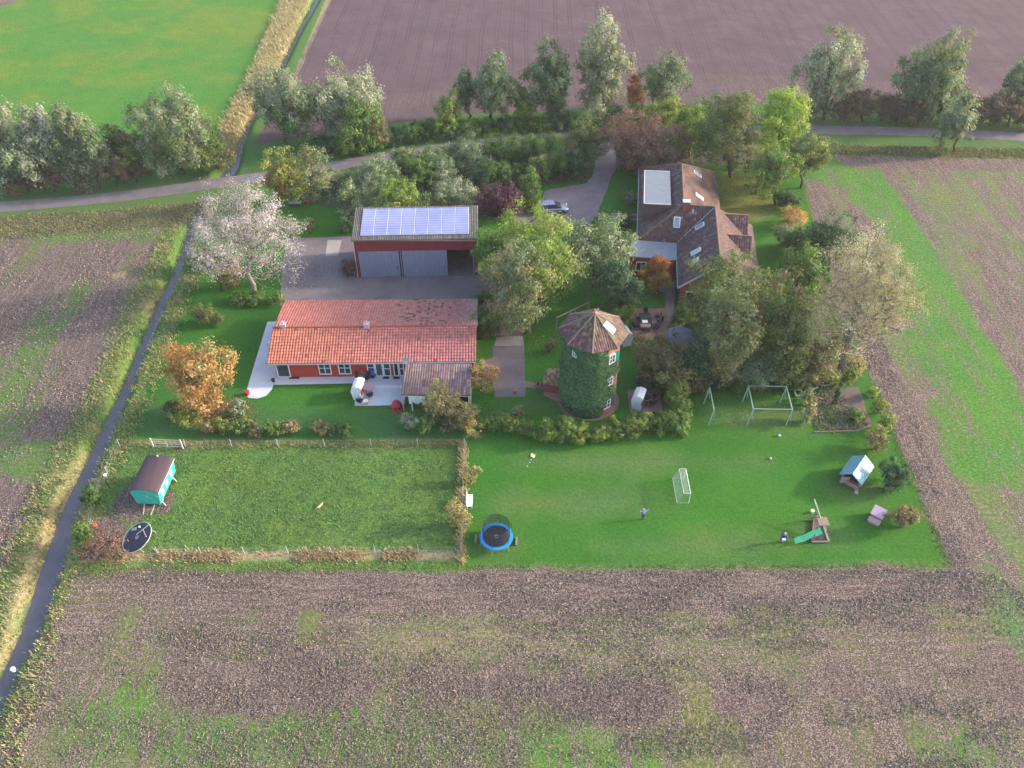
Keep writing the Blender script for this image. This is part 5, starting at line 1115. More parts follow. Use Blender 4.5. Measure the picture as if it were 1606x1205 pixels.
def playhouse():
    p = P(1345, 752); T = thing('playhouse', 'wooden playhouse with bright sheet metal roof on the big lawn', 'playhouse', tuple(p), math.radians(-30))
    e, r = 1.15, 2.0; hw, hl = 1.15, 1.2
    zn = [P(1317.5, 746, 1.2), P(1337.5, 743.5, 2.0), P(1350, 764, 1.2), P(1369, 735, 1.2), P(1357.5, 714.5, 2.0), P(1338, 717, 1.2)]
    T.rotation_euler = (0, 0, 0); T.location = (p.x, p.y, 0)
    # ridge from zn[1] to zn[4]; keep it level and the slopes equal
    rn, rf = zn[1], zn[4]; ax = (rf-rn); ax.z = 0; Ln = ax.length; ax.normalize(); px_ = Vector((ax.y, -ax.x, 0)); er = Vector((zn[2].x, zn[2].y, 0))-Vector((rn.x, rn.y, 0)); hw = max(.9, min(1.5, abs(er.dot(px_))))
    Lc = lambda a, b, z: Vector((rn.x, rn.y, 0))+px_*a+ax*b+Vector((0, 0, z))
    for s_, mm in ((-1, 'sheet_teal'), (1, 'sheet_teal')):
        rb = MB(); rb.slab([Lc(0, 0, 2.0), Lc(s_*hw, 0, 1.2), Lc(s_*hw, Ln, 1.2), Lc(0, Ln, 2.0)], .03)
        for i in range(9): q = Ln*(i+.5)/9; rb.beam(Lc(s_*.02, q, 2.0), Lc(s_*hw, q, 1.215), .05, .03)
        put(rb, 'roof', M['sheet'], T)
    bw = MB(); w2 = hw-.25
    bw.add([Lc(-w2, .25, 0), Lc(w2, .25, 0), Lc(w2, Ln-.2, 0), Lc(-w2, Ln-.2, 0), Lc(-w2, .7, 1.25), Lc(w2, .7, 1.25), Lc(w2, Ln-.2, 1.25), Lc(-w2, Ln-.2, 1.25), Lc(0, Ln-.2, 1.85), Lc(0, .7, 1.85), Lc(-w2, .7, 0), Lc(w2, .7, 0)], [(10, 11, 5, 4), (11, 2, 6, 5), (10, 4, 7, 3), (3, 7, 6, 2), (7, 8, 6), (4, 5, 9)]); put(bw, 'wall', M['wood'], T)
    put(MB().add([Lc(-w2+.15, .69, .5), Lc(w2-.2, .69, .5), Lc(w2-.2, .69, 1.2), Lc(-w2+.15, .69, 1.2), Lc(-w2+.15, .72, .5), Lc(w2-.2, .72, .5), Lc(w2-.2, .72, 1.2), Lc(-w2+.15, .72, 1.2)], [(0, 1, 2, 3), (7, 6, 5, 4), (0, 4, 5, 1), (3, 2, 6, 7)]), 'opening', M['dark'], T)
    put(MB().beam(Lc(-w2, .3, 0), Lc(-w2, .3, 1.15), .09), 'post', M['wood'], T); put(MB().beam(Lc(w2, .3, 0), Lc(w2, .3, 1.15), .09), 'post', M['wood'], T)
    put(MB().box(tuple(Lc(-w2*.55, .25, .62)), (.75, .06, .8)), 'front_board', mat('grey_board', (.4, .33, .32), .8, .2, 3), T); put(MB().beam(Lc(-.3, .2, .5), Lc(w2, .15, .45), .07, .45), 'counter', M['brick_pale'], T); put(MB().beam(Lc(w2+.1, -.1, .02), Lc(w2-.1, .5, .05), .3, .06), 'step', M['woodpale'], T)
M['sheet'] = mat('galvanised_sheet', (.22, .42, .5), .45, .3, .7, metal=.1, col2=(.2, .38, .42))
playhouse()
T = thing('hutch', 'small pinkish hutch with lean-to porch right of the play frame', 'hutch', tuple(P(1374, 813)), math.radians(-38))
MB().add([(-.45, -.4, 0), (.45, -.4, 0), (.45, .45, 0), (-.45, .45, 0), (-.45, -.4, .75), (.45, -.4, .75), (.45, .45, .95), (-.45, .45, .95)], [(3, 2, 1, 0), (4, 5, 6, 7), (0, 1, 5, 4), (1, 2, 6, 5), (2, 3, 7, 6), (3, 0, 4, 7)]).build('body', mat('pink_board', (.5, .22, .2), .7, .2, 3), T)
MB().slab([(-.55, -.5, .76), (.55, -.5, .76), (.55, .52, 1.0), (-.55, .52, 1.0)], .05).build('roof', mat('pink_felt', (.58, .42, .52), .7, .15, 2), T)
MB().slab([(-.52, -.5, .5), (.52, -.5, .5), (.52, -.95, .32), (-.52, -.95, .32)], .04).build('porch_roof', mat('pink_porch', (.55, .36, .34), .7, .15, 2), T); MB().box((0, -.7, .17), (.85, .4, .3)).build('porch', mat('pink_board2', (.5, .24, .22), .7, .2, 3), T)
# white bench at the fence
q = P(737, 790); T = thing('bench', 'white wooden bench beside the paddock fence', 'bench', tuple(q), math.pi/2)
MB().box((0, 0, .44), (1.35, .5, .05)).build('seat', M['white'], T); MB().box((0, .27, .7), (1.35, .05, .55)).build('backrest', M['white'], T)
for x in (-.6, .6):
    for y in (-.2, .2): MB().box((x, y, .21), (.07, .07, .42)).build('leg', M['white'], T)
# balls, kite, bits
for px, py, r_, c_, l_, ct in ((1222, 683, .13, (.6, .72, .85), 'pale blue and white ball below the double swing frame', 'ball'), (1208.5, 719, .11, (.75, .75, .6), 'small white ball in the middle of the big lawn', 'ball'), (754, 676, .1, (.8, .8, .7), 'little white ball under the hedge left of the tower', 'ball')):
    p = P(px, py, r_); o = MB().sphere((0, 0, 0), r_, 16, 10).build('ball', mat('ball_skin', c_, .5), None, smooth=True); o.location = p; tag(o, l_, ct)
T = thing('kite', 'pale yellow kite lying on the far left of the big lawn', 'kite', tuple(P(836, 716)), .4)
MB().slab([(0, .45, .05), (.25, 0, .12), (0, -.3, .05), (-.25, 0, .12)], .01).build('sail', mat('kite_yellow', (.75, .72, .4), .6), T); MB().tube([(0, .45, .06), (0, -.3, .06)], .01, 5).build('spar', M['black'], T)
for i, (a, b) in enumerate(((-.35, -.35), (-.6, -.6), (-1.0, -.95))): MB().box((a, b, .03), (.08, .08, .02)).build('tail_bow', M['white'], T)
o = MB().lathe([(.13, 0), (.17, .3), (.15, .3)], c=tuple(P(166, 748)), n=12).build('bucket', M['white']); tag(o, 'white bucket at the paddock edge left of the wagon', 'bucket')
o = MB().lathe([(.15, 0), (.2, .3), (.16, .32)], c=tuple(P(150, 826)), n=12).build('bucket', mat('orange_plastic', (.75, .12, .05), .5)); tag(o, 'orange-red bucket in the bonfire spot by the ditch', 'bucket')
o = MB().lathe([(.15, 0), (.19, .3), (.16, .32)], c=tuple(P(22, 1052)), n=12).build('marker_post', M['white']); tag(o, 'small white marker post beside the ditch at the lower left', 'post')
q = P(1252, 618); T = thing('cold_frame', 'pale rectangular cold frame left of the vegetable bed', 'cold frame', tuple(q))
for c_, d_ in (((-.35, 0, .15), (.06, .9, .2)), ((.35, 0, .15), (.06, .9, .2)), ((0, .45, .15), (.64, .06, .2)), ((0, -.45, .15), (.64, .06, .2))): MB().box(c_, d_).build('board', M['offwhite'], T)
rng_ = random.Random(4)
for i, (px, py, l_) in enumerate(((1266, 614, 'pale plank leaning at the top left of the vegetable bed'), (1277, 612, 'short grey plank across the corner of the vegetable bed'), (1295, 607, 'whitish plank at the far edge of the vegetable bed'), (1283, 627, 'pale pink plank left in the vegetable bed'))):
    q = P(px, py); o = MB().beam((q.x-.4, q.y-.25+.2*i, .1), (q.x+.4, q.y+.3-.15*i, .25), .14, .04).build('plank', M['offwhite'] if i != 3 else M['tan']); tag(o, l_, 'plank')
# white pipe rail by farmhouse
q = P(1212, 466); T = thing('plant_rack', 'white rack standing behind the trees at the farmhouse corner', 'rack', tuple(q))
for z in (.4, .8, 1.1): MB().beam((-.7, 0, z), (.7, 0, z), .05).build('rail', M['white'], T)
for x in (-.7, 0, .7): MB().beam((x, 0, 0), (x, 0, 1.15), .05).build('post', M['white'], T)
# vegetable bed edging
T = thing('bed_edging', 'old wooden edging along the near side of the vegetable bed', 'edging', tuple(P(1315, 678)))
for a, b in (((1276, 679), (1342, 677)), ((1342, 677), (1366, 668))): A_, B_ = P(*a), P(*b); put(MB().beam((A_.x, A_.y, .08), (B_.x, B_.y, .08), .08, .16), 'board', M['wood'], T)

# ------------------------------------------------------------------ fences and gate
def fence(label, pts, step, h=1.1, wires=(.45, .9), m='woodpale'):
    A0 = P(*pts[0]); T = thing('fence', label, 'fence', tuple(A0))
    for i in range(len(pts)-1):
        a, b = P(*pts[i]), P(*pts[i+1]); n = max(1, round((b-a).length/step))
        for k in range(n+(i == len(pts)-2)):
            q = a.lerp(b, k/n); lean = random.Random(k*7+i).uniform(-.06, .06); put(MB().beam((q.x, q.y, -.05), (q.x+lean, q.y+lean*.5, h), .065), 'post', M[m], T)
        for z in wires: put(MB().tube([(a.x, a.y, z), (b.x, b.y, z)], .006, 4), 'wire', M['zinc'], T)
fence('wire fence with pale posts along the far side of the paddock', [(291, 702), (728, 700)], 4.3)
fence('wire fence with pale posts in straw grass on the near side of the paddock', [(248, 871), (724, 868)], 3.6)
fence('wire fence between the paddock and the big lawn', [(729, 700), (724, 868)], 3.2)
fence('leaning wire fence on the ditch side of the paddock', [(188, 702), (150, 790), (140, 845)], 3.5)
g0, g1 = P(241, 702), P(287, 704); T = thing('gate', 'pale metal field gate at the far left corner of the paddock', 'gate', tuple(g0))
for q in (g0, g1): put(MB().beam((q.x, q.y, 0), (q.x, q.y, 1.25), .12), 'post', M['offwhite'], T)
for z in (.25, .6, .9, 1.15): put(MB().tube([(g0.x, g0.y, z), (g1.x, g1.y, z)], .022, 6), 'rail', M['offwhite'], T)
for t in (.02, .5, .98): q = g0.lerp(g1, t); put(MB().tube([(q.x, q.y, .25), (q.x, q.y, 1.15)], .025, 6), 'upright', M['offwhite'], T)

# ------------------------------------------------------------------ people and cat (skinned skeletons)
def skin(name, verts, edges, radii, m, parent, root=0, sub=1):
    me = bpy.data.meshes.new(name); me.from_pydata(verts, edges, []); o = bpy.data.objects.new(name, me); link(o, parent)
    s_ = o.modifiers.new('skin', 'SKIN'); s_.use_smooth_shade = True
    for i, v in enumerate(me.skin_vertices[0].data): v.radius = (radii[i] if hasattr(radii[i], '__len__') else (radii[i], radii[i])); v.use_root = (i == root)
    if sub: ss = o.modifiers.new('sub', 'SUBSURF'); ss.levels = sub; ss.render_levels = sub
    me.materials.append(m); return o
def hand(vs, es, rs, wi, d, side, s):
    """palm and five fingers beyond wrist index wi in direction d"""
    w = Vector(vs[wi]); d = Vector(d).normalized(); n = Vector((0, 1, 0)) if abs(d.y) < .8 else Vector((1, 0, 0)); r = d.cross(n).normalized()*side
    vs.append(tuple(w+d*.055*s)); rs.append((.03*s, .018*s)); p = len(vs)-1; es.append((wi, p))
    for k, (o_, ln) in enumerate(((-.03, .06), (-.01, .075), (.01, .07), (.028, .055))):
        a = w+d*.09*s+r*o_*s; vs.append(tuple(a)); rs.append(.009*s); i0 = len(vs)-1; es.append((p, i0)); vs.append(tuple(a+d*ln*s*.55)); rs.append(.0085*s); es.append((i0, i0+1)); vs.append(tuple(a+d*ln*s*.95+n*.012*s)); rs.append(.0075*s); es.append((i0+1, i0+2))
    a = w+d*.03*s-r*.045*s; vs.append(tuple(a)); rs.append(.011*s); i0 = len(vs)-1; es.append((wi, i0)); vs.append(tuple(a+d*.035*s-r*.015*s)); rs.append(.009*s); es.append((i0, i0+1))
def person(label, px, py, H, pose, shirt, trousers, hairc, rz):
    T = thing('person', label, 'person', tuple(P(px, py)), rz); s = H/1.7
    skinm = mat('skin', (.55, .34, .26), .6, .08, 5)
    J = {'pel': (0, 0, .93), 'wa': (0, 0, 1.08), 'ch': (0, 0, 1.28), 'nk': (0, 0, 1.45), 'hd': (0, .0, 1.53), 'hc': (0, -.01, 1.6), 'ht': (0, 0, 1.68)}
    J.update(pose)
    for sd, k in ((-1, 'L'), (1, 'R')):
        J.setdefault('hip'+k, (.1*sd, 0, .9)); J.setdefault('kn'+k, (.11*sd, -.03, .5)); J.setdefault('an'+k, (.12*sd, .02, .09)); J.setdefault('to'+k, (.13*sd, -.14, .04))
        J.setdefault('sh'+k, (.19*sd, 0, 1.38)); J.setdefault('el'+k, (.26*sd, -.02, 1.1)); J.setdefault('wr'+k, (.27*sd, -.12, .88))
    J = {k: tuple(c*s for c in v) for k, v in J.items()}
    def chain(names, radii, extra=None):
        vs = [J[n] for n in names]; return vs, radii
    # whole body, one surface
    names = ['pel', 'wa', 'ch', 'nk', 'hd', 'hc', 'ht', 'hipL', 'knL', 'anL', 'toL', 'hipR', 'knR', 'anR', 'toR', 'shL', 'elL', 'wrL', 'shR', 'elR', 'wrR']
    R_ = [.13, .115, .13, .055, .07, .095, .06, .085, .055, .038, .03, .085, .055, .038, .03, .055, .042, .027, .055, .042, .027]
    ix = {n: i for i, n in enumerate(names)}; es = [(0, 1), (1, 2), (2, 3), (3, 4), (4, 5), (5, 6), (0, 7), (7, 8), (8, 9), (9, 10), (0, 11), (11, 12), (12, 13), (13, 14), (2, 15), (15, 16), (16, 17), (2, 18), (18, 19), (19, 20)]
    vs = [J[n] for n in names]; rs = [r*s for r in R_]
    for k, sd in (('L', -1), ('R', 1)): hand(vs, es, rs, ix['wr'+k], Vector(J['wr'+k])-Vector(J['el'+k]), sd, s)
    b = skin('body', vs, es, rs, skinm, T)
    # face features
    hc = Vector(J['hc']); fwd = Vector((0, -1, 0))
    for sd in (-1, 1): MB().sphere(tuple(hc+Vector((.032*sd, -.088, .01))*s), .011*s, 8, 6).build('eye', M['dark'], T); MB().sphere(tuple(hc+Vector((.093*sd, 0, 0))*s), .022*s, 8, 6, (.5, .8, 1.2)).build('ear', skinm, T)
    MB().add([tuple(hc+Vector(q)*s) for q in ((0, -.115, -.02), (-.014, -.088, -.025), (.014, -.088, -.025), (0, -.088, .015), (0, -.088, -.035))], [(0, 1, 3), (0, 3, 2), (0, 2, 4), (0, 4, 1)]).build('nose', skinm, T); MB().box(tuple(hc+Vector((0, -.09, -.045))*s), (.04*s, .012*s, .008*s)).build('mouth', mat('lips', (.4, .12, .1), .6), T)
    # clothes follow the body
    nm = ['wa', 'ch', 'shL', 'elL', 'wrL', 'shR', 'elR', 'wrR', 'pel']; v2 = [J[n] for n in nm]
    v2[4] = tuple(Vector(J['elL']).lerp(Vector(J['wrL']), .88)); v2[7] = tuple(Vector(J['elR']).lerp(Vector(J['wrR']), .88))
    skin('jacket', v2, [(0, 1), (1, 2), (2, 3), (3, 4), (1, 5), (5, 6), (6, 7), (0, 8)], [x*s for x in (.14, .155, .072, .058, .042, .072, .058, .042, .15)], mat('jacket_cloth', shirt, .8, .2, 6), T)
    nm = ['pel', 'hipL', 'knL', 'anL', 'hipR', 'knR', 'anR']; v3 = [J[n] for n in nm]; v3[0] = (v3[0][0], v3[0][1], v3[0][2]-.03*s)
    skin('trousers', v3, [(0, 1), (1, 2), (2, 3), (0, 4), (4, 5), (5, 6)], [x*s for x in (.135, .1, .072, .055, .1, .072, .055)], mat('trouser_cloth', trousers, .85, .2, 6), T)
    for k in 'LR': a, c_ = Vector(J['an'+k]), Vector(J['to'+k]); MB().beam(a.lerp(c_, -.25)*1.0+Vector((0, 0, -.035*s)), c_, .09*s, .075*s).build('shoe', M['dark'], T, bevel=.015)
    skin('hair', [tuple(hc+Vector((0, .015, .02))*s), tuple(hc+Vector((0, .02, .065))*s), tuple(hc+Vector((0, .07, -.06))*s)], [(0, 1), (0, 2)], [.1*s, .075*s, .055*s], mat('hair', hairc, .7, .2, 8), T)
    return T
person('child in a pale blue top and dark trousers raising both arms', 1008, 814, 1.35, {'elL': (-.4, -.03, 1.36), 'wrL': (-.42, -.05, 1.66), 'elR': (.4, -.02, 1.36), 'wrR': (.46, -.04, 1.7)}, (.32, .42, .75), (.03, .05, .12), (.62, .5, .3), .1)
pw = person('fair-haired person in a purple-blue jacket bending by the slide, holding something white', 1225, 850, 1.6, {'wa': (.03, -.03, 1.08), 'ch': (.08, -.12, 1.27), 'nk': (.1, -.2, 1.41), 'hd': (.11, -.24, 1.48), 'hc': (.12, -.28, 1.54), 'ht': (.12, -.3, 1.61), 'shL': (-.1, -.14, 1.36), 'shR': (.27, -.12, 1.36), 'elL': (-.2, -.25, 1.12), 'wrL': (-.1, -.42, 1.0), 'elR': (.34, -.28, 1.12), 'wrR': (.2, -.44, 1.0)}, (.09, .08, .35), (.03, .06, .12), (.7, .62, .45), -.3)
q = P(1225, 850); o = MB().box((0, 0, 0), (.3, .16, .2)).build('bag', M['white'], None, bevel=.04); o.location = (q.x-.08, q.y-.45, .93); tag(o, 'white bag held by the person beside the slide', 'bag')
T = thing('cat', 'ginger and white cat walking in the middle of the paddock', 'cat', tuple(P(502, 796)), .95)
cv = [(0, 0, .22), (.15, 0, .23), (.28, 0, .24), (.36, 0, .3), (.43, 0, .31), (-.14, 0, .22), (-.3, 0, .27), (-.45, 0, .3)]; ce = [(0, 1), (1, 2), (2, 3), (3, 4), (0, 5), (5, 6), (6, 7)]; cr_ = [.075, .075, .06, .05, .03, .07, .02, .016]
for x, bi in ((.24, 2), (-.12, 5)):
    for y in (-.05, .05): i0 = len(cv); cv += [(x, y, .14), (x-.02 if bi == 5 else x+.01, y, .07), (x+.02, y, .015)]; ce += [(bi, i0), (i0, i0+1), (i0+1, i0+2)]; cr_ += [.03, .018, .018]
skin('body', cv, ce, cr_, mat('ginger_fur', (.6, .26, .12), .9, .3, 9, col2=(.75, .6, .5)), T)
for y in (-.03, .03): MB().add([(.36, y-.015, .34), (.36, y+.015, .34), (.35, y, .38), (.38, y, .34)], [(0, 1, 2), (0, 2, 3), (1, 3, 2), (0, 3, 1)]).build('ear', mat('ear_fur', (.55, .22, .1), .9), T)


# ------------------------------------------------------------------ plants
G_DK = (.028, .06, .02); G_MID = (.06, .11, .03); G_OLV = (.10, .12, .045); G_LT = (.13, .2, .04); YG = (.19, .22, .05); SILV = (.27, .28, .21); SAGE = (.14, .18, .11)
BRN = (.14, .095, .06); ORG = (.27, .14, .045); YEL = (.33, .3, .07); WHT = (.4, .37, .34); RED = (.22, .06, .035); PUR = (.075, .03, .045); TAN = (.32, .25, .13); GRB = (.045, .09, .055)
PAL = {
 'willow': [(SAGE, 4), (G_OLV, 3), (SILV, 2), (G_MID, 2)], 'willow_pale': [(SILV, 4), (SAGE, 4), (G_OLV, 2), (WHT, .8)], 'willow_green': [(SAGE, 4), (G_MID, 4), (GRB, 2), (SILV, .8)],
 'olive': [(G_OLV, 5), (G_MID, 3), (BRN, 1), (YG, .6)], 'green': [(G_MID, 5), (G_LT, 3), (G_DK, 2)], 'bright': [(G_LT, 5), (YG, 3), (G_MID, 3)], 'lime': [((.2, .3, .04), 5), ((.13, .2, .04), 2), (YG, 2)], 'yellowgreen': [(YG, 4), (G_LT, 3), (G_OLV, 2)],
 'yellow': [(YEL, 4), (YG, 3), (G_OLV, 1)], 'orange': [(ORG, 5), ((.33, .19, .06), 3), (TAN, 2), (G_OLV, .8)], 'fire': [(ORG, 5), (RED, 2), (YG, .6)], 'dark': [(G_DK, 4), (GRB, 3), (SAGE, 1)], 'evergreen': [(G_DK, 5), (GRB, 4)],
 'purple': [(PUR, 6), ((.1, .035, .06), 2), ((.14, .08, .09), .5)], 'copper': [((.16, .09, .075), 4), (BRN, 3), ((.07, .04, .05), 2)], 'brown': [(BRN, 4), (G_OLV, 3), (TAN, 1.5)], 'scrub': [(BRN, 3), ((.1, .075, .07), 3), (G_OLV, 2)],
 'white': [((.36, .32, .36), 5), ((.26, .235, .26), 4), ((.18, .155, .14), 2.5)], 'pale_sparse': [((.22, .18, .12), 5), ((.28, .25, .19), 3), (WHT, 1), (G_OLV, 3)], 'greytan': [(TAN, 3), (G_OLV, 4), (SAGE, 3)], 'sage': [(SAGE, 5), (SILV, 1.5), (G_MID, 3)],
 'redyellow': [(YG, 3), (G_LT, 2), (RED, 2), (TAN, 2)], 'hedge': [(G_MID, 4), (G_LT, 3), (YG, 1.2), (G_OLV, 1.5)], 'dry': [((.27, .21, .1), 4), ((.22, .19, .1), 4), (YG, .8)],
}
def skeleton(axis, cl, r_tw, seg=.9, rng=None):
    nodes = [np.array(a, float) for a in axis]; par = [i-1 for i in range(len(axis))]
    tops = len(axis); order = np.argsort(np.linalg.norm(cl-np.array(axis[-1])*.5-np.array(axis[len(axis)//2])*.5, axis=1))
    leafnode = []
    arr = np.array(nodes)
    for ci in order:
        c = cl[ci]; d = np.linalg.norm(arr-c, axis=1)+.9*np.maximum(arr[:, 2]-c[2]+.15, 0)
        k0 = max(1, int(tops*.35)); d[:k0] += 50 if len(arr) > k0 else 0
        j = int(np.argmin(d)); p = arr[j]; L = np.linalg.norm(c-p); n = max(1, int(L/seg))
        new = []
        for i in range(1, n+1):
            t = i/n; q = p+(c-p)*t; q = q+np.array([0, 0, -.12*L*math.sin(math.pi*t)]) if n > 1 else q
            if i < n: q = q+(rng.rand(3)-.5)*.18*L/n
            new.append(q); nodes.append(q); par.append(j if i == 1 else len(nodes)-2)
        arr = np.vstack([arr, new]); leafnode.append(len(nodes)-1)
    cnt = np.zeros(len(nodes)); cnt[leafnode] += 1
    for i in range(len(nodes)-1, 0, -1): cnt[par[i]] += cnt[i] if i != 0 else 0
    rad = r_tw*np.maximum(cnt, 1)**.43
    return np.array(nodes), par, rad
def limbs_mesh(name, nodes, par, rad, m, parent, k=5, off=None):
    vs = []; fs = []
    ang = 2*np.pi*np.arange(k)/k
    for i in range(1, len(nodes)):
        a = nodes[par[i]]; b = nodes[i]; d = b-a; L = np.linalg.norm(d)
        if L < 1e-5: continue
        d /= L; up = np.array([0, 0, 1.]) if abs(d[2]) < .9 else np.array([1., 0, 0]); r = np.cross(d, up); r /= np.linalg.norm(r); u = np.cross(r, d)
        ra = min(rad[par[i]], rad[i]*1.35); rb = rad[i]; base = len(vs)
        for c, q in ((a, ra), (b+d*rb*.3, rb)):
            for t in ang: vs.append(c+(r*math.cos(t)+u*math.sin(t))*q)
        for j in range(k): fs.append((base+j, base+(j+1) % k, base+k+(j+1) % k, base+k+j))
    return np_mesh(name, np.array(vs), np.array(fs), m, parent, smooth=True)
TREES = []
def tree(label, cat, bx, by, top, cx, wpx, pal, name='tree', lf=.22, cov=5., ls=None, kind='round', group=None, bark='bark', shrub=False, seed=None, ry=.9, silver=0., twig=.022, ncl=None, H=None, skew=0):
    rng = np.random.RandomState(seed if seed is not None else len(TREES)*13+5); TREES.append(label)
    B = P(bx, by); m = mpp(B); rx = wpx*m*.5*(1.08 if not shrub else 1.14); lf = lf*.4; ryy = rx*ry
    dep = math.atan2(CAMH, B.y); c, s = math.cos(dep), math.sin(dep)
    T = topz(B, top)*c; lo, hi = .3, 40.
    for _ in range(40):
        h = (lo+hi)/2; rz = (1-lf)*h/2; zc = (1+lf)*h/2
        if zc*c+math.sqrt((rz*c)**2+(ryy*s)**2) > T: hi = h
        else: lo = h
    h = max(h, wpx*m*.55) if H is None else H
    rz = (1-lf)*h/2; zc = (1+lf)*h/2
    dcen = depth((0, B.y, zc)); cxw = (cx-803)/FPX*dcen; dx = cxw-B.x
    root = thing(name, label, cat, (B.x, B.y, -.02), 0, group)
    C = np.array([dx, 0, zc]); R = np.array([rx, ryy, rz])
    # lobes
    nl = {'round': 9, 'willow': 11, 'cone': 6, 'sparse': 12}[kind]; nl = max(5, int(nl*min(1.4, .6+rx/6)))
    lob = []
    for i in range(nl):
        v = rng.normal(size=3); v /= np.linalg.norm(v); v[2] = v[2]*.95+.03; v[:2] *= 1.12 if v[2] < 0 else 1
        rad_ = .62 if kind != 'cone' else .3
        q = C+R*v*rad_*(.75+.4*rng.rand())
        lr = (.38+.2*rng.rand())
        rs = R*lr*np.array([1, 1, 1.0])
        if kind == 'willow': rs = R*lr*np.array([.85, .85, 1.15])
        if kind == 'cone':
            t = i/(nl-1); q = C+np.array([0, 0, rz*(-.7+1.45*t)]); w_ = 1-.75*t**1.5; rs = np.array([rx*w_, ryy*w_, rz*.42])
        lob.append((q, rs))
    lob.append((C, R*.62))
    tot = sum(np.prod(r_)**(2/3) for _, r_ in lob)
    ncl = ncl or int(np.clip(60+rx*rz*7, 45, 300)); cl = []; lid = []
    for i, (q, r_) in enumerate(lob):
        n = max(3, int(ncl*np.prod(r_)**(2/3)/tot))
        v = rng.normal(size=(n, 3)); v /= np.linalg.norm(v, axis=1)[:, None]; v *= (.55+.5*rng.rand(n, 1)**.6)
        cl.append(q+v*r_); lid += [i]*n
    cl = np.vstack(cl); lid = np.array(lid)
    zz = np.clip(cl[:, 2], .12*h if not shrub else .05, None); cl[:, 2] = zz
    # trunk axis
    n_ax = 6; ax = []
    for i in range(n_ax):
        t = i/(n_ax-1); ax.append(((dx*.85)*t**1.1+rng.normal()*.02*h*(i > 0 and i < n_ax-1), rng.normal()*.015*h*(i > 0), t*(zc+.25*rz)))
    nodes, par, rad = skeleton(ax, cl, twig, rng=rng, seg=max(.5, h*.12))
    limbs_mesh('trunk' if not shrub else 'stems', nodes, par, rad, M[bark], root, k=4 if shrub else 5)
    # leaves
    ls = ls or (.15 if shrub and wpx*m < 4 else (.18 if h < 6 else .22))
    A = math.pi*rx*rz; nleaf = int(np.clip(1.25*cov*A/(ls*ls*.55), 300, 24000))
    wci = np.ones(len(cl))
    if kind == 'sparse': wci = np.clip((cl[:, 2]-zc)/rz+.75, .12, 1.4)**1.4
    ci = rng.choice(len(cl), nleaf, p=wci/wci.sum()); sg = {'round': .3, 'willow': .27, 'cone': .34, 'sparse': .3}[kind]*np.cbrt(np.prod(R)/len(cl)*4)
    off = rng.normal(size=(nleaf, 3))*sg*np.array([1, 1, .85 if kind != 'willow' else 1.3])
    pos = cl[ci]+off; keep = pos[:, 2] > .04; pos = pos[keep]; ci = ci[keep]; n = len(pos)
    out = (pos-C)/R; out /= np.linalg.norm(out, axis=1)[:, None]+1e-6
    ofd = off[keep]/(np.linalg.norm(off[keep], axis=1)[:, None]+1e-6); nrm = ofd*.8+out*.45+rng.normal(size=(n, 3))*.42+np.array([0, 0, .25]); nrm /= np.linalg.norm(nrm, axis=1)[:, None]
    t1 = np.cross(nrm, rng.normal(size=(n, 3))); t1 /= np.linalg.norm(t1, axis=1)[:, None]; t2 = np.cross(nrm, t1)
    sz = ls*(.6+.8*rng.rand(n, 1)); el = 1.0 if kind not in ('willow',) else 1.5
    if kind == 'willow':  # wind-combed: long side nearly upright, leaning left
        g_ = np.array([-.35, 0, 1.])+rng.normal(size=(n, 3))*.45; t1 = g_-nrm*(g_*nrm).sum(1)[:, None]; t1 /= np.linalg.norm(t1, axis=1)[:, None]; t2 = np.cross(nrm, t1)
    a, b = t1*sz*.5*el, t2*sz*.36
    V = np.stack([pos-a, pos+b*1.0, pos+a, pos-b], 1).reshape(-1, 3)
    Fc = np.arange(n*4).reshape(n, 4)
    cols_ = np.array([p_[0] for p_ in PAL[pal]]); wt = np.array([p_[1] for p_ in PAL[pal]], float); wt /= wt.sum()
    lobc = cols_[rng.choice(len(wt), len(lob), p=wt)]; clc = cols_[rng.choice(len(wt), len(cl), p=wt)]; lc = cols_[rng.choice(len(wt), n, p=wt)]
    colr = (lobc[lid[ci]]*.45+clc[ci]*.37+lc*.18)*1.62
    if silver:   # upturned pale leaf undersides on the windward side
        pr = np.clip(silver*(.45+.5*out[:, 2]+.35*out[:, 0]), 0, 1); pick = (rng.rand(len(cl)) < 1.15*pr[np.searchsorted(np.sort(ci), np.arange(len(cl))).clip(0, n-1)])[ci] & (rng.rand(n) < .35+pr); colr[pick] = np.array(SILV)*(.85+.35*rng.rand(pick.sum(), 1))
    colr = colr*(.84+.32*rng.rand(n, 1))*(.78+.44*rng.rand(len(cl), 1))[ci]
    np_mesh('crown' if not shrub else 'foliage', V, Fc, M['leaf'], root, cols=colr)
    return root
def shrub(label, bx, by, top, wpx, pal, **kw):
    top -= 2
    kw.setdefault('lf', .02); kw.setdefault('cov', 5.5)
    return tree(label, kw.pop('cat', 'shrub'), bx, by, top, kw.pop('cx', bx), wpx, pal, name=kw.pop('name', 'shrub'), shrub=True, **kw)

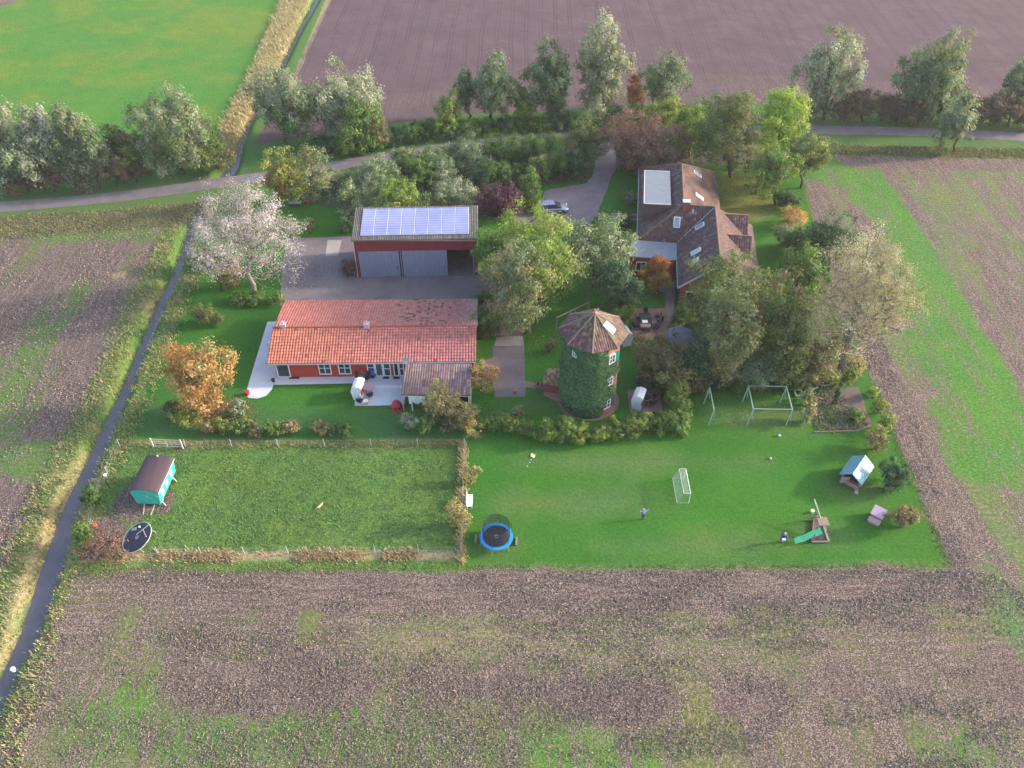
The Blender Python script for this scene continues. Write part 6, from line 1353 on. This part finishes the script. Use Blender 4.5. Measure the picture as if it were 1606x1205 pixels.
GW = 'willows along the road'
tree('silvery willow cut off by the left edge, left of the tall pale plumes', 'tree', 12, 300, 170, 8, 105, 'willow_pale', kind='willow', lf=.1, group=GW, silver=.35)
tree('slim willow with a pinkish silver plume, second tree from the left photo edge', 'tree', 72, 298, 163, 68, 58, 'willow_pale', kind='willow', lf=.1, group=GW, silver=.5)
tree('olive willow with one pale upright tip, right of the slim plumed willow', 'tree', 128, 293, 165, 124, 78, 'willow', kind='willow', lf=.1, group=GW, silver=.3)
tree('dull brown-green bushy tree ending the left row before the gap of grass', 'tree', 195, 286, 192, 195, 62, 'olive', lf=.06)
tree('big silver-green willow leaning left over the meadow beside the dry reed bank', 'tree', 288, 272, 128, 268, 118, 'willow', kind='willow', lf=.18, group=GW, silver=.4)
shrub('dark brown-green bush under the leaning willow beside the ditch culvert', 318, 272, 196, 76, 'olive')
tree('broad silvery willow right of the far ditch, left one of the close pair', 'tree', 448, 226, 100, 447, 106, 'willow', kind='willow', lf=.1, group=GW, silver=.38)
tree('broad silvery willow behind a bright green tree, right one of the close pair', 'tree', 548, 222, 97, 546, 104, 'willow_pale', kind='willow', lf=.1, group=GW, silver=.4)
tree('bright green leafy tree standing in front of the pale willow pair', 'tree', 566, 240, 150, 562, 66, 'green', lf=.08)
shrub('bare brownish bush on the right flank of the pale willow pair', 592, 234, 176, 34, 'brown')
tree('small yellow-green tree in the roadside scrub left of the tall willows', 'tree', 705, 216, 143, 706, 46, 'yellowgreen', lf=.12)
tree('narrow dark green tree tucked against the left side of a tall willow', 'tree', 733, 190, 114, 731, 32, 'willow_green', kind='willow', lf=.1)
tree('tall grey-green willow with drooping sides above the purple field edge', 'tree', 770, 196, 79, 769, 76, 'willow', kind='willow', lf=.1, group=GW, silver=.2)
tree('small yellowish tree squeezed between two tall willows', 'tree', 826, 196, 122, 822, 40, 'yellowgreen', lf=.2)
tree('tall dark grey-green willow with a twin top, middle of the three tallest', 'tree', 862, 192, 52, 858, 70, 'willow_green', kind='willow', lf=.18, group=GW, silver=.15)
tree('tallest willow with a silver-white crown, right of the twin-topped one', 'tree', 946, 190, 38, 943, 80, 'willow_pale', kind='willow', lf=.12, group=GW, silver=.5)
shrub('small russet tree between the tallest willow and the thin-topped one', 995, 178, 118, 28, 'fire')
tree('soft green tree with a thin ragged top behind the copper tree', 'tree', 1046, 172, 78, 1042, 70, 'willow_green', lf=.1, group=None)
tree('round silver willow standing alone by the right-hand road', 'tree', 1292, 188, 53, 1303, 98, 'willow_pale', kind='willow', lf=.2, group=GW, silver=.45)
tree('wide silver-topped willow with forked tips near the right road', 'tree', 1458, 188, 50, 1472, 98, 'willow', kind='willow', lf=.14, group=GW, silver=.5)
tree('small pale willow on the near verge of the right-hand road', 'tree', 1498, 238, 153, 1499, 50, 'sage', kind='willow', lf=.06, silver=.4)
tree('grey-green willow half cut off by the right photo edge', 'tree', 1604, 190, 90, 1604, 50, 'willow_green', kind='willow', lf=.12, group=GW, silver=.2)
# scrub rows beyond the road
for i, (x, y, tp, w_) in enumerate([(612, 226, 196, 40), (640, 222, 188, 44), (668, 218, 184, 44), (698, 215, 186, 40), (728, 212, 184, 44), (758, 209, 186, 42), (790, 207, 182, 44), (820, 205, 180, 42), (850, 203, 180, 42), (880, 201, 176, 42), (910, 199, 176, 42), (938, 198, 172, 40), (968, 196, 160, 44), (590, 236, 206, 34), (545, 246, 212, 40), (510, 242, 210, 40), (1000, 195, 162, 44), (1035, 192, 158, 44), (1075, 190, 162, 44), (1115, 190, 160, 44)]):
    shrub('dark green scrub bush in the hedge between the road and the ploughed field', x, y, tp, w_, 'green' if i % 3 else 'dark', group='scrub under the tall willows')
for i, (x, y, tp, w_) in enumerate([(1236, 188, 152, 40), (1262, 186, 150, 38), (1325, 190, 148, 36), (1352, 190, 142, 40), (1382, 190, 138, 40), (1412, 190, 148, 38), (1440, 192, 150, 36), (1495, 193, 150, 40), (1525, 194, 146, 40), (1552, 196, 138, 42), (1582, 199, 150, 40), (1612, 202, 152, 40)]):
    shrub('brown half-bare scrub bush behind the right-hand road under the willows', x, y, tp, w_+10, 'scrub', cov=5., group='brown scrub by the right road')
for i, (x, y, tp, w_) in enumerate([(10, 304, 250, 50), (45, 302, 248, 46), (85, 300, 244, 46), (120, 298, 240, 46), (155, 296, 236, 44), (185, 292, 240, 42), (215, 286, 246, 36)]):
    shrub('dark bramble bush at the foot of the left willow row', x, y, tp, w_, 'scrub', cov=4., group='brambles under the left willows')
# garden, back part
tree('large pale tree with whitish wind-turned leaves left of the yard', 'tree', 400, 468, 281, 388, 152, 'white', kind='sparse', lf=.02, cov=1.7, ls=.14, bark='bark_pale', twig=.022, ncl=420, ry=.85)
shrub('brown-green bush under the white-leaved tree beside the ditch', 345, 455, 385, 62, 'brown')
shrub('low green bush left of the white-leaved tree trunk', 322, 420, 372, 44, 'sage')
for i, (x, y, w_) in enumerate([(378, 476, 34), (405, 474, 34), (432, 477, 32)]):
    shrub('low light green bush, %s at the foot of the white-leaved tree' % ('left one', 'middle one', 'right one')[i], x, y, y-18, w_, 'hedge', group='bushes behind the long house lawn')
shrub('straggly brown-green bush on the lawn behind the autumn tree', 326, 508, 474, 44, 'olive')
tree('small tree with bright yellow tips beside the orange one', 'tree', 457, 318, 219, 452, 62, 'yellow', lf=.1, cov=3.4)
tree('narrow orange autumn tree between the white-leaved and yellow trees', 'tree', 438, 322, 246, 432, 40, 'fire', lf=.06)
tree('thin brown-tipped tree with two slim pale stems right of the yellow tree', 'tree', 492, 318, 222, 492, 62, 'greytan', lf=.22, cov=2.6, bark='bark_pale')
tree('slim loose green tree left of the solar barn', 'tree', 548, 356, 272, 545, 50, 'sage', lf=.12, cov=2.6)
tree('yellow-green round tree just behind the barn roof', 'tree', 628, 345, 262, 630, 78, 'bright', lf=.05)
bushes = [(575, 318, 252, 60, 'sage', 'grey-green bush left of the yellow-green tree behind the barn'), (608, 296, 242, 56, 'sage', 'pale green bush beside the road behind the yellow-green tree'), (660, 290, 234, 58, 'green', 'green bush beyond the yellow-green tree, nearest to the road'),
          (712, 322, 272, 66, 'willow_pale', 'pale silvery bush behind the middle of the barn roof'), (690, 282, 226, 60, 'sage', 'sage bush behind the pale silvery one'), (735, 268, 210, 64, 'sage', 'feathery grey-green bush by the road bend'),
          (781, 292, 250, 44, 'green', 'fresh green upright bush above the purple shrub'), (775, 262, 208, 60, 'green', 'dark leafy bush left of the garden thicket'), (815, 262, 204, 64, 'green', 'broad green bush in the garden thicket by the road'), (842, 285, 236, 48, 'olive', 'olive bush beside the gravel parking space'), (868, 272, 208, 62, 'green', 'large leafy bush at the left of the drive'), (895, 280, 236, 46, 'dark', 'dark bush on the lawn corner left of the drive')]
for b_ in bushes: shrub(b_[5], b_[0], b_[1], b_[2], b_[3], b_[4])
tree('dense cone-shaped green conifer between purple shrub and parking space', 'tree', 831, 325, 264, 831, 44, 'green', kind='cone', lf=.02, cov=7)
shrub('round dark purple-leaved shrub at the right end of the barn roof', 780, 340, 284, 66, 'purple', cov=6)
tree('round olive tree at the left of the drive entrance', 'tree', 916, 262, 178, 917, 64, 'olive', lf=.14)
tree('large copper-purple tree with twiggy top right of the drive entrance', 'tree', 1008, 268, 160, 1010, 120, 'copper', lf=.02, cov=5, bark='bark_pale')
shrub('dark purple bush at the left foot of the copper tree beside the drive', 985, 266, 222, 56, 'purple', cov=6)
tree('yellow-green tree behind the copper tree', 'tree', 1040, 220, 142, 1038, 52, 'yellowgreen', lf=.1)
tree('fresh green tree between copper tree and the farmhouse garden', 'tree', 1082, 246, 154, 1080, 62, 'bright', lf=.06)
tree('large rounded olive-green tree behind the farmhouse', 'tree', 1146, 278, 140, 1142, 104, 'olive', lf=.2, cov=5.5)
tree('tall bright lime-green tree behind the farmhouse', 'tree', 1218, 268, 139, 1222, 98, 'lime', lf=.16, cov=5.5)
tree('olive lower tree on the right flank of the lime-green one', 'tree', 1256, 295, 196, 1258, 72, 'olive', lf=.12)
tree('leafy tree with a dark trunk in front of the lime-green one', 'tree', 1216, 322, 226, 1214, 74, 'hedge', lf=.2)
shrub('dark shrub at the lawn edge below the lime-green tree', 1232, 328, 296, 40, 'dark')
shrub('rounded orange-brown shrub on the east lawn edge', 1243, 356, 322, 48, 'orange', cov=5)
shrub('spiky grey-green bush below the orange-brown shrub', 1238, 388, 350, 46, 'sage')
shrub('green shrub at the east lawn edge nearest the big pale tree', 1262, 402, 352, 52, 'green')
tree('dark green tree behind the leaning pale tree', 'tree', 1300, 425, 330, 1302, 80, 'dark', lf=.05, cov=6)
tree('mid green tree left of the leaning pale tree', 'tree', 1270, 470, 380, 1268, 78, 'green', lf=.05)
for i, (x, y, tp, w_, p_) in enumerate([(560, 300, 262, 46, 'sage'), (640, 268, 236, 46, 'green'), (640, 262, 232, 48, 'sage'), (755, 300, 262, 44, 'dark'), (800, 292, 256, 40, 'green'), (845, 250, 206, 52, 'green'), (705, 258, 222, 50, 'olive'), (890, 246, 204, 46, 'green'), (590, 282, 246, 40, 'olive'), (520, 296, 262, 40, 'sage')]):
    shrub('unclipped bush filling the thicket between the road and the barn', x, y, tp, w_, p_, group='thicket behind the barn')
# middle
tree('big green and yellow tree between barn and farmhouse', 'tree', 846, 482, 322, 836, 142, 'yellowgreen', lf=.22, cov=5.5, seed=4)
tree('deep green tree forming the left half of the clump beside the barn', 'tree', 800, 440, 340, 792, 84, 'green', lf=.14, cov=5.5)
tree('grey-green tree right of the big yellow-topped tree', 'tree', 930, 448, 334, 934, 112, 'sage', lf=.16)
tree('brownish loose tree with a white trunk in front of the big clump', 'tree', 829, 522, 372, 818, 98, 'greytan', lf=.26, cov=4.6, bark='bark_pale')
tree('dark evergreen tree with greyish leaves left of the flat-roofed annex', 'tree', 972, 486, 404, 970, 92, 'dark', lf=.06, cov=6.5, ls=.24)
shrub('orange and red maple in front of the annex wall', 1032, 462, 406, 44, 'fire', name='maple')
shrub('fresh green fern-like bush left of the dark garden table', 978, 512, 476, 32, 'bright')
shrub('brown-leaved bush at the right end of the tiled house', 765, 528, 474, 48, 'olive')
shrub('small green bush behind the right end of the tiled house', 757, 474, 456, 34, 'green')
shrub('golden brown bush at the right side of the lean-to roof', 755, 610, 568, 42, 'orange', cov=4.5)
tree('wispy yellow-green willow bush in front of the lean-to', 'shrub', 692, 662, 600, 694, 56, 'dry', name='willow_bush', lf=.12, cov=2.6, kind='willow')
shrub('round bush turning red and yellow below the lean-to', 738, 674, 634, 52, 'redyellow')
shrub('round grey-green bush below the white terrace corner', 640, 674, 646, 28, 'sage')
shrub('small bush between the round grey-green one and the willow bush', 668, 678, 654, 26, 'hedge')
shrub('reddish-tipped small bush under the willow bush', 704, 676, 654, 30, 'brown')
tree('round orange autumn tree on a short pale trunk beside the long house', 'tree', 331, 640, 518, 317, 100, 'orange', lf=.2, cov=5.5, bark='bark_pale')
shrub('yellow-green round bush left of the autumn tree trunk', 288, 664, 634, 42, 'yellowgreen')
shrub('brownish bush tucked behind the yellow-green round bush', 272, 652, 624, 34, 'olive')
shrub('small grey-green bush right of the autumn tree trunk', 373, 652, 628, 34, 'sage')
for i, (x, y, w_, p_) in enumerate([(325, 678, 26, 'brown'), (347, 677, 30, 'yellowgreen'), (374, 680, 34, 'hedge'), (403, 679, 30, 'brown'), (430, 680, 34, 'hedge'), (456, 679, 30, 'brown')]):
    shrub('%s bush in the low row below the autumn tree' % ('leftmost brownish', 'yellow-green second', 'green third', 'brown fourth', 'green fifth', 'rightmost brownish')[i], x, y, y-22, w_, p_, group='low hedge before the autumn tree')
shrub('flat green bush of the pair in the middle of the long house lawn', 540, 680, 659, 30, 'hedge'); shrub('flat brownish bush of the pair in the middle of the long house lawn', 508, 679, 661, 34, 'brown')
hp = [(776, 676, 34, 28), (800, 677, 30, 26), (826, 680, 30, 26), (856, 688, 40, 34), (886, 691, 38, 34), (914, 692, 34, 30), (938, 690, 30, 26), (962, 684, 32, 30), (990, 678, 36, 30), (1016, 676, 32, 30), (1040, 676, 34, 34), (1066, 678, 38, 36), (1066, 654, 40, 36), (1064, 630, 40, 36)]
onames = ['first', 'second', 'third', 'fourth', 'fifth', 'sixth', 'seventh', 'eighth', 'ninth', 'tenth', 'eleventh']
for i, (x, y, w_, hh) in enumerate(hp):
    lab = '%s leafy bush from the left in the hedge below the round tower' % onames[i] if i < 11 else ('corner bush of the tower garden hedge, nearest the lawn', 'middle bush on the right arm of the tower garden hedge', 'farthest bush on the right arm of the tower garden hedge')[i-11]
    shrub(lab, x, y, y-hh, w_, 'hedge' if i % 4 != 1 else 'yellowgreen', group='tower garden hedge', cov=6)
shrub('lone twiggy bush on the grass above the hedge left of the tower', 811, 654, 636, 18, 'dry', cov=3)
# right thicket
shrub('wide brown-green bush between the two beach chairs and the swings', 1048, 596, 518, 98, 'brown', cov=6, ls=.22)
shrub('dark green bush behind the garden hedge corner', 1022, 606, 572, 40, 'dark')
tree('dark blue-green conifer left of the pale birch', 'tree', 1092, 606, 516, 1092, 58, 'evergreen', kind='cone', lf=.02, cov=6)
shrub('green climber bush beside the garden path', 1070, 505, 474, 40, 'green')
shrub('green bush behind the grey parasol', 1082, 530, 500, 40, 'green')
tree('round olive tree in front of the farmhouse gable', 'tree', 1148, 530, 388, 1148, 134, 'olive', lf=.3, cov=4.8)
tree('pale yellow-leaved birch in front of the farmhouse', 'tree', 1148, 604, 428, 1146, 92, 'greytan', lf=.14, cov=4.6, bark='bark_pale')
tree('dim olive tree filling the gap behind the birch and tall olive tree', 'tree', 1196, 560, 442, 1192, 74, 'olive', lf=.08)
tree('tall olive tree right of the pale birch', 'tree', 1232, 604, 432, 1232, 96, 'olive', lf=.1, cov=5)
shrub('grey-green bush between the birch and the tall olive tree', 1190, 606, 545, 60, 'sage')
shrub('brown bush under the right side of the leaning pale tree', 1286, 604, 528, 70, 'brown', cov=5)
shrub('olive bush above the vegetable bed', 1256, 606, 562, 44, 'olive')
tree('large leaning tree with a white bare trunk and scattered white leaves', 'tree', 1318, 590, 352, 1348, 168, 'pale_sparse', kind='sparse', lf=.3, cov=1.5, ls=.14, bark='bark_pale', twig=.028, ncl=460, name='leaning_tree')
shrub('small bright yellow bush at the foot of the leaning tree', 1306, 604, 582, 24, 'yellow'); shrub('small yellow-green bush right of the bright yellow one', 1330, 602, 578, 26, 'yellowgreen')
shrub('dry brown bush at the field edge right of the leaning trunk', 1346, 590, 548, 34, 'dry', cov=3)
for i, (x, y, tp) in enumerate([(1078, 612, 588), (1100, 612, 590), (1126, 612, 588), (1160, 611, 590), (1190, 610, 588), (1216, 610, 590), (1246, 611, 588)]):
    shrub('low green undergrowth bush along the far edge of the swing lawn', x, y, tp, 32, ('green', 'brown', 'dark')[i % 3], group='undergrowth behind the swings')
# big lawn and beds
shrub('thin brown bush below the vegetable bed corner', 1375, 704, 668, 42, 'brown', cov=4)
shrub('dark round bush right of the playhouse', 1402, 764, 716, 48, 'dark', cov=5); shrub('reddish brown round bush right of the small hutch', 1417, 826, 786, 42, 'brown', cov=6)
for i, (x, y, tp, w_, p_) in enumerate([(1268, 634, 610, 22, 'greytan'), (1268, 660, 630, 26, 'greytan')]):
    shrub('golden brown bush at the left edge of the vegetable bed, %s one' % ('far', 'near')[i], x, y, tp, w_, p_)
for i, (x, y, tp, w_) in enumerate([(1370, 624, 604, 22), (1381, 648, 624, 24), (1390, 674, 650, 24)]):
    shrub('yellow-green bush right of the vegetable bed, %s of three' % ('farthest', 'middle', 'nearest')[i], x, y, tp, w_, 'yellowgreen', cov=4, group='bushes right of the vegetable bed')
shrub('green leafy plant inside the vegetable bed corner', 1347, 660, 644, 22, 'bright')
shrub('leaning green bean row in the vegetable bed', 1312, 634, 612, 10, 'dark')
shrub('yellowish grass clump on the paddock fence, far one', 738, 755, 728, 26, 'dry', cov=3.5, cat='grass clump', name='grass_clump'); shrub('straw-coloured bare bush on the paddock fence beside the white bench', 719, 822, 782, 36, 'dry', cov=3)
shrub('thin purplish bare bush at the bonfire spot by the ditch', 164, 872, 816, 62, 'copper', cov=1.7)
shrub('green bramble bush on the ditch bank left of the wagon', 142, 792, 762, 32, 'green'); shrub('bramble bush on the ditch bank below the bonfire spot', 132, 850, 815, 34, 'hedge')
shrub('dark red-leaved bush at the barn corner', 545, 434, 408, 26, 'copper')
shrub('brown dead shrub beside the brick patch on the tower lawn', 862, 552, 532, 18, 'brown', cov=3)
shrub('pale thin shrub on the farmhouse west lawn', 988, 318, 298, 28, 'sage', cov=3); shrub('dark low shrub at the farmhouse west wall', 978, 352, 334, 30, 'dark')
shrub('small leafy shrub on the lawn left of the barn', 487, 366, 345, 16, 'olive'); shrub('second small shrub on the lawn, nearer the barn corner', 537, 366, 350, 16, 'olive')

# long grass and stubble: nobody could count it
def grass(name, label, poly, n, hgt, cols, spread=.35, wid=.07, lean=(-.35, 0), seed=1, poly_world=None, mask=None, tuft=7):
    rng = np.random.RandomState(seed); pp = pxpoly(poly) if poly_world is None else np.array(poly_world)
    mn, mx = pp.min(0), pp.max(0); pts = np.zeros((0, 2))
    while len(pts) < n:
        q = mn+(mx-mn)*rng.rand(n*2, 2); q = q[inside(pp, q[:, 0], q[:, 1])]
        if mask is not None: q = q[mask(q[:, 0], q[:, 1])]
        pts = np.vstack([pts, q])
        if not len(q): break
    pts = pts[:n]; tf = rng.rand(len(pts)); z, _ = ditch_z(pts[:, 0], pts[:, 1])
    b = np.repeat(np.c_[pts, z], tuft, 0)+np.c_[rng.normal(size=(len(pts)*tuft, 2))*spread*.5, np.zeros(len(pts)*tuft)]; m = len(b)
    h_ = hgt*(.5+.6*np.repeat(tf, tuft))*(.6+.6*rng.rand(m)); d = np.c_[lean[0]+rng.normal(size=m)*.35, lean[1]+rng.normal(size=m)*.35, np.ones(m)]
    tip = b+d*h_[:, None]; a = rng.rand(m)*6.28; wv = np.c_[np.cos(a), np.sin(a), np.zeros(m)]*wid*(.6+.8*rng.rand(m, 1))
    mid = b+d*h_[:, None]*.55
    V = np.stack([b-wv*.5, b+wv*.5, mid+wv*.6, tip], 1).reshape(-1, 3); Fc = np.arange(m*4).reshape(m, 4)
    cs = np.array(cols); c = cs[rng.randint(0, len(cs), m)]*.5+np.repeat(cs[rng.randint(0, len(cs), len(pts))], tuft, 0)*.5; c = c*(.7+.6*rng.rand(m, 1))
    o = np_mesh(name, V, Fc, M['leaf'], cols=c); tag(o, label, 'grass', kind='stuff'); return o
STR = [(.52, .4, .27), (.44, .35, .22), (.34, .28, .15), (.56, .44, .32)]; GRN = [(.14, .28, .06), (.2, .28, .08), (.12, .24, .06)]
grass('reeds', 'straw-coloured reeds on the bank of the far ditch', [(343, 262), (350, 200), (395, 118), (445, 0), (500, -120), (540, -120), (484, 0), (432, 108), (388, 196), (366, 245)], 5000, .75, [(.46, .39, .25), (.4, .33, .2), (.34, .3, .16), (.5, .43, .3)], spread=.9, wid=.12, seed=2)
grass('tall_grass', 'brown tall grass between the road and the left field', [(-150, 372), (0, 342), (150, 333), (325, 316), (322, 350), (262, 354), (0, 376)], 2200, .22, [(.4, .33, .22), (.16, .25, .09), (.28, .22, .15), (.18, .2, .1), (.2, .14, .11), (.22, .22, .12), (.14, .16, .08)], spread=.7, wid=.1, seed=3)
bank = pxpoly([(318, 350), (330, 440), (270, 560), (205, 700), (150, 830), (100, 960), (50, 1250), (-120, 1250), (-60, 1000), (60, 700), (180, 480), (270, 352)])
grass('tall_grass', 'mixed dry and green grass on both banks of the near ditch', None, 3300, .3, [(.48, .4, .25), (.42, .34, .2), (.15, .28, .07), (.22, .27, .1), (.14, .26, .07), (.5, .4, .27)], spread=.4, wid=.07, seed=4, poly_world=bank, mask=lambda x, y: (ditch_z(x, y)[1] > .3) & (ditch_z(x, y)[1] < 3.4))
grass('tall_grass', 'straw-coloured long grass under the near paddock fence', [(197, 868), (726, 865), (728, 876), (195, 878)], 900, .34, STR+[(.5, .36, .26)], spread=.5, wid=.06, seed=5, mask=lambda x, y: fbm(x, y, 3.5, 88) > .42)
grass('tall_grass', 'dry grass strip under the far paddock fence', [(190, 695), (728, 694), (728, 701), (190, 702)], 600, .22, STR+GRN*2, spread=.3, wid=.06, seed=6)
grass('tall_grass', 'pale grass along the fence between paddock and lawn', [(723, 697), (733, 697), (728, 884), (719, 884)], 260, .5, STR, spread=.3, wid=.06, seed=7)
grass('rough_grass', 'uncut green grass between the near paddock fence and the field', [(120, 884), (728, 880), (728, 893), (120, 902)], 900, .1, GRN+GRN+STR[:2], spread=.35, wid=.06, seed=8)
grass('rough_grass', 'uncut grass edge between the big lawn and the bottom field', [(728, 887), (1484, 885), (1494, 890), (728, 893)], 350, .07, GRN+[(.2, .22, .08)], spread=.3, wid=.06, seed=9)
grass('rough_grass', 'tall grass edge between the big lawn and the right field', [(1366, 604), (1375, 604), (1493, 888), (1483, 884)], 350, .08, GRN*2+[(.2, .22, .08)], spread=.35, wid=.06, seed=10)
grass('tall_grass', 'brownish verge grass below the right-hand road', [(1292, 228), (1606, 234), (1700, 240), (1700, 252), (1606, 248), (1296, 243)], 1200, .22, [(.3, .25, .15), (.16, .25, .09), (.2, .17, .1), (.13, .17, .07), (.14, .1, .07), (.16, .19, .08)], spread=.7, wid=.12, seed=11)
grass('paddock_grass', 'rough tussocky grass of the paddock', [(188, 702), (726, 700), (722, 864), (202, 868), (160, 800)], 4200, .09, [(.13, .26, .09), (.16, .29, .11), (.1, .21, .08), (.22, .27, .12)], spread=.35, wid=.09, seed=12, tuft=5, mask=lambda x, y: ((x-P(215, 785).x)**2+(y-P(215, 785).y)**2 > 4.2) & ((x-P(262, 790).x)**2+(y-P(262, 790).y)**2 > 1.2) & ((x-P(162, 842).x)**2+(y-P(162, 842).y)**2 > 4))
def clods(name, label, poly, n, size, cols, seed=1, mask=None, long=1.):
    rng = np.random.RandomState(seed); pp = pxpoly(poly); mn, mx = pp.min(0), pp.max(0)
    q = mn+(mx-mn)*rng.rand(n*2, 2); q = q[inside(pp, q[:, 0], q[:, 1])]
    g_ = fbm(q[:, 0]*.35, q[:, 1], 2.5, 77); q = q[g_ > .38+.25*rng.rand(len(q))][:n]; m = len(q)
    z, _ = ditch_z(q[:, 0], q[:, 1]); a = rng.rand(m)*6.28; s_ = size*(.4+1.2*rng.rand(m)**2)
    ux = np.c_[np.cos(a), np.sin(a), rng.normal(size=m)*.25]*s_[:, None]*long; uy = np.c_[-np.sin(a), np.cos(a), rng.normal(size=m)*.25]*s_[:, None]/long; uz = np.c_[rng.normal(size=(m, 2))*.2, np.ones(m)]*(s_*.8/long)[:, None]
    c0 = np.c_[q, z+.02]
    V = np.stack([c0-ux*.5-uy*.3, c0+ux*.5-uy*.3, c0+uy*.5, c0+uz], 1).reshape(-1, 3); b4 = np.arange(m)[:, None]*4
    Fc = np.concatenate([b4+np.array([[0, 1, 3]]), b4+np.array([[1, 2, 3]]), b4+np.array([[2, 0, 3]])], 0)
    cs = np.array(cols); c = cs[rng.randint(0, len(cs), m)]*(.7+.6*rng.rand(m, 1)); c = np.concatenate([c, c, c], 0)
    o = np_mesh(name, V, Fc, M['attr'], cols=c); tag(o, label, 'stubble', kind='stuff')
FLD = [(118, 906), (200, 899), (1480, 893), (1560, 900), (1700, 985), (1900, 1300), (-60, 1300), (-20, 1150)]
clods('soil_clods', 'brown clods of earth strewn over the bottom field', FLD, 42000, .085, [(.165, .125, .108), (.245, .19, .16), (.115, .085, .075)], seed=21)
clods('stubble', 'pale stubble straws lying over the bottom field', FLD, 52000, .09, [(.42, .35, .23), (.35, .29, .19), (.28, .23, .16)], seed=22, long=1.7)
clods('soil_clods', 'clods of earth on the ploughed strip at the right', [(1346, 545), (1385, 530), (1430, 632), (1530, 905), (1525, 940), (1490, 890), (1440, 765)], 5000, .1, [(.22, .16, .15), (.3, .23, .2), (.4, .32, .24)], seed=23)
clods('soil_clods', 'clods of earth and straw on the left field', [(0, 378), (262, 362), (160, 610), (45, 860), (0, 950), (-60, 950), (-60, 378)], 16000, .14, [(.2, .15, .14), (.26, .2, .17), (.36, .28, .2)], seed=24)

grass('vegetables', 'leafy greens and weeds growing over the vegetable bed', [(1284, 640), (1345, 640), (1366, 668), (1340, 676), (1280, 678), (1272, 650)], 240, .22, [(.12, .22, .12), (.16, .24, .13), (.2, .26, .08), (.3, .3, .2)], spread=.35, wid=.12, seed=31)
grass('vegetables', 'sparse greens in the far part of the vegetable bed', [(1284, 612), (1318, 610), (1330, 640), (1274, 642)], 90, .25, [(.12, .22, .12), (.3, .26, .2)], spread=.35, wid=.1, seed=32)
clods('soil_clods', 'earth clods in the vegetable bed', [(1284, 610), (1345, 607), (1352, 622), (1366, 668), (1340, 676), (1280, 678), (1270, 640)], 1500, .12, [(.2, .14, .13), (.12, .09, .085), (.3, .22, .2)], seed=33)

def leaves(label, cx, cy, rx, ry, n, cols, seed):
    rng = np.random.RandomState(seed); c = P(cx, cy); a = rng.rand(n)*6.28; r_ = np.sqrt(rng.rand(n))*(.6+.6*rng.rand(n)); m = mpp(c)
    q = np.c_[c.x+r_*np.cos(a)*rx*m, c.y+r_*np.sin(a)*ry*m/.62, np.full(n, .03)+.03*rng.rand(n)]
    d1 = rng.normal(size=(n, 3))*[.045, .045, .02]; d2 = rng.normal(size=(n, 3))*[.04, .04, .02]; cs = np.array(cols); cl_ = cs[rng.randint(0, len(cs), n)]*(.7+.6*rng.rand(n, 1))
    o = np_mesh('fallen_leaves', np.stack([q-d1, q+d2, q+d1, q-d2], 1).reshape(-1, 3), np.arange(n*4).reshape(n, 4), M['leaf'], cols=cl_); tag(o, label, 'fallen leaves', kind='stuff')
FL = [(.4, .22, .06), (.3, .16, .05), (.45, .32, .1), (.22, .13, .06)]
leaves('orange fallen leaves under the round autumn tree', 338, 645, 70, 26, 1800, FL, 1)
leaves('yellowish fallen leaves on the east lawn behind the farmhouse', 1170, 305, 60, 34, 800, [(.4, .36, .08), (.3, .26, .07), (.35, .22, .07)], 2)
leaves('brown fallen leaves on the yard edge below the big tree', 800, 505, 46, 26, 400, FL, 3)
leaves('scattered leaves on the lawn right of the lower driveway', 850, 540, 40, 26, 250, FL, 4)
leaves('scattered pale leaves on the yard beside the white-leaved tree', 470, 430, 70, 40, 450, [(.5, .45, .4), (.35, .28, .2)], 5)
leaves('scattered small leaves over the swing lawn', 1180, 645, 90, 26, 120, FL, 6)


# ------------------------------------------------------------------ light autumn haze
hz = MB().box((0, 1600, 29.7), (5200, 4020, 64.6)).build('haze', None); tag(hz, kind='stuff')
m = bpy.data.materials.new('haze'); m.use_nodes = True; m.node_tree.nodes.clear()
pv = m.node_tree.nodes.new('ShaderNodeVolumePrincipled'); ou = m.node_tree.nodes.new('ShaderNodeOutputMaterial'); pv.inputs['Color'].default_value = (.93, .9, 1, 1); pv.inputs['Density'].default_value = .0002; pv.inputs['Anisotropy'].default_value = .2
m.node_tree.links.new(pv.outputs[0], ou.inputs['Volume']); hz.data.materials.append(m)
